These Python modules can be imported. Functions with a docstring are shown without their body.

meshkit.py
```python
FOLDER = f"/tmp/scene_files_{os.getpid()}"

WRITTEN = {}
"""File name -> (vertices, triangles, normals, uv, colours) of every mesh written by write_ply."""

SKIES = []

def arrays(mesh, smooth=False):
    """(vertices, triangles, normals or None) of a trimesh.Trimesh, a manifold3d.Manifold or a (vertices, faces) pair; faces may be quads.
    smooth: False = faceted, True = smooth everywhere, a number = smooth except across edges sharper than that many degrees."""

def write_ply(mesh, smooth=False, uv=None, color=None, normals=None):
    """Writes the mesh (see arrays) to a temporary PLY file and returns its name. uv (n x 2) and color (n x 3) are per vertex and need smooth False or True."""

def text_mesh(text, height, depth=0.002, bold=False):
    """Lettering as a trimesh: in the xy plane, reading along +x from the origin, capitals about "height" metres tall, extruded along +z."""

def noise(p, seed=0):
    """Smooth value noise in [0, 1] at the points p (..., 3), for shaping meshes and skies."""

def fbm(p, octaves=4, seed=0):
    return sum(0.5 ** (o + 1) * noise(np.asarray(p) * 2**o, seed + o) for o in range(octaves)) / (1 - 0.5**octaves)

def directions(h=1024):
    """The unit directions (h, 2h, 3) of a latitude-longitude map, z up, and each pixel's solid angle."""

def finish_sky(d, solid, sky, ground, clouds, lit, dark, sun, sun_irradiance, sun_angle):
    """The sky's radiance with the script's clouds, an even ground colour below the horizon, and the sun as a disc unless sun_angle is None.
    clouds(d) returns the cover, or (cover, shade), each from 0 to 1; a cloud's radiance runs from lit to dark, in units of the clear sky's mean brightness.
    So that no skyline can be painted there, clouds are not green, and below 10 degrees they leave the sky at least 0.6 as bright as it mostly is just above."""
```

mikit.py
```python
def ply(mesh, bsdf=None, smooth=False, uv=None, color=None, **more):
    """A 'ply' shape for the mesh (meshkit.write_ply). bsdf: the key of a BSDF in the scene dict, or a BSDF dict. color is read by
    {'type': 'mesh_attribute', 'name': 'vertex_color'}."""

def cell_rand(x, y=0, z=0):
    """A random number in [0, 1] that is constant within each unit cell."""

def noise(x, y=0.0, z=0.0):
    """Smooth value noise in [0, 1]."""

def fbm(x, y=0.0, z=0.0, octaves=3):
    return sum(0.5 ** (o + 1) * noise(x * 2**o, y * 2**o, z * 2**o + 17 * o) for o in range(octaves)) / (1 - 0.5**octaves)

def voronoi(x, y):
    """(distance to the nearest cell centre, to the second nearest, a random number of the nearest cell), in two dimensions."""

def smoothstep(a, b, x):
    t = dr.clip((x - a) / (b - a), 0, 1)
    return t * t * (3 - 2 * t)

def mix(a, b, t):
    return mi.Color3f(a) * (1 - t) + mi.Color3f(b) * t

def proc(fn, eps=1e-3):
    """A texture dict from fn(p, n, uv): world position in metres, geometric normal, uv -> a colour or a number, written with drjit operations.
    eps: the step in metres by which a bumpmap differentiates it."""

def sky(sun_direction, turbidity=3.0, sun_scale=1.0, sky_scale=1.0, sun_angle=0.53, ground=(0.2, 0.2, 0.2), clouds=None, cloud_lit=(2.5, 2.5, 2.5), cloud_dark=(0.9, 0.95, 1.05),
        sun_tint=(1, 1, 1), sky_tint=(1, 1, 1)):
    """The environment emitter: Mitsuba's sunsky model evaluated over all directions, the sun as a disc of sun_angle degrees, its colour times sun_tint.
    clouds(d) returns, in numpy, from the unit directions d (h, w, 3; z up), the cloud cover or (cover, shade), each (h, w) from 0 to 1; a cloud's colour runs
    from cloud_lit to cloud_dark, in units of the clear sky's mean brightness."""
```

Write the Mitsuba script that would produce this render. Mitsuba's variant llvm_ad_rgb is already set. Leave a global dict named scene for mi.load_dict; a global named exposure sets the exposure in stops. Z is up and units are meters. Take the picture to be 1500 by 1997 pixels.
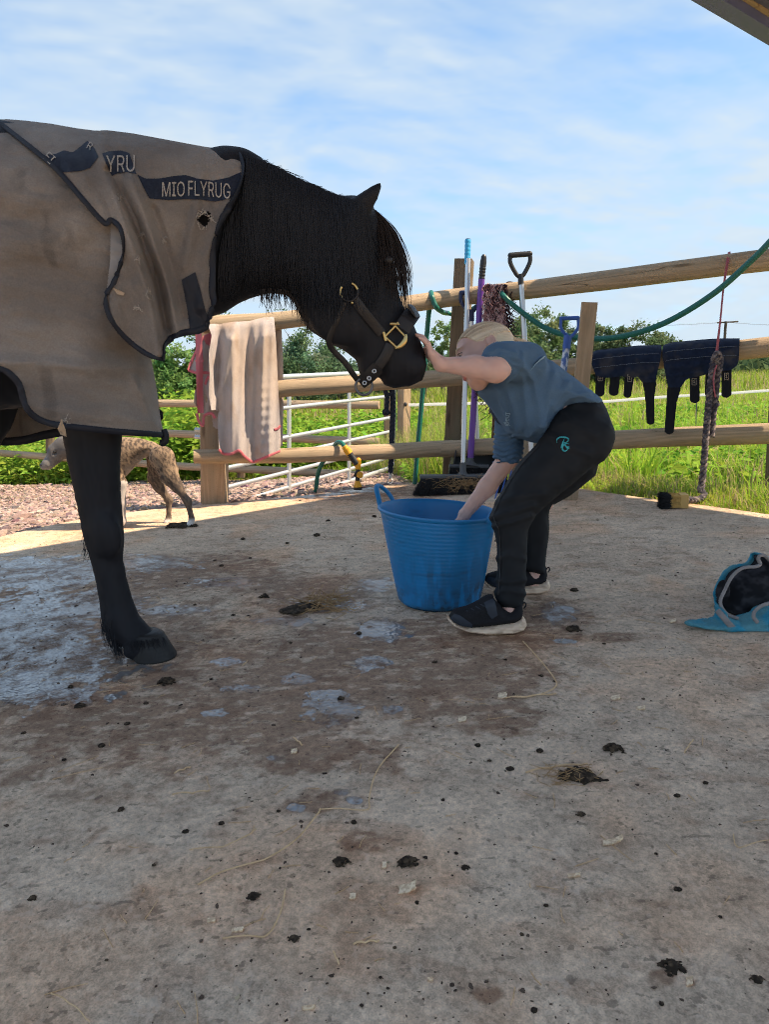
import math, random
import numpy as np, trimesh, shapely
import drjit as dr
import mitsuba as mi
import mikit, meshkit
from mikit import noise, fbm, voronoi, smoothstep, mix, cell_rand, proc
from scipy import ndimage
from scipy.spatial import cKDTree

# ------------------------------------------------------------------ camera, sky, exposure
CAM_H, FPX, PITCH, ROLL = 0.76, 1400.0, math.radians(10.66), math.radians(-2.3)
_R = np.array([1.0, 0, 0]); _F = np.array([0, math.cos(PITCH), -math.sin(PITCH)]); _U = np.cross(_R, _F)
CR = math.cos(ROLL) * _R + math.sin(ROLL) * _U
CU = math.cos(ROLL) * _U - math.sin(ROLL) * _R
CF = _F
CP = np.array([0, 0, CAM_H])
scene, labels = {}, {}
T = mi.ScalarTransform4f
scene['camera'] = {'type': 'perspective', 'fov_axis': 'x', 'fov': math.degrees(2 * math.atan(750 / FPX)), 'near_clip': 0.02, 'far_clip': 5000.0,
                   'to_world': T().look_at(origin=CP.tolist(), target=(CP + CF).tolist(), up=CU.tolist())}
SUN = (0.625, -0.104, 0.774)


def cloud_fn(d):
    z = np.maximum(d[..., 2:3], 0.04)
    q = d[..., :2] / (z + 0.18)
    p = np.concatenate([q, np.zeros_like(z)], -1)
    w = meshkit.fbm(p * 1.4 + 3.1, 4, 5)[..., None]
    st = np.concatenate([q[..., :1] * 0.8 + q[..., 1:2] * 0.25, q[..., 1:2] * 1.6 - q[..., :1] * 0.5, z * 0], -1)
    a = meshkit.fbm(st * 1.6 + w * 1.0, 6, 11)
    b = meshkit.fbm(st * 7.0 + w * 2.4, 5, 23)
    v = 0.52 * a + 0.48 * b
    cover = np.clip((v - 0.34) / 0.34, 0, 1)
    low = np.clip(1 - d[..., 2] / 0.30, 0, 1)
    return np.clip(0.22 + cover * 0.72 + low * 0.45, 0, 0.94), np.clip(0.45 - 0.9 * (b - 0.35), 0, 0.8)


scene['sky'] = mikit.sky(SUN, turbidity=3, sun_scale=1.22, sky_scale=1.45, sun_tint=(1.0, 0.955, 0.90), clouds=cloud_fn, cloud_lit=(1.26, 1.44, 1.58), cloud_dark=(0.96, 1.22, 1.47), sky_tint=(0.82, 0.94, 0.97), ground=(0.2, 0.19, 0.15))
exposure = 2.25

# ------------------------------------------------------------------ pixel (of the 1500 x 1997 survey) to world
def ray(px, py):
    d = CF + CR * ((px - 750) / FPX) + CU * ((998.5 - py) / FPX)
    return d


def G(px, py, z=0.0):                       # on the plane z
    d = ray(px, py)
    t = (z - CAM_H) / d[2]
    return CP + d * t


def PY(px, py, y):                          # on the vertical plane at distance y
    d = ray(px, py)
    return CP + d * (y / d[1])


def PYv(px, py, y):                         # vectorised
    px, py = np.asarray(px, float), np.asarray(py, float)
    d = CF + CR * ((px - 750) / FPX)[..., None] + CU * ((998.5 - py) / FPX)[..., None]
    return CP + d * (np.asarray(y, float) / d[..., 1])[..., None]


def topix(p):
    q = np.asarray(p) - CP
    w = q @ CF
    return 750 + FPX * (q @ CR) / w, 998.5 - FPX * (q @ CU) / w


# ------------------------------------------------------------------ entries
def put(key, mesh, bsdf, smooth=False, uv=None, color=None):
    k, n = key, 0
    while k in scene:
        n += 1
        k = f'{key}_{n:03d}'
    scene[k] = mikit.ply(mesh, bsdf, smooth, uv, color)
    return k


def thing(name):                            # the key that its parts' keys start with
    k, n = name, 0
    while k in labels or k in scene:
        n += 1
        k = f'{name}_{n:03d}'
    labels[k] = {}
    return k


def tag(k, label, cat, group=None):
    labels[k] = {'label': label, 'category': cat}
    if group:
        labels[k]['group'] = group


def struct(k):
    labels[k] = {'kind': 'structure'}


def stuff(k, label=None, cat=None):
    labels[k] = {'kind': 'stuff'}
    if label: labels[k]['label'] = label
    if cat: labels[k]['category'] = cat


# ------------------------------------------------------------------ mesh helpers
def cat(ms):
    ms = [m for m in ms if m is not None]
    vs, fs, o = [], [], 0
    for m in ms:
        v, f = (m.vertices, m.faces) if hasattr(m, 'vertices') else m
        v, f = np.asarray(v, float), np.asarray(f, int)
        if f.shape[1] == 4:
            f = np.vstack([f[:, [0, 1, 2]], f[:, [0, 2, 3]]])
        vs.append(v); fs.append(f + o); o += len(v)
    return np.vstack(vs), np.vstack(fs)


def resample(pts, n):
    pts = np.asarray(pts, float)
    s = np.r_[0, np.cumsum(np.linalg.norm(np.diff(pts, axis=0), axis=1))]
    t = np.linspace(0, s[-1], n)
    return np.stack([np.interp(t, s, pts[:, k]) for k in range(pts.shape[1])], 1)


def spline(pts, n):
    """Catmull-Rom through the points, n samples."""
    p = np.asarray(pts, float)
    p = np.vstack([2 * p[0] - p[1], p, 2 * p[-1] - p[-2]])
    m = len(p) - 3
    u = np.linspace(0, m - 1e-9, n)
    i = u.astype(int); t = (u - i)[:, None]
    a, b, c, d = p[i], p[i + 1], p[i + 2], p[i + 3]
    return 0.5 * (2 * b + (c - a) * t + (2 * a - 5 * b + 4 * c - d) * t**2 + (3 * b - a - 3 * c + d) * t**3)


def frames(path):
    t = np.gradient(path, axis=0); t /= np.linalg.norm(t, axis=1, keepdims=True) + 1e-12
    n = np.zeros_like(t)
    a = np.array([0, 0, 1.0]) if abs(t[0][2]) < 0.9 else np.array([1.0, 0, 0])
    n[0] = a - t[0] * (a @ t[0]); n[0] /= np.linalg.norm(n[0])
    for i in range(1, len(t)):
        v = n[i - 1] - t[i] * (n[i - 1] @ t[i]); n[i] = v / (np.linalg.norm(v) + 1e-12)
    return t, n, np.cross(t, n)


def tube(path, r, sides=10, caps=True, uvs=False, flat=1.0, up=None):
    """Tube along path; r scalar or per point. uvs: also returns uv in metres. flat squashes the second axis; up fixes the first."""
    path = np.asarray(path, float); m = len(path)
    r = np.broadcast_to(np.asarray(r, float), (m,))
    t, n, b = frames(path)
    if up is not None:
        n = up - t * (t @ up)[:, None]; n /= np.linalg.norm(n, axis=1, keepdims=True); b = np.cross(t, n)
    a = np.arange(sides + (1 if uvs else 0)) * 2 * np.pi / sides
    k = len(a)
    v = (path[:, None] + r[:, None, None] * (np.cos(a)[None, :, None] * n[:, None] + flat * np.sin(a)[None, :, None] * b[:, None])).reshape(-1, 3)
    i, j = np.meshgrid(np.arange(m - 1), np.arange(sides), indexing='ij')
    i, j = i.ravel(), j.ravel(); j2 = (j + 1) if uvs else (j + 1) % sides
    f = np.stack([i * k + j, i * k + j2, (i + 1) * k + j2, (i + 1) * k + j], 1)
    f = np.vstack([f[:, [0, 1, 2]], f[:, [0, 2, 3]]])
    s = np.r_[0, np.cumsum(np.linalg.norm(np.diff(path, axis=0), axis=1))]
    uv = np.stack([np.repeat(s, k), np.tile(a, m) * np.repeat(r, k)], 1)
    if caps:
        for e in (0, m - 1):
            c = len(v); v = np.vstack([v, v[e * k:e * k + sides], path[e]])
            uv = np.vstack([uv, np.stack([s[e] + 40 + np.sin(a[:sides]) * r[e], np.cos(a[:sides]) * r[e] + 7], 1), [[s[e] + 40, 7]]])
            q = np.arange(sides); q2 = (q + 1) % sides
            ff = np.stack([c + q, c + q2, np.full(sides, c + sides)], 1)
            f = np.vstack([f, ff[:, ::-1] if e == 0 else ff])
    return (v, f, uv) if uvs else (v, f)


def beam(a, b, w, d, side, ch=0.004, nseg=2, uvs=True):
    """Squared timber from a to b: w along side, d along the third axis, chamfered; returns v, f, uv (metres along, round)."""
    a, b = np.asarray(a, float), np.asarray(b, float)
    t = b - a; L = np.linalg.norm(t); t /= L
    s = np.asarray(side, float); s = s - t * (s @ t); s /= np.linalg.norm(s); q = np.cross(t, s)
    x, y = w / 2, d / 2
    pr = np.array([[-x + ch, -y], [x - ch, -y], [x, -y + ch], [x, y - ch], [x - ch, y], [-x + ch, y], [-x, y - ch], [-x, -y + ch]])
    ring = np.vstack([pr, pr[:1]]); per = np.r_[0, np.cumsum(np.linalg.norm(np.diff(ring, axis=0), axis=1))]
    vs, us = [], []
    for u in np.linspace(0, L, nseg):
        vs.append(a + t * u + ring[:, :1] * s + ring[:, 1:] * q); us.append(np.stack([np.full(9, u), per], 1))
    v, uv = np.vstack(vs), np.vstack(us); f = []
    for i in range(nseg - 1):
        for j in range(8):
            p = i * 9 + j; f += [[p, p + 1, p + 10], [p, p + 10, p + 9]]
    for e in (0, nseg - 1):
        c = len(v); v = np.vstack([v, vs[e][:8]]); uv = np.vstack([uv, np.stack([pr[:, 0] * 1 + 40, pr[:, 1] + 7], 1)])
        for j in range(1, 7): f.append([c, c + j, c + j + 1] if e else [c, c + j + 1, c + j])
    return v, np.array(f), uv


def catuv(ms):
    o, vs, fs, us = 0, [], [], []
    for v, f, u in ms:
        vs.append(v); fs.append(np.asarray(f) + o); us.append(u); o += len(v)
    return np.vstack(vs), np.vstack(fs), np.vstack(us)


def wood(key, m, bsdf, smooth=False):
    v, f, u = m
    return put(key, (v, f), bsdf, smooth, uv=u)


def box(c, size, rot=None):
    m = trimesh.creation.box(size)
    v = np.array(m.vertices)
    if rot is not None: v = v @ np.asarray(rot).T
    return v + np.asarray(c, float), np.array(m.faces)


def lathe(profile, n=48, centre=(0, 0, 0)):
    """profile (k, 2): radius, height."""
    pr = np.asarray(profile, float); k = len(pr); a = np.arange(n) * 2 * np.pi / n
    v = np.stack([pr[:, None, 0] * np.cos(a), pr[:, None, 0] * np.sin(a), np.repeat(pr[:, 1:2], n, 1)], -1).reshape(-1, 3) + centre
    i, j = np.meshgrid(np.arange(k - 1), np.arange(n), indexing='ij'); i, j = i.ravel(), j.ravel(); j2 = (j + 1) % n
    f = np.stack([i * n + j, i * n + j2, (i + 1) * n + j2, (i + 1) * n + j], 1)
    return v, np.vstack([f[:, [0, 1, 2]], f[:, [0, 2, 3]]])


def ico(c, r, sub=2, scale=(1, 1, 1), rough=0.0, freq=60, seed=0):
    m = trimesh.creation.icosphere(sub, 1.0)
    v = np.array(m.vertices)
    if rough: v = v * (1 + rough * (meshkit.fbm(v * freq + seed * 7.7, 3, seed) - 0.5) * 2)[:, None]
    return v * r * np.asarray(scale) + np.asarray(c), np.array(m.faces)


def inside(poly, x, y):
    return shapely.contains_xy(shapely.Polygon(poly), x, y)


# ------------------------------------------------------------------ distance-field sculpting
class Field:
    def __init__(self, lo, hi, h):
        self.lo, self.h = np.asarray(lo, float), h
        self.n = np.ceil((np.asarray(hi, float) - self.lo) / h).astype(int) + 1
        self.f = np.full(self.n, 9.0, np.float32)
        self.ax = [self.lo[k] + np.arange(self.n[k]) * h for k in range(3)]

    def block(self, lo, hi):
        a = np.clip(np.floor((np.asarray(lo) - self.lo) / self.h).astype(int), 0, self.n)
        b = np.clip(np.ceil((np.asarray(hi) - self.lo) / self.h).astype(int) + 1, 0, self.n)
        s = tuple(slice(int(i), int(j)) for i, j in zip(a, b))
        X = self.ax[0][s[0]][:, None, None]; Y = self.ax[1][s[1]][None, :, None]; Z = self.ax[2][s[2]][None, None, :]
        return s, X, Y, Z

    def blend(self, s, d, k, cut=False):
        a = self.f[s]
        if a.size == 0: return
        if cut:
            d = -d; h = np.clip(0.5 - 0.5 * (a - d) / k, 0, 1) if k else (d > a) * 1.0
            h = np.clip(0.5 - 0.5 * (a - d) / max(k, 1e-6), 0, 1)
            self.f[s] = a * (1 - h) + d * h + k * h * (1 - h)
        else:
            h = np.clip(0.5 + 0.5 * (a - d) / max(k, 1e-6), 0, 1)
            self.f[s] = a * (1 - h) + d * h - k * h * (1 - h)

    def cap(self, a, b, ra, rb=None, k=0.02, flat=None, cut=False):
        """Tapered capsule; flat = (axis vector, factor): thickness along the axis times factor."""
        a, b = np.asarray(a, float), np.asarray(b, float); rb = ra if rb is None else rb
        m = max(ra, rb) * (max(1, flat[1]) if flat else 1) + k + 3 * self.h
        s, X, Y, Z = self.block(np.minimum(a, b) - m, np.maximum(a, b) + m)
        P = [X - a[0], Y - a[1], Z - a[2]]; B = b - a
        if flat:
            w = np.asarray(flat[0], float); w /= np.linalg.norm(w); q = 1 / flat[1] - 1
            dt = P[0] * w[0] + P[1] * w[1] + P[2] * w[2]
            P = [P[i] + dt * w[i] * q for i in range(3)]; B = B + w * (B @ w) * q
        t = np.clip((P[0] * B[0] + P[1] * B[1] + P[2] * B[2]) / max(B @ B, 1e-12), 0, 1)
        d = np.sqrt((P[0] - t * B[0])**2 + (P[1] - t * B[1])**2 + (P[2] - t * B[2])**2) - (ra + (rb - ra) * t)
        if flat and flat[1] < 1: d = d * max(flat[1], 0.4)
        self.blend(s, d.astype(np.float32), k, cut)

    def chain(self, pts, rs, k=0.02, flat=None):
        for i in range(len(pts) - 1): self.cap(pts[i], pts[i + 1], rs[i], rs[i + 1], k, flat)

    def ell(self, c, r, k=0.02, axes=None, cut=False):
        c, r = np.asarray(c, float), np.asarray(r, float)
        A = np.eye(3) if axes is None else np.asarray(axes, float)
        m = r.max() + k + 3 * self.h
        s, X, Y, Z = self.block(c - m, c + m)
        P = [X - c[0], Y - c[1], Z - c[2]]
        q = [P[0] * A[i][0] + P[1] * A[i][1] + P[2] * A[i][2] for i in range(3)]
        k0 = np.sqrt((q[0] / r[0])**2 + (q[1] / r[1])**2 + (q[2] / r[2])**2)
        k1 = np.sqrt((q[0] / r[0]**2)**2 + (q[1] / r[1]**2)**2 + (q[2] / r[2]**2)**2)
        d = k0 * (k0 - 1) / np.maximum(k1, 1e-6)
        self.blend(s, d.astype(np.float32), k, cut)

    def slab(self, poly, y0, W, R, k=0.02, cut=False, lean=0.0):
        """A side outline (x, z polygon) puffed out to half thickness W about the plane y0 (W, y0 numbers or functions of x, z), rounded over R."""
        P = shapely.Polygon(poly).buffer(0)
        x0, z0, x1, z1 = P.bounds
        Wm = W if np.isscalar(W) else 0.45
        yc = y0 if np.isscalar(y0) else float(np.mean(y0(np.array([x0, x1]), np.array([z0, z1]))))
        m = k + 4 * self.h
        s, X, Y, Z = self.block([x0 - m, yc - Wm - 0.3, z0 - m], [x1 + m, yc + Wm + 0.3, z1 + m])
        if self.f[s].size == 0: return
        XX, ZZ = np.broadcast_arrays(X[:, 0, :], Z[:, 0, :])
        sub = 3
        n0, n1 = XX.shape
        fx = np.linspace(XX[0, 0], XX[-1, 0], (n0 - 1) * sub + 1); fz = np.linspace(ZZ[0, 0], ZZ[0, -1], (n1 - 1) * sub + 1)
        gx, gz = np.meshgrid(fx, fz, indexing='ij')
        inn = shapely.contains_xy(P, gx, gz)
        e = self.h / sub
        D = (ndimage.distance_transform_edt(inn) - ndimage.distance_transform_edt(~inn)) * e - np.where(inn, e / 2, -e / 2)
        D = ndimage.gaussian_filter(D, 0.8)[::sub, ::sub]
        w = W if np.isscalar(W) else W(XX, ZZ)
        r = R if np.isscalar(R) else R(XX, ZZ)
        yy = y0 if np.isscalar(y0) else y0(XX, ZZ)
        ed = np.maximum(1 - D / r, 0)
        w3 = np.broadcast_to(w, XX.shape)[:, None, :]; y3 = np.broadcast_to(yy, XX.shape)[:, None, :]
        r3 = np.minimum(np.broadcast_to(r, XX.shape), np.broadcast_to(w, XX.shape))[:, None, :]
        d = (np.sqrt(((Y - y3) / w3)**2 + ed[:, None, :]**2) - 1) * r3
        self.blend(s, d.astype(np.float32), k, cut)

    def mesh(self):
        f, n = self.f, self.n
        f = f.copy(); f[0], f[-1], f[:, 0], f[:, -1], f[:, :, 0], f[:, :, -1] = 9, 9, 9, 9, 9, 9
        S = f < 0
        any_ = np.zeros(n - 1, bool); all_ = np.ones(n - 1, bool)
        C = [(i, j, k) for i in (0, 1) for j in (0, 1) for k in (0, 1)]
        for i, j, k in C:
            q = S[i:n[0] - 1 + i, j:n[1] - 1 + j, k:n[2] - 1 + k]; any_ |= q; all_ &= q
        act = np.argwhere(any_ & ~all_)
        idx = np.full(n - 1, -1, np.int64); idx[tuple(act.T)] = np.arange(len(act))
        V = {c: f[act[:, 0] + c[0], act[:, 1] + c[1], act[:, 2] + c[2]] for c in C}
        acc, cnt = np.zeros((len(act), 3)), np.zeros(len(act))
        for c in C:
            for ax in range(3):
                if c[ax] == 0:
                    e = list(c); e[ax] = 1; e = tuple(e)
                    a, b = V[c], V[e]; on = (a < 0) != (b < 0)
                    t = np.where(on, a / np.where(a == b, 1, a - b), 0)
                    p = np.tile(np.array(c, float), (len(act), 1)); p[:, ax] = t
                    acc += p * on[:, None]; cnt += on
        v = (act + acc / cnt[:, None]) * self.h + self.lo
        quads = []
        for ax in range(3):
            o1, o2 = [(1, 2), (2, 0), (0, 1)][ax]
            sl0, sl1 = [slice(1, -1)] * 3, [slice(1, -1)] * 3
            sl0[ax] = slice(0, -1); sl1[ax] = slice(1, None)
            a, b = S[tuple(sl0)], S[tuple(sl1)]
            for flip, m in ((False, a & ~b), (True, ~a & b)):
                w = np.argwhere(m); off = np.ones(3, int); off[ax] = 0; w = w + off
                def at(d1, d2):
                    q = w.copy(); q[:, o1] -= d1; q[:, o2] -= d2; return idx[tuple(q.T)]
                qd = np.stack([at(1, 1), at(0, 1), at(0, 0), at(1, 0)], 1)
                quads.append(qd[:, ::-1] if flip else qd)
        q = np.vstack(quads); q = q[(q >= 0).all(1)]
        return v, np.vstack([q[:, [0, 1, 2]], q[:, [0, 2, 3]]])


def normals(v, f):
    n = np.zeros_like(v); c = np.cross(v[f[:, 1]] - v[f[:, 0]], v[f[:, 2]] - v[f[:, 0]])
    for k in range(3): np.add.at(n, f[:, k], c)
    return n / (np.linalg.norm(n, axis=1, keepdims=True) + 1e-12)


def relax(v, f, it=2, lam=0.5, mu=-0.53):
    import scipy.sparse as sp
    e = np.vstack([f[:, [0, 1]], f[:, [1, 2]], f[:, [2, 0]]]); e = np.vstack([e, e[:, ::-1]])
    A = sp.coo_matrix((np.ones(len(e)), (e[:, 0], e[:, 1])), shape=(len(v), len(v))).tocsr()
    A.data[:] = 1; d = np.asarray(A.sum(1)).ravel()
    for _ in range(it):
        for l in (lam, mu): v = v + l * (A @ v / d[:, None] - v)
    return v


def strips(paths, w0, w1, wdir):
    """Hair and grass: paths (n, m, 3) to flat tapered strips; w0/w1 root and tip half width (arrays), wdir (n, 3) or (n, m, 3)."""
    n, m, _ = paths.shape
    t = np.linspace(0, 1, m)[None, :, None]
    w0, w1 = np.broadcast_to(w0, (n,))[:, None, None], np.broadcast_to(w1, (n,))[:, None, None]
    if wdir.ndim == 2: wdir = wdir[:, None]
    o = wdir * (w0 * (1 - t) + w1 * t)
    v = np.stack([paths - o, paths + o], 2).reshape(-1, 3)
    b = (np.arange(n) * 2 * m)[:, None] + (np.arange(m - 1) * 2)[None]
    b = b.ravel()
    f = np.vstack([np.stack([b, b + 1, b + 3], 1), np.stack([b, b + 3, b + 2], 1)])
    return v, f


def prisms(paths, r0, r1):
    """Many three-sided tapered hairs: paths (n, m, 3), radii arrays."""
    n, m, _ = paths.shape
    tg = np.gradient(paths, axis=1); tg /= np.linalg.norm(tg, axis=2, keepdims=True) + 1e-9
    up = np.where(np.abs(tg[..., 1:2]) > 0.9, np.array([1.0, 0, 0]), np.array([0, 1.0, 0]))
    a = np.cross(tg, up); a /= np.linalg.norm(a, axis=2, keepdims=True) + 1e-9; b = np.cross(tg, a)
    t = np.linspace(0, 1, m)[None, :, None]
    r = np.broadcast_to(r0, (n,))[:, None, None] * (1 - t) + np.broadcast_to(r1, (n,))[:, None, None] * t
    ring = [paths + r * (math.cos(q) * a + math.sin(q) * b) for q in (0.5, 2.594, 4.689)]
    v = np.stack(ring, 2).reshape(-1, 3)
    base = ((np.arange(n) * m)[:, None] + np.arange(m - 1)[None]).ravel() * 3
    f = []
    for j in range(3):
        k = (j + 1) % 3
        f += [np.stack([base + j, base + k, base + 3 + k], 1), np.stack([base + j, base + 3 + k, base + 3 + j], 1)]
    return v, np.vstack(f)


rng = np.random.default_rng(7)
random.seed(7)
# ------------------------------------------------------------------ materials
def rgb(c): return {'type': 'rgb', 'value': list(map(float, c))}


def two(d): return {'type': 'twosided', 'bsdf': d}


def mat(key, color, rough=0.7, spec=0.4, **k):
    scene[key] = two({'type': 'principled', 'base_color': color if isinstance(color, dict) else rgb(color), 'roughness': rough if isinstance(rough, dict) else float(rough), 'specular': float(spec), **k})


VC = {'type': 'mesh_attribute', 'name': 'vertex_color'}
mat('m_vc', VC, 0.85, 0.25)
mat('m_vc_semi', VC, 0.5, 0.45)
scene['m_leaf'] = {'type': 'principledthin', 'base_color': VC, 'roughness': 0.55, 'diff_trans': 0.8, 'spec_trans': 0.0}
mat('m_alu', (0.72, 0.74, 0.76), 0.38, 0.5, metallic=0.85)
mat('m_galv', proc(lambda p, n, uv: mix((0.50, 0.54, 0.57), (0.66, 0.70, 0.73), fbm(p.x * 30, p.y * 30, p.z * 60, 2))), 0.42, 0.5, metallic=0.55)
mat('m_brass', (0.62, 0.47, 0.2), 0.35, 0.5, metallic=0.9)
mat('m_black_plastic', (0.02, 0.022, 0.025), 0.42, 0.5)
mat('m_grey_plastic', (0.09, 0.095, 0.1), 0.5, 0.45)
mat('m_blue_grip', (0.03, 0.33, 0.62), 0.45, 0.5)
mat('m_navy_plastic', (0.02, 0.035, 0.10), 0.5, 0.45)
mat('m_blue_plastic', (0.035, 0.11, 0.42), 0.45, 0.5)
mat('m_purple', (0.16, 0.06, 0.36), 0.35, 0.5)
mat('m_yellow', (0.75, 0.36, 0.02), 0.4, 0.5)
mat('m_hose', proc(lambda p, n, uv: mix((0.005, 0.085, 0.065), (0.02, 0.20, 0.16), smoothstep(0.45, 0.6, fbm(uv.x * 60, uv.y * 160, 0, 2)))), 0.4, 0.5)
mat('m_leather', (0.018, 0.016, 0.016), 0.5, 0.4)
mat('m_straw', VC, 0.7, 0.3)


def wood_fn(light, dark, green=0.0):
    def f(p, n, uv):
        w = fbm(uv.x * 1.3, uv.y * 9, 3.0, 2)
        g = fbm(uv.x * 3.5 + w, uv.y * 120 + w * 9, 1.0, 3)
        fine = noise(uv.x * 25, uv.y * 600, 5.0)
        ring = 0.5 + 0.5 * dr.sin(uv.y * 150 + w * 26 + uv.x * 1.6)
        c = mix(light, dark, dr.clip(0.30 * ring + 0.75 * (g - 0.3) + 0.25 * (fine - 0.5), 0, 1))
        kx, ky = uv.x * 2.1, uv.y * 11
        d1, d2, r = voronoi(kx, ky)
        knot = smoothstep(0.16, 0.05, d1) * (r > 0.72) * 0.75
        crack = smoothstep(0.988, 1.0, 1 - dr.abs(noise(uv.x * 1.1, uv.y * 45, 9.0) - 0.5)) * smoothstep(0.5, 0.7, noise(uv.x * 2.0, uv.y * 20, 2.0))
        stain = smoothstep(0.52, 0.75, fbm(uv.x * 1.7, uv.y * 14, 7.0, 3))
        c = mix(c, (dark[0] * 0.55, dark[1] * 0.5, dark[2] * 0.45), knot)
        c = mix(c, (dark[0] * 0.3, dark[1] * 0.28, dark[2] * 0.25), crack * 0.8)
        return mix(c, (0.17 - green * 0.06, 0.15, 0.11 - green * 0.04), stain * 0.38)
    return f


def wood_mat(key, light, dark, green=0.0):
    f = wood_fn(light, dark, green)
    scene[key] = two({'type': 'bumpmap', 'arbitrary': proc(lambda p, n, uv: fbm(uv.x * 4, uv.y * 150, 2.0, 3), eps=0.001), 'scale': 0.0012,
                      'bsdf': {'type': 'principled', 'base_color': proc(f), 'roughness': 0.75, 'specular': 0.25}})


wood_mat('m_rail', (0.46, 0.35, 0.235), (0.26, 0.19, 0.12))
wood_mat('m_post', (0.21, 0.155, 0.105), (0.105, 0.075, 0.05), 0.3)
wood_mat('m_post_light', (0.42, 0.31, 0.205), (0.25, 0.17, 0.105))


def blobs(spec):
    """World ellipses (centre, half axes, turn) from patches seen on the flat yard: x, y of the centre and half sizes in survey pixels."""
    out = []
    for px, py, hx, hy in spec:
        c = G(px, py)[:2]; a = (G(px + hx, py) - G(px - hx, py))[:2] / 2; b = (G(px, py - hy) - G(px, py + hy))[:2] / 2
        M = np.linalg.inv(np.stack([a, b], 1)); out.append((c, M))
    return out


def blob_mask(spec, ragged, soft, f0):
    B = blobs(spec)
    def m(p):
        w = (fbm(p.x * f0, p.y * f0, 1.5, 5) - 0.5) * 2 * ragged
        w = w + (fbm(p.x * f0 * 3.6, p.y * f0 * 3.6, 4.5, 3) - 0.5) * 1.5 * ragged
        best = mi.Float(-9)
        for c, M in B:
            x, y = p.x - float(c[0]), p.y - float(c[1])
            u, v = x * float(M[0, 0]) + y * float(M[0, 1]), x * float(M[1, 0]) + y * float(M[1, 1])
            best = dr.maximum(best, 1 - dr.sqrt(u * u + v * v))
        return smoothstep(-soft, soft, best + w)
    return m


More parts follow.
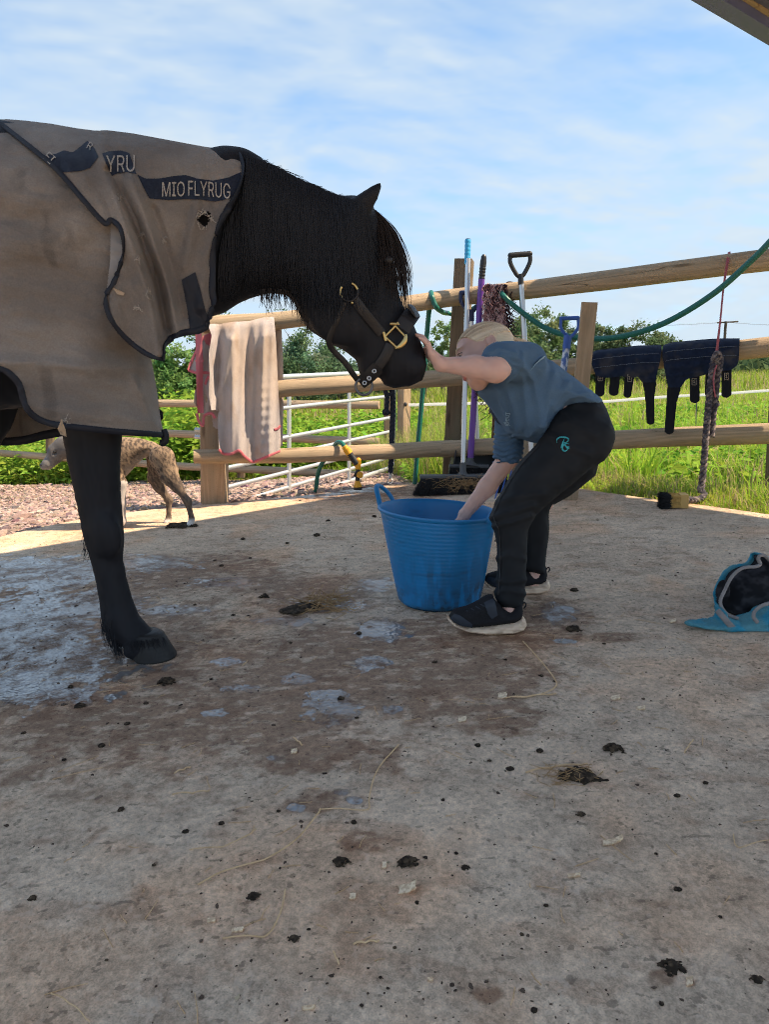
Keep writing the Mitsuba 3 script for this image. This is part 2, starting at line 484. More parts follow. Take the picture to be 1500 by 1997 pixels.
WET = blob_mask([(40, 1120, 190, 36), (110, 1105, 150, 22), (20, 1210, 180, 60), (70, 1290, 190, 62), (180, 1180, 110, 26), (300, 1098, 90, 16), (440, 1135, 60, 10), (60, 1345, 120, 22),
                 (655, 1385, 50, 30), (640, 1355, 34, 12), (720, 1292, 40, 17), (575, 1325, 34, 11), (745, 1225, 50, 22), (735, 1140, 32, 14), (480, 1340, 40, 10), (1085, 1195, 34, 20), (1105, 1250, 26, 7), (560, 1210, 50, 9),
                 (450, 1290, 30, 8), (580, 1575, 22, 9), (690, 1560, 16, 8), (420, 1390, 26, 8), (760, 1385, 26, 10), (330, 1190, 70, 10), (640, 1180, 70, 12), (540, 1480, 22, 8), (665, 1545, 18, 7), (600, 965, 80, 8), (700, 955, 60, 6)], 0.85, 0.22, 13.0)
DAMP = blob_mask([(880, 1300, 170, 95), (800, 1250, 120, 60), (960, 1400, 90, 40), (420, 1400, 330, 70), (620, 1470, 170, 40), (120, 1400, 190, 50), (700, 1330, 120, 60), (100, 1230, 330, 150), (660, 1270, 200, 60),
                  (1070, 1210, 80, 46), (400, 1120, 190, 40), (600, 1150, 160, 40), (950, 1255, 120, 40), (560, 1330, 190, 70), (700, 960, 150, 16), (620, 1570, 80, 26), (700, 1640, 60, 24), (950, 1938, 34, 22), (1290, 1905, 24, 18), (1190, 1240, 40, 10)], 0.75, 0.28, 9.0)


def pad_color(p, n, uv):
    x, y = p.x, p.y
    big = fbm(x * 1.3, y * 1.3, 4.0, 4)
    mid = fbm(x * 9 + y * 3, y * 14 - x * 4, 2.0, 4)
    grit = fbm(x * 140, y * 140, 8.0, 4)
    sand = noise(x * 620, y * 620, 1.0)
    c = mix((0.625, 0.482, 0.352), (0.535, 0.400, 0.285), smoothstep(0.3, 0.72, big))
    c = c * (0.80 + 0.40 * mid) * (0.79 + 0.42 * fbm(x * 31, y * 44, 5.0, 4))
    c = c * (0.66 + 0.68 * grit) * (0.82 + 0.36 * sand)
    c = mix(c, c * mi.Color3f(0.62, 0.50, 0.44), smoothstep(0.56, 0.72, fbm(x * 13, y * 21 + x * 4, 7.0, 5)) * 0.42)
    c = mix(c, (0.12, 0.088, 0.068), smoothstep(0.68, 0.78, fbm(x * 66 + 3, y * 90, 3.0, 4)) * 0.5)
    c = mix(c, (0.74, 0.60, 0.47), smoothstep(0.64, 0.76, fbm(x * 80 + 11, y * 80, 2.0, 4)) * 0.35)
    c = mix(c, c * mi.Color3f(1.05, 0.94, 0.86), smoothstep(0.5, 0.75, fbm(x * 4.1 + 7, y * 4.1, 6.0, 3)))
    w = DAMP(p)
    hole = smoothstep(0.48, 0.70, fbm(x * 30, y * 46, 3.3, 5))
    c = mix(c, c * mi.Color3f(0.55, 0.46, 0.415), w * (1 - 0.75 * hole))
    return mix(c, c * mi.Color3f(0.55, 0.50, 0.48), WET(p))


def pad_rough(p, n, uv):
    d = fbm(p.x * 70, p.y * 70, 9.0, 3)
    return 0.88 - 0.16 * DAMP(p) - WET(p) * (0.62 - 0.25 * d)


scene['m_pad_dry'] = two({'type': 'bumpmap', 'arbitrary': proc(lambda p, n, uv: 0.55 * fbm(p.x * 40, p.y * 60, 1.0, 4) + 0.9 * fbm(p.x * 9, p.y * 13, 2.0, 3) + 0.30 * fbm(p.x * 230, p.y * 230, 3.0, 2), eps=0.0010), 'scale': 0.017,
                          'bsdf': {'type': 'principled', 'base_color': proc(pad_color), 'roughness': proc(pad_rough), 'specular': 0.4}})
scene['m_pad_wet'] = two({'type': 'bumpmap', 'arbitrary': proc(lambda p, n, uv: 0.25 * fbm(p.x * 30, p.y * 50, 1.0, 3) + 0.22 * noise(p.x * 150, p.y * 150, 3.0), eps=0.0015), 'scale': 0.007,
                          'bsdf': {'type': 'principled', 'base_color': rgb((0.24, 0.22, 0.21)), 'roughness': 0.07, 'specular': 1.0, 'metallic': 0.25, 'clearcoat': 1.0, 'clearcoat_gloss': 0.9}})
scene['m_pad'] = {'type': 'blendbsdf', 'weight': proc(lambda p, n, uv: dr.clip(smoothstep(0.30, 0.82, WET(p) * 0.60 + 0.75 * (fbm(p.x * 7 + p.y * 5, p.y * 11 - p.x * 5, 6.0, 3) - 0.5) + 0.70 * (fbm(p.x * 34, p.y * 34, 6.0, 4) - 0.5) + 0.22 * (noise(p.x * 230, p.y * 230, 2.0) - 0.5)) * (WET(p) > 0.02), 0, 1)), 'a': {'type': 'ref', 'id': 'm_pad_dry'}, 'b': {'type': 'ref', 'id': 'm_pad_wet'}}
mat('m_gravel', proc(lambda p, n, uv: mix((0.24, 0.165, 0.13), (0.38, 0.28, 0.235), fbm(p.x * 40, p.y * 40, 1.0, 3)) * (0.6 + 0.7 * fbm(p.x * 1.7, p.y * 1.7, 4.0, 3))), 0.9, 0.2)
mat('m_soil', proc(lambda p, n, uv: mix((0.12, 0.10, 0.045), mix((0.30, 0.23, 0.13), (0.14, 0.17, 0.04), smoothstep(0.35, 0.6, fbm(p.x * 0.9, p.y * 0.9, 1.0, 3))), fbm(p.x * 6, p.y * 6, 2.0, 3))), 0.95, 0.1)

# ------------------------------------------------------------------ ground
PAD_EDGE = [tuple(G(x, y)[:2]) for x, y in [(-420, 1165), (-150, 1090), (0, 1047), (160, 1011), (330, 989), (450, 980), (600, 965), (720, 950), (800, 942), (900, 937), (1000, 937), (1060, 942), (1130, 953), (1300, 976), (1500, 1003), (1750, 1044)]]
PAD_POLY = shapely.Polygon(PAD_EDGE + [(5.0, -0.5), (5.0, -6), (-7, -6), (-7, 0.5)]).buffer(0)
_edge = shapely.LineString(PAD_EDGE)


def ground_z(x, y):
    x, y = np.asarray(x, float), np.asarray(y, float)
    d = shapely.distance(shapely.points(x, y), PAD_POLY)
    left = 1 / (1 + np.exp((x - 0.05 * y - 0.6) / 0.35))
    fall = -0.02 - 0.115 * np.clip(d, 0, 5.0)
    rise = -0.04 - 0.01 * np.clip(d, 0, 12)
    z = fall * left + rise * (1 - left)
    z = z + 0.05 * (meshkit.fbm(np.stack([x * 0.5, y * 0.5, 0 * x], -1), 3, 3) - 0.5) * np.clip(d, 0, 1)
    z = np.where(y > 30, z - 0.004 * (y - 30), z)
    return np.where(d <= 0.0, -0.14, z)


def grid_sheet(xs, ys, zf):
    X, Y = np.meshgrid(xs, ys, indexing='ij')
    v = np.stack([X, Y, zf(X, Y)], -1).reshape(-1, 3)
    n1 = len(ys)
    i, j = np.meshgrid(np.arange(len(xs) - 1), np.arange(n1 - 1), indexing='ij'); i, j = i.ravel(), j.ravel()
    return v, np.stack([i * n1 + j, (i + 1) * n1 + j, (i + 1) * n1 + j + 1, i * n1 + j + 1], 1)


xs = np.unique(np.r_[np.linspace(-600, -40, 24), np.linspace(-40, -7, 34), np.linspace(-7, 7, 113), np.linspace(7, 40, 34), np.linspace(40, 600, 24)])
ys = np.unique(np.r_[np.linspace(-60, -2, 20), np.linspace(-2, 14, 129), np.linspace(14, 60, 60), np.linspace(60, 1500, 50)])
put('field', grid_sheet(xs, ys, ground_z), 'm_soil', True); struct('field')

# the concrete yard: a slab with an uneven rounded edge
ring = np.array(PAD_POLY.exterior.coords)[:-1]
line = shapely.LineString(np.vstack([ring, ring[:1]]))
s = np.arange(0, line.length, 0.03)
rp = np.array([line.interpolate(q).coords[0] for q in s])
jit = (meshkit.fbm(np.stack([rp[:, 0] * 5, rp[:, 1] * 5, 0 * s], 1), 4, 9) - 0.5) * 0.05
nn = np.roll(rp, -1, 0) - np.roll(rp, 1, 0); nn /= np.linalg.norm(nn, axis=1, keepdims=True)
side = np.stack([nn[:, 1], -nn[:, 0]], 1)
if not PAD_POLY.contains(shapely.Point(rp[50] - side[50] * 0.1)): side = -side
rp = rp + side * jit[:, None]
poly = shapely.Polygon(rp).buffer(0)
tv, tf = trimesh.creation.triangulate_polygon(poly, engine='earcut')
rr = np.array(poly.exterior.coords)[:-1]
rings = [(0.0, 0.0), (0.010, -0.004), (0.018, -0.016), (0.02, -0.16)]
cen = rr - 0
nn = np.roll(rr, -1, 0) - np.roll(rr, 1, 0); nn /= np.linalg.norm(nn, axis=1, keepdims=True) + 1e-9
sd = np.stack([nn[:, 1], -nn[:, 0]], 1)
if not poly.contains(shapely.Point(rr[50] - sd[50] * 0.1)): sd = -sd
vs = np.vstack([np.c_[rr + sd * o, np.full(len(rr), z)] for o, z in rings]); m = len(rr); f = []
q = np.arange(m); q2 = (q + 1) % m
for k in range(len(rings) - 1):
    f.append(np.stack([k * m + q, (k + 1) * m + q, (k + 1) * m + q2, k * m + q2], 1))
put('concrete_yard', cat([(np.c_[tv, np.zeros(len(tv))], tf), (vs, np.vstack(f))]), 'm_pad', False); struct('concrete_yard')

# gravel track
GRAVEL = shapely.Polygon([(-13, 1), (-4.0, 0.2)] + PAD_EDGE[:9] + [(0.28, 5.5), (0.12, 7.3), (-0.2, 9.3), (-3, 10.3), (-13, 11)]).buffer(0)
xs = np.arange(-13, 0.6, 0.1); ys = np.arange(0, 11.2, 0.1)
v, f = grid_sheet(xs, ys, lambda x, y: ground_z(x, y) + 0.008)
keep = shapely.contains_xy(GRAVEL, *v[f].mean(1)[:, :2].T)
put('gravel_track', (v, f[keep]), 'm_gravel', True); struct('gravel_track')
n = 30000
gx = rng.uniform(-7, 0.3, n * 3); gy = rng.uniform(2.8, 10.4, n * 3)
fx = gx / gy
ok = shapely.contains_xy(GRAVEL, gx, gy) & (fx > -0.68) & (fx < 0.09) & (rng.random(n * 3) < np.clip(5.5 / gy, 0.3, 1)**1.3) & (shapely.distance(shapely.points(gx, gy), PAD_POLY) > 0.02)
gx, gy = gx[ok][:n], gy[ok][:n]
base = [trimesh.creation.icosphere(0), trimesh.creation.icosphere(0)]
bv, bf = np.array(base[0].vertices), np.array(base[0].faces)
k = len(gx)
rad = rng.gamma(3.5, 0.0030, k) + 0.0055
shp = bv[None] * (1 + 0.28 * rng.standard_normal((k, 12, 1))) * (rad[:, None, None] * np.stack([rng.uniform(0.8, 1.6, k), rng.uniform(0.7, 1.2, k), rng.uniform(0.45, 0.9, k)], 1)[:, None])
a = rng.uniform(0, 6.28, k); ca, sa = np.cos(a)[:, None], np.sin(a)[:, None]
sv = np.stack([shp[..., 0] * ca - shp[..., 1] * sa, shp[..., 0] * sa + shp[..., 1] * ca, shp[..., 2]], -1)
sv = sv + np.stack([gx, gy, ground_z(gx, gy) + 0.008 + rad * 0.25], 1)[:, None]
col = np.array([0.34, 0.25, 0.215]) * rng.uniform(0.5, 1.35, (k, 1)) + rng.normal(0, 0.012, (k, 3))
dark = rng.random(k) < 0.05; col[dark] = np.array([0.10, 0.085, 0.085]) * rng.uniform(0.6, 1.4, (dark.sum(), 1))
put('gravel_stones', (sv.reshape(-1, 3), (bf[None] + (np.arange(k) * 12)[:, None, None]).reshape(-1, 3)), 'm_vc', False, color=np.clip(np.repeat(col, 12, 0), 0.02, 0.8))
stuff('gravel_stones', 'loose pinkish red crushed stone on the track beyond the yard', 'gravel')

# blue hills far off
v, f = [], []
xs = np.linspace(-900, 900, 181)
h = 9 + 22 * meshkit.fbm(np.stack([xs * 0.006, 0 * xs, 0 * xs], 1), 4, 4)
rows = [(1380, -6 + 0 * h), (1400, h * 0.5), (1440, h), (1490, h * 0.3 - 4)]
v = np.vstack([np.stack([xs, np.full_like(xs, y), z], 1) for y, z in rows]); m = len(xs)
f = np.vstack([np.stack([k * m + np.arange(m - 1), k * m + np.arange(1, m), (k + 1) * m + np.arange(1, m), (k + 1) * m + np.arange(m - 1)], 1) for k in range(3)])
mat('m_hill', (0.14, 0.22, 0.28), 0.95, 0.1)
put('hills', (v, f), 'm_hill', True); struct('hills')
# ------------------------------------------------------------------ barn roof over the yard
ROOF_H = 2.6
_a, _b = G(1345, 0, ROOF_H), G(1500, 90, ROOF_H)
_d = (_b - _a)[:2]; _d /= np.linalg.norm(_d)
CORNER = _a[:2] + _d * ((2.85 - _a[0]) / _d[0])
FAR_END = CORNER - _d * 5.8
RIGHT_END = CORNER + np.array([1.15, -1.9]) / np.linalg.norm([1.15, -1.9]) * 6.0
nd = np.array([_d[1], -_d[0]])              # inwards, under the roof
mat('m_roof_board', proc(lambda p, n, uv: mix((0.10, 0.10, 0.20), (0.16, 0.155, 0.28), fbm(p.x * 5 + p.y * 3, p.y * 30 - p.x * 20, 1.0, 3))), 0.8, 0.2)
mat('m_fascia', (0.13, 0.145, 0.34), 0.55, 0.4)
mat('m_batten', (0.42, 0.31, 0.21), 0.8, 0.2)
roof = thing('barn_roof')
tag(roof, 'dark boarded roof edge jutting in at the top right corner of the sky', 'roof')


def prism(poly, z0, z1):
    m = trimesh.creation.extrude_polygon(poly, z1 - z0, engine='earcut'); v = np.array(m.vertices); v[:, 2] += z0
    return v, np.array(m.faces)


whole = shapely.Polygon([CORNER, FAR_END, FAR_END + nd * 3.7, CORNER + _d * 0.9 + nd * 3.7, CORNER + np.array([1.15, -1.9]) / np.linalg.norm([1.15, -1.9]) * 3.72])
band = whole.intersection(shapely.LineString([CORNER + _d * 3, FAR_END - _d * 3]).buffer(0.10))
inner = whole.difference(shapely.LineString([CORNER + _d * 3, FAR_END - _d * 3]).buffer(0.128))
put(roof + '__fascia', prism(band, ROOF_H, ROOF_H + 0.10), 'm_fascia')
# boards: strips running away from the eave
w0 = 0.27
for k in range(26):
    a0 = CORNER + _d * 0.6 - _d * (k * w0 + 0.005); a1 = CORNER + _d * 0.6 - _d * ((k + 1) * w0 - 0.005)
    s = inner.intersection(shapely.Polygon([a0 - nd * 1, a1 - nd * 1, a1 + nd * 12, a0 + nd * 12]))
    for g in getattr(s, 'geoms', [s]):
        if not g.is_empty: put(roof + '__board', prism(g, ROOF_H + 0.06 + 0.003 * (k % 2), ROOF_H + 0.09), 'm_roof_board')
put(roof + '__deck', prism(whole.buffer(-0.02), ROOF_H + 0.105, ROOF_H + 0.13), 'm_roof_board')
bat = whole.intersection(shapely.LineString([CORNER + _d * 3, FAR_END - _d * 3]).buffer(0.126)).difference(shapely.LineString([CORNER + _d * 3, FAR_END - _d * 3]).buffer(0.103))
for k in range(26):
    a0 = CORNER + _d * 0.6 - _d * (k * w0 + 0.006); a1 = CORNER + _d * 0.6 - _d * ((k + 1) * w0 - 0.006)
    s = bat.intersection(shapely.Polygon([a0 - nd * 1, a1 - nd * 1, a1 + nd * 2, a0 + nd * 2]))
    if not s.is_empty: put(roof + '__batten', prism(s, ROOF_H + 0.05, ROOF_H + 0.10), 'm_batten')
# ------------------------------------------------------------------ yard fence
FA, FB, FC = np.array([-1.10, 4.56]), np.array([0.50, 4.98]), np.array([2.45, 4.22])


def fence_y(px):                             # depth of the fence's rails seen at the column px
    r = ray(px, 850); k = r[0] / r[1]
    for a, b in ((FA - (FB - FA) * 0.3, FB), (FB, FC + (FC - FB) * 0.5)):
        d = b - a; t = (a[0] - k * a[1]) / (k * d[1] - d[0])
        if -0.001 <= t <= 1.001: return a[1] + d[1] * t
    return FB[1]


def rail_path(pts, n=24, dy=0.0, wob=0.006, seed=0):
    q = np.array([PY(x, y, fence_y(x) + dy) for x, y in pts])
    p = resample(q, n)
    p = p + wob * (np.stack([meshkit.fbm(np.c_[p[:, :1] * 1.7 + 9 * j, 0 * p[:, :2]], 2, seed + j) for j in range(3)], 1) - 0.5)
    return p


yf = thing('yard_fence')
tag(yf, 'three round pine rails on square posts along the yard edge behind the horse and child', 'fence')
def px_m(px, n): return n * fence_y(px) / FPX
RAILS = [([(395, 634), (530, 627), (700, 607), (885, 581), (1010, 568), (1500, 508), (1620, 492)], 0.0515, 0.0615),
         ([(400, 780), (560, 757), (885, 737)], 0.052, 0.056), ([(860, 739), (1080, 720), (1300, 700), (1500, 677), (1640, 661)], 0.054, 0.058),
         ([(378, 890), (560, 889), (885, 874)], 0.044, 0.056), ([(860, 876), (1200, 858), (1500, 845), (1640, 838)], 0.055, 0.062)]
for k, (pts, r0, r1) in enumerate(RAILS):
    p = rail_path(pts, 40, dy=-0.10, seed=k * 5)
    rr = np.linspace(r0, r1, len(p)) * (1 + 0.03 * (meshkit.fbm(np.c_[p[:, :1] * 3, 0 * p[:, :2]], 2, k) - 0.5))
    wood(yf + '__rail', tube(p, rr, 18, True, True), 'm_rail', 50)


def post(key, pb, pt, y, wpx, depth, bsdf, label=None, turn=(1, 0, 0)):
    a, b = PY(*pb, y), PY(*pt, y); a = a + (a - b) / np.linalg.norm(a - b) * 0.12
    k = wood(key, beam(a, b, wpx * y / FPX, depth, turn, 0.006, 8), bsdf)
    if label: labels[k] = {'label': label}
    return k


post(yf + '__post', (419, 983), (417, 640), 4.62, 47, 0.13, 'm_post_light')
post(yf + '__post', (880, 950), (906, 508), 5.07, 32, 0.15, 'm_post', 'tall dark weathered post', (0.97, -0.24, 0))
post(yf + '__post', (1513, 965), (1535, 560), 4.40, 26, 0.13, 'm_post')
# leaning plank in front of the rails
pk = thing('leaning_plank')
a, b = PY(1112, 973, 4.20), PY(1150, 590, 4.12)
wood(pk, beam(a, b, 0.083, 0.055, (1, -0.15, 0), 0.003, 8), 'm_post_light')
tag(pk, 'upright sawn plank leaning on the middle rail beside the navy leg wraps', 'plank')

# ------------------------------------------------------------------ metal gate
gate = thing('field_gate')
tag(gate, 'galvanised seven bar metal gate standing open beyond the fence', 'gate')
g0, g1 = G(398, 983)[:2] * 0 + np.array([-1.20, 4.66]), np.array([0.085, 7.2])


def gate_y(px):
    r = ray(px, 850); k = r[0] / r[1]; d = g1 - g0
    return g0[1] + d[1] * (g0[0] - k * g0[1]) / (k * d[1] - d[0])


for k, (l, r) in enumerate([((563, 735), (680, 729.5)), ((563, 795), (760, 773)), ((563, 852), (760, 815)), ((563, 886), (760, 842)), ((563, 920), (760, 870)), ((563, 950), (760, 892)), ((563, 978), (760, 913))]):
    s = (r[1] - l[1]) / (r[0] - l[0])
    p = np.array([PY(x, l[1] + s * (x - l[0]), gate_y(x)) for x in (400, 768)])
    put(gate + '__bar', tube(resample(p, 4), 0.021 if k in (0, 6) else 0.0155, 12), 'm_galv', 40)
for x, y0, y1, w in ((564, 733, 979, 0.034), (681, 728, 941, 0.034), (769, 726, 914, 0.04), (399, 750, 1003, 0.045)):
    Y = gate_y(x)
    wood(gate + ('__upright' if 500 < x < 700 else '__stile'), beam(PY(x, y1, Y), PY(x, y0, Y), w, w * 0.6, (0.45, 0.9, 0), 0.003), 'm_galv')
hg = thing('gate_hinge'); del labels[hg]
for y in (838, 852):
    put(gate + '__hinge', tube(np.array([PY(380, y, 4.6), PY(399, y + 1, 4.6), PY(412, y + 2, 4.6)]), 0.014, 8), 'm_galv', 30)
put(gate + '__hinge_plate', box(PY(398, 845, 4.63), (0.03, 0.03, 0.14)), 'm_galv')

gp = thing('gate_post')
a, b = PY(784, 947, 7.3), PY(789, 735, 7.3); a[2] -= 0.15
wood(gp, beam(a, b, 0.085, 0.115, (0.75, -0.66, 0), 0.004, 6), 'm_post_light')
tag(gp, 'squared timber gate post with a black tape insulator beside the gate end', 'post')
# black tape insulator and twine on the post's side
v = ico(PY(791, 789, 7.22), 0.018, 1, (1, 1, 1.3)); put(gp + '__insulator', v, 'm_black_plastic', True)

# ------------------------------------------------------------------ paddock fence behind the gate
pf = thing('paddock_fence')
tag(pf, 'low three rail wooden fence beyond the gravel track and the open gate', 'fence')
def back_y(px): return 10.0 - (px - 345) * 0.0021
for k, pts in enumerate([[(-40, 783), (320, 787), (740, 790)], [(-40, 838), (320, 845), (740, 862)], [(-40, 880), (27, 886), (345, 909), (565, 919), (765, 930)]]):
    p = resample(np.array([PY(x, y, back_y(x)) for x, y in pts]), 16)
    wood(pf + '__rail', tube(p, 0.052, 12, True, True), 'm_rail', 50)
for x, yb, yt in ((757, 938, 765), (98, 905, 770), (-30, 900, 770), (470, 925, 775)):
    Y = back_y(x) + 0.1
    a, b = PY(x, yb + 6, Y), PY(x, yt, Y)
    wood(pf + '__post', beam(a, b, 0.10, 0.10, (1, 0.1, 0), 0.005, 4), 'm_post')

# electric tape
et = thing('fence_tape')
pts = [(797, 790), (880, 788), (1000, 786), (1150, 785), (1300, 774), (1400, 769), (1500, 762), (1700, 752)]
p = np.array([PY(x, y, 7.25 + (x - 797) * 0.0014) for x, y in pts]); p = spline(p, 60)
put(et, tube(p, 0.015, 6, True, flat=0.12, up=np.array([0, 0, 1.0])), 'm_tape', 40)
mat('m_tape', (0.75, 0.77, 0.78), 0.7, 0.3)
tag(et, 'thin white electric fence tape stretched across the grass behind the yard', 'fence tape')
mat('m_steel_dark', (0.14, 0.14, 0.15), 0.4, 0.5, metallic=0.8)
for x in (1020, 1360, 1640):                 # its insulated stakes
    Y = 7.25 + (x - 797) * 0.0014 + 0.02
    yb = 784 if x < 1200 else (771 if x < 1500 else 755)
    a = PY(x, yb - 6, Y); b = a.copy(); b[2] = float(ground_z(a[0], a[1])) - 0.1
    put(et + '__stake', tube(np.array([b, a]), 0.006, 6), 'm_steel_dark')
# ------------------------------------------------------------------ trees, hedge, grass
mat('m_bark', proc(lambda p, n, uv: mix((0.05, 0.042, 0.033), (0.13, 0.115, 0.095), fbm(p.x * 9, p.y * 9, p.z * 3, 3))), 0.9, 0.15)


def tree(key, base, height, spread, seed, label, group=None, leaf=0.17, n=2600, lo=0.12, tone=(0.065, 0.105, 0.032), bare=0.0, cat_='tree'):
    r = np.random.default_rng(seed)
    t = thing(key)
    base = np.asarray(base, float)
    br = []
    trunks = 1 + (spread > height * 0.5)
    tips = []
    for q in range(trunks):
        top = base + [r.normal(0, spread * 0.25), r.normal(0, spread * 0.2), height * r.uniform(0.55, 0.75)]
        path = spline([base + [r.normal(0, .15), r.normal(0, .15), -0.3], base + (top - base) * 0.45 + r.normal(0, height * 0.03, 3), top], 8)
        br.append(tube(path, np.linspace(height * 0.028, height * 0.010, 8), 7))
        for b in range(9):
            s = r.uniform(0.2, 1.0); a = path[min(7, int(s * 7))]
            ang = r.uniform(0, 6.28); L = spread * r.uniform(0.45, 1.0) * (1.1 - 0.5 * s)
            e = a + [math.cos(ang) * L, math.sin(ang) * L * 0.8, height * r.uniform(0.08, 0.32)]
            e[2] = min(e[2], base[2] + height * 0.98)
            pth = spline([a, (a + e) / 2 + r.normal(0, spread * 0.08, 3), e], 6)
            br.append(tube(pth, np.linspace(height * 0.010, height * 0.003, 6), 5)); tips += [pth[3], pth[4], pth[5]]
            for c in range(2):
                e2 = pth[3 + c] + r.normal(0, spread * 0.28, 3); br.append(tube(spline([pth[3 + c], e2], 3), np.linspace(height * 0.004, height * 0.0015, 3), 4)); tips.append(e2)
    put(t + '__trunk', cat(br), 'm_bark', 60)
    # clumps of leaves about the tips and through the crown
    nc = 46 + len(tips)
    C = [np.array(x) for x in tips]
    while len(C) < nc:
        u = r.normal(0, 1, 3); u /= np.linalg.norm(u); u *= r.uniform(0.3, 1) ** 0.4
        c = base + [u[0] * spread, u[1] * spread * 0.8, height * (lo + (1 - lo) * (0.5 + 0.5 * u[2]))]
        C.append(c)
    C = np.array(C)
    C = C[r.random(len(C)) > bare]
    which = r.integers(0, len(C), n)
    rad = (spread * r.uniform(0.10, 0.24, len(C)))[which]
    p = C[which] + r.normal(0, 1, (n, 3)) * rad[:, None] * [0.62, 0.62, 0.5]
    # outlying sprays
    nrm = r.normal(0, 1, (n, 3)); nrm[:, 2] = np.abs(nrm[:, 2]) + 0.4; nrm /= np.linalg.norm(nrm, axis=1, keepdims=True)
    a = np.cross(nrm, r.normal(0, 1, (n, 3))); a /= np.linalg.norm(a, axis=1, keepdims=True); b = np.cross(nrm, a)
    L = leaf * r.uniform(0.6, 1.4, n)[:, None]; W = L * 0.36
    v = np.stack([p - a * L * 0.5, p + b * W, p + a * L * 0.5 + nrm * L * 0.1, p - b * W], 1)
    tn = (0.75 + 0.5 * r.random(len(C)))[which][:, None] * r.uniform(0.75, 1.3, (n, 1))
    hue = r.normal(0, 0.10, (len(C), 3))[which] * [1, 0.35, 0.7]
    col = np.clip(np.array(tone) * [2.5, 2.2, 2.9] * tn * (1 + hue), 0.01, 0.5)
    q = np.arange(n) * 4
    put(t + '__crown', (v.reshape(-1, 3), np.vstack([np.stack([q, q + 1, q + 2], 1), np.stack([q, q + 2, q + 3], 1)])), 'm_leaf', False, color=np.repeat(col, 4, 0))
    tag(t, label, cat_, group)
    return t


def at(px, d, sink=0.0):
    """Point on the ground d metres off, in the column px of the survey."""
    r_ = ray(px, 720); x = r_[0] / r_[1] * d
    return np.array([x, d, float(ground_z(x, d)) - sink])


def tree_h(px, ytop, d):                     # height so that the top shows at ytop
    return PY(px, ytop, d)[2] - at(px, d)[2]


TREES = [  # key, px, top y, distance, half width px, tone, leaf, n, lo, label
    ('broad_tree', 585, 640, 34, 55, (0.060, 0.105, 0.045), 0.17, 5200, 0.05, 'bushy mid green tree showing under the horse jaw, left of the gate bars'),
    ('broad_tree', 660, 652, 37, 48, (0.055, 0.100, 0.050), 0.17, 4600, 0.05, 'rounded green tree behind the horse jaw, right of its bushier neighbour'),
    ('broad_tree', 525, 650, 38, 45, (0.055, 0.098, 0.05), 0.17, 4000, 0.05, 'green tree mostly hidden behind the hanging pink rug'),
    ('broad_tree', 425, 606, 30, 42, (0.065, 0.105, 0.035), 0.15, 4200, 0.1, 'taller tree whose twiggy top pokes above the hanging pink rug'),
    ('bramble_bush', 335, 664, 21, 40, (0.075, 0.14, 0.035), 0.13, 4200, 0.0, 'dense green bush beyond the paddock fence, left of the pink rug'),
    ('bramble_bush', 290, 668, 24, 48, (0.055, 0.10, 0.04), 0.14, 3600, 0.0, 'darker bush behind the horse rug hem beyond the paddock fence'),
    ('young_tree', 868, 622, 32, 24, (0.075, 0.125, 0.035), 0.15, 1500, 0.42, 'small round headed tree on thin stems left of the dark fence post'),
    ('young_tree', 836, 655, 36, 16, (0.07, 0.11, 0.045), 0.12, 320, 0.35, 'sparse thin stemmed tree between the horse nose and the dark fence post'),
    ('hawthorn_tree', 1000, 614, 30, 50, (0.065, 0.11, 0.04), 0.16, 5200, 0.0, 'leafy tree behind the hay net and grey tool handle'),
    ('hawthorn_tree', 1060, 612, 31, 50, (0.065, 0.105, 0.038), 0.16, 5200, 0.0, 'full green tree right of the grey tool handle'),
    ('hawthorn_tree', 1125, 628, 33, 40, (0.05, 0.085, 0.036), 0.16, 4400, 0.0, 'tree behind the blue tool handle'),
    ('hawthorn_tree', 1172, 624, 31, 34, (0.05, 0.082, 0.034), 0.15, 3600, 0.0, 'dark tree just right of the leaning plank'),
    ('hawthorn_tree', 1240, 620, 31, 44, (0.056, 0.088, 0.034), 0.15, 3900, 0.0, 'windswept dark tree above the left navy leg wrap'),
    ('hawthorn_tree', 1296, 650, 33, 32, (0.056, 0.088, 0.034), 0.14, 1900, 0.0, 'last low tree of the hedge line, above the right navy leg wrap'),
    ('hawthorn_tree', 945, 640, 34, 40, (0.055, 0.09, 0.036), 0.16, 3400, 0.0, 'tree mostly hidden behind the broom handles and dark fence post'),
]
for i, (key, px, yt, d, hw, tone, leaf, n, lo, lab) in enumerate(TREES):
    b = at(px, d, 0.1)
    tree(key, b, tree_h(px, yt, d) * 1.05, hw * 1.35 * d / FPX, 40 + i, lab, leaf=leaf * 0.72, n=int(n * 2.4), lo=lo, tone=tone, bare=0.05 if n > 1000 else 0.3, cat_='bush' if 'bush' in key else 'tree')

# far hedge bank as one mass, low along the horizon
n = 15000
hx = rng.uniform(-70, 85, n); hd = rng.uniform(52, 66, n); hz = ground_z(hx, hd) + rng.beta(1.2, 1.6, n) * (1.6 + 2.0 * meshkit.fbm(np.stack([hx * 0.14, 0 * hx, 0 * hx], 1), 3, 8)) * np.where(hx > 20, 0.75, 1.0)
p = np.stack([hx, hd, hz], 1); nr = rng.normal(0, 1, (n, 3)); nr /= np.linalg.norm(nr, axis=1, keepdims=True)
a = np.cross(nr, rng.normal(0, 1, (n, 3))); a /= np.linalg.norm(a, axis=1, keepdims=True); b = np.cross(nr, a); L = rng.uniform(0.25, 0.6, (n, 1))
v = np.stack([p - a * L, p + b * L * 0.5, p + a * L, p - b * L * 0.5], 1); q = np.arange(n) * 4
col = np.array([0.11, 0.17, 0.085]) * rng.uniform(0.6, 1.3, (n, 1))
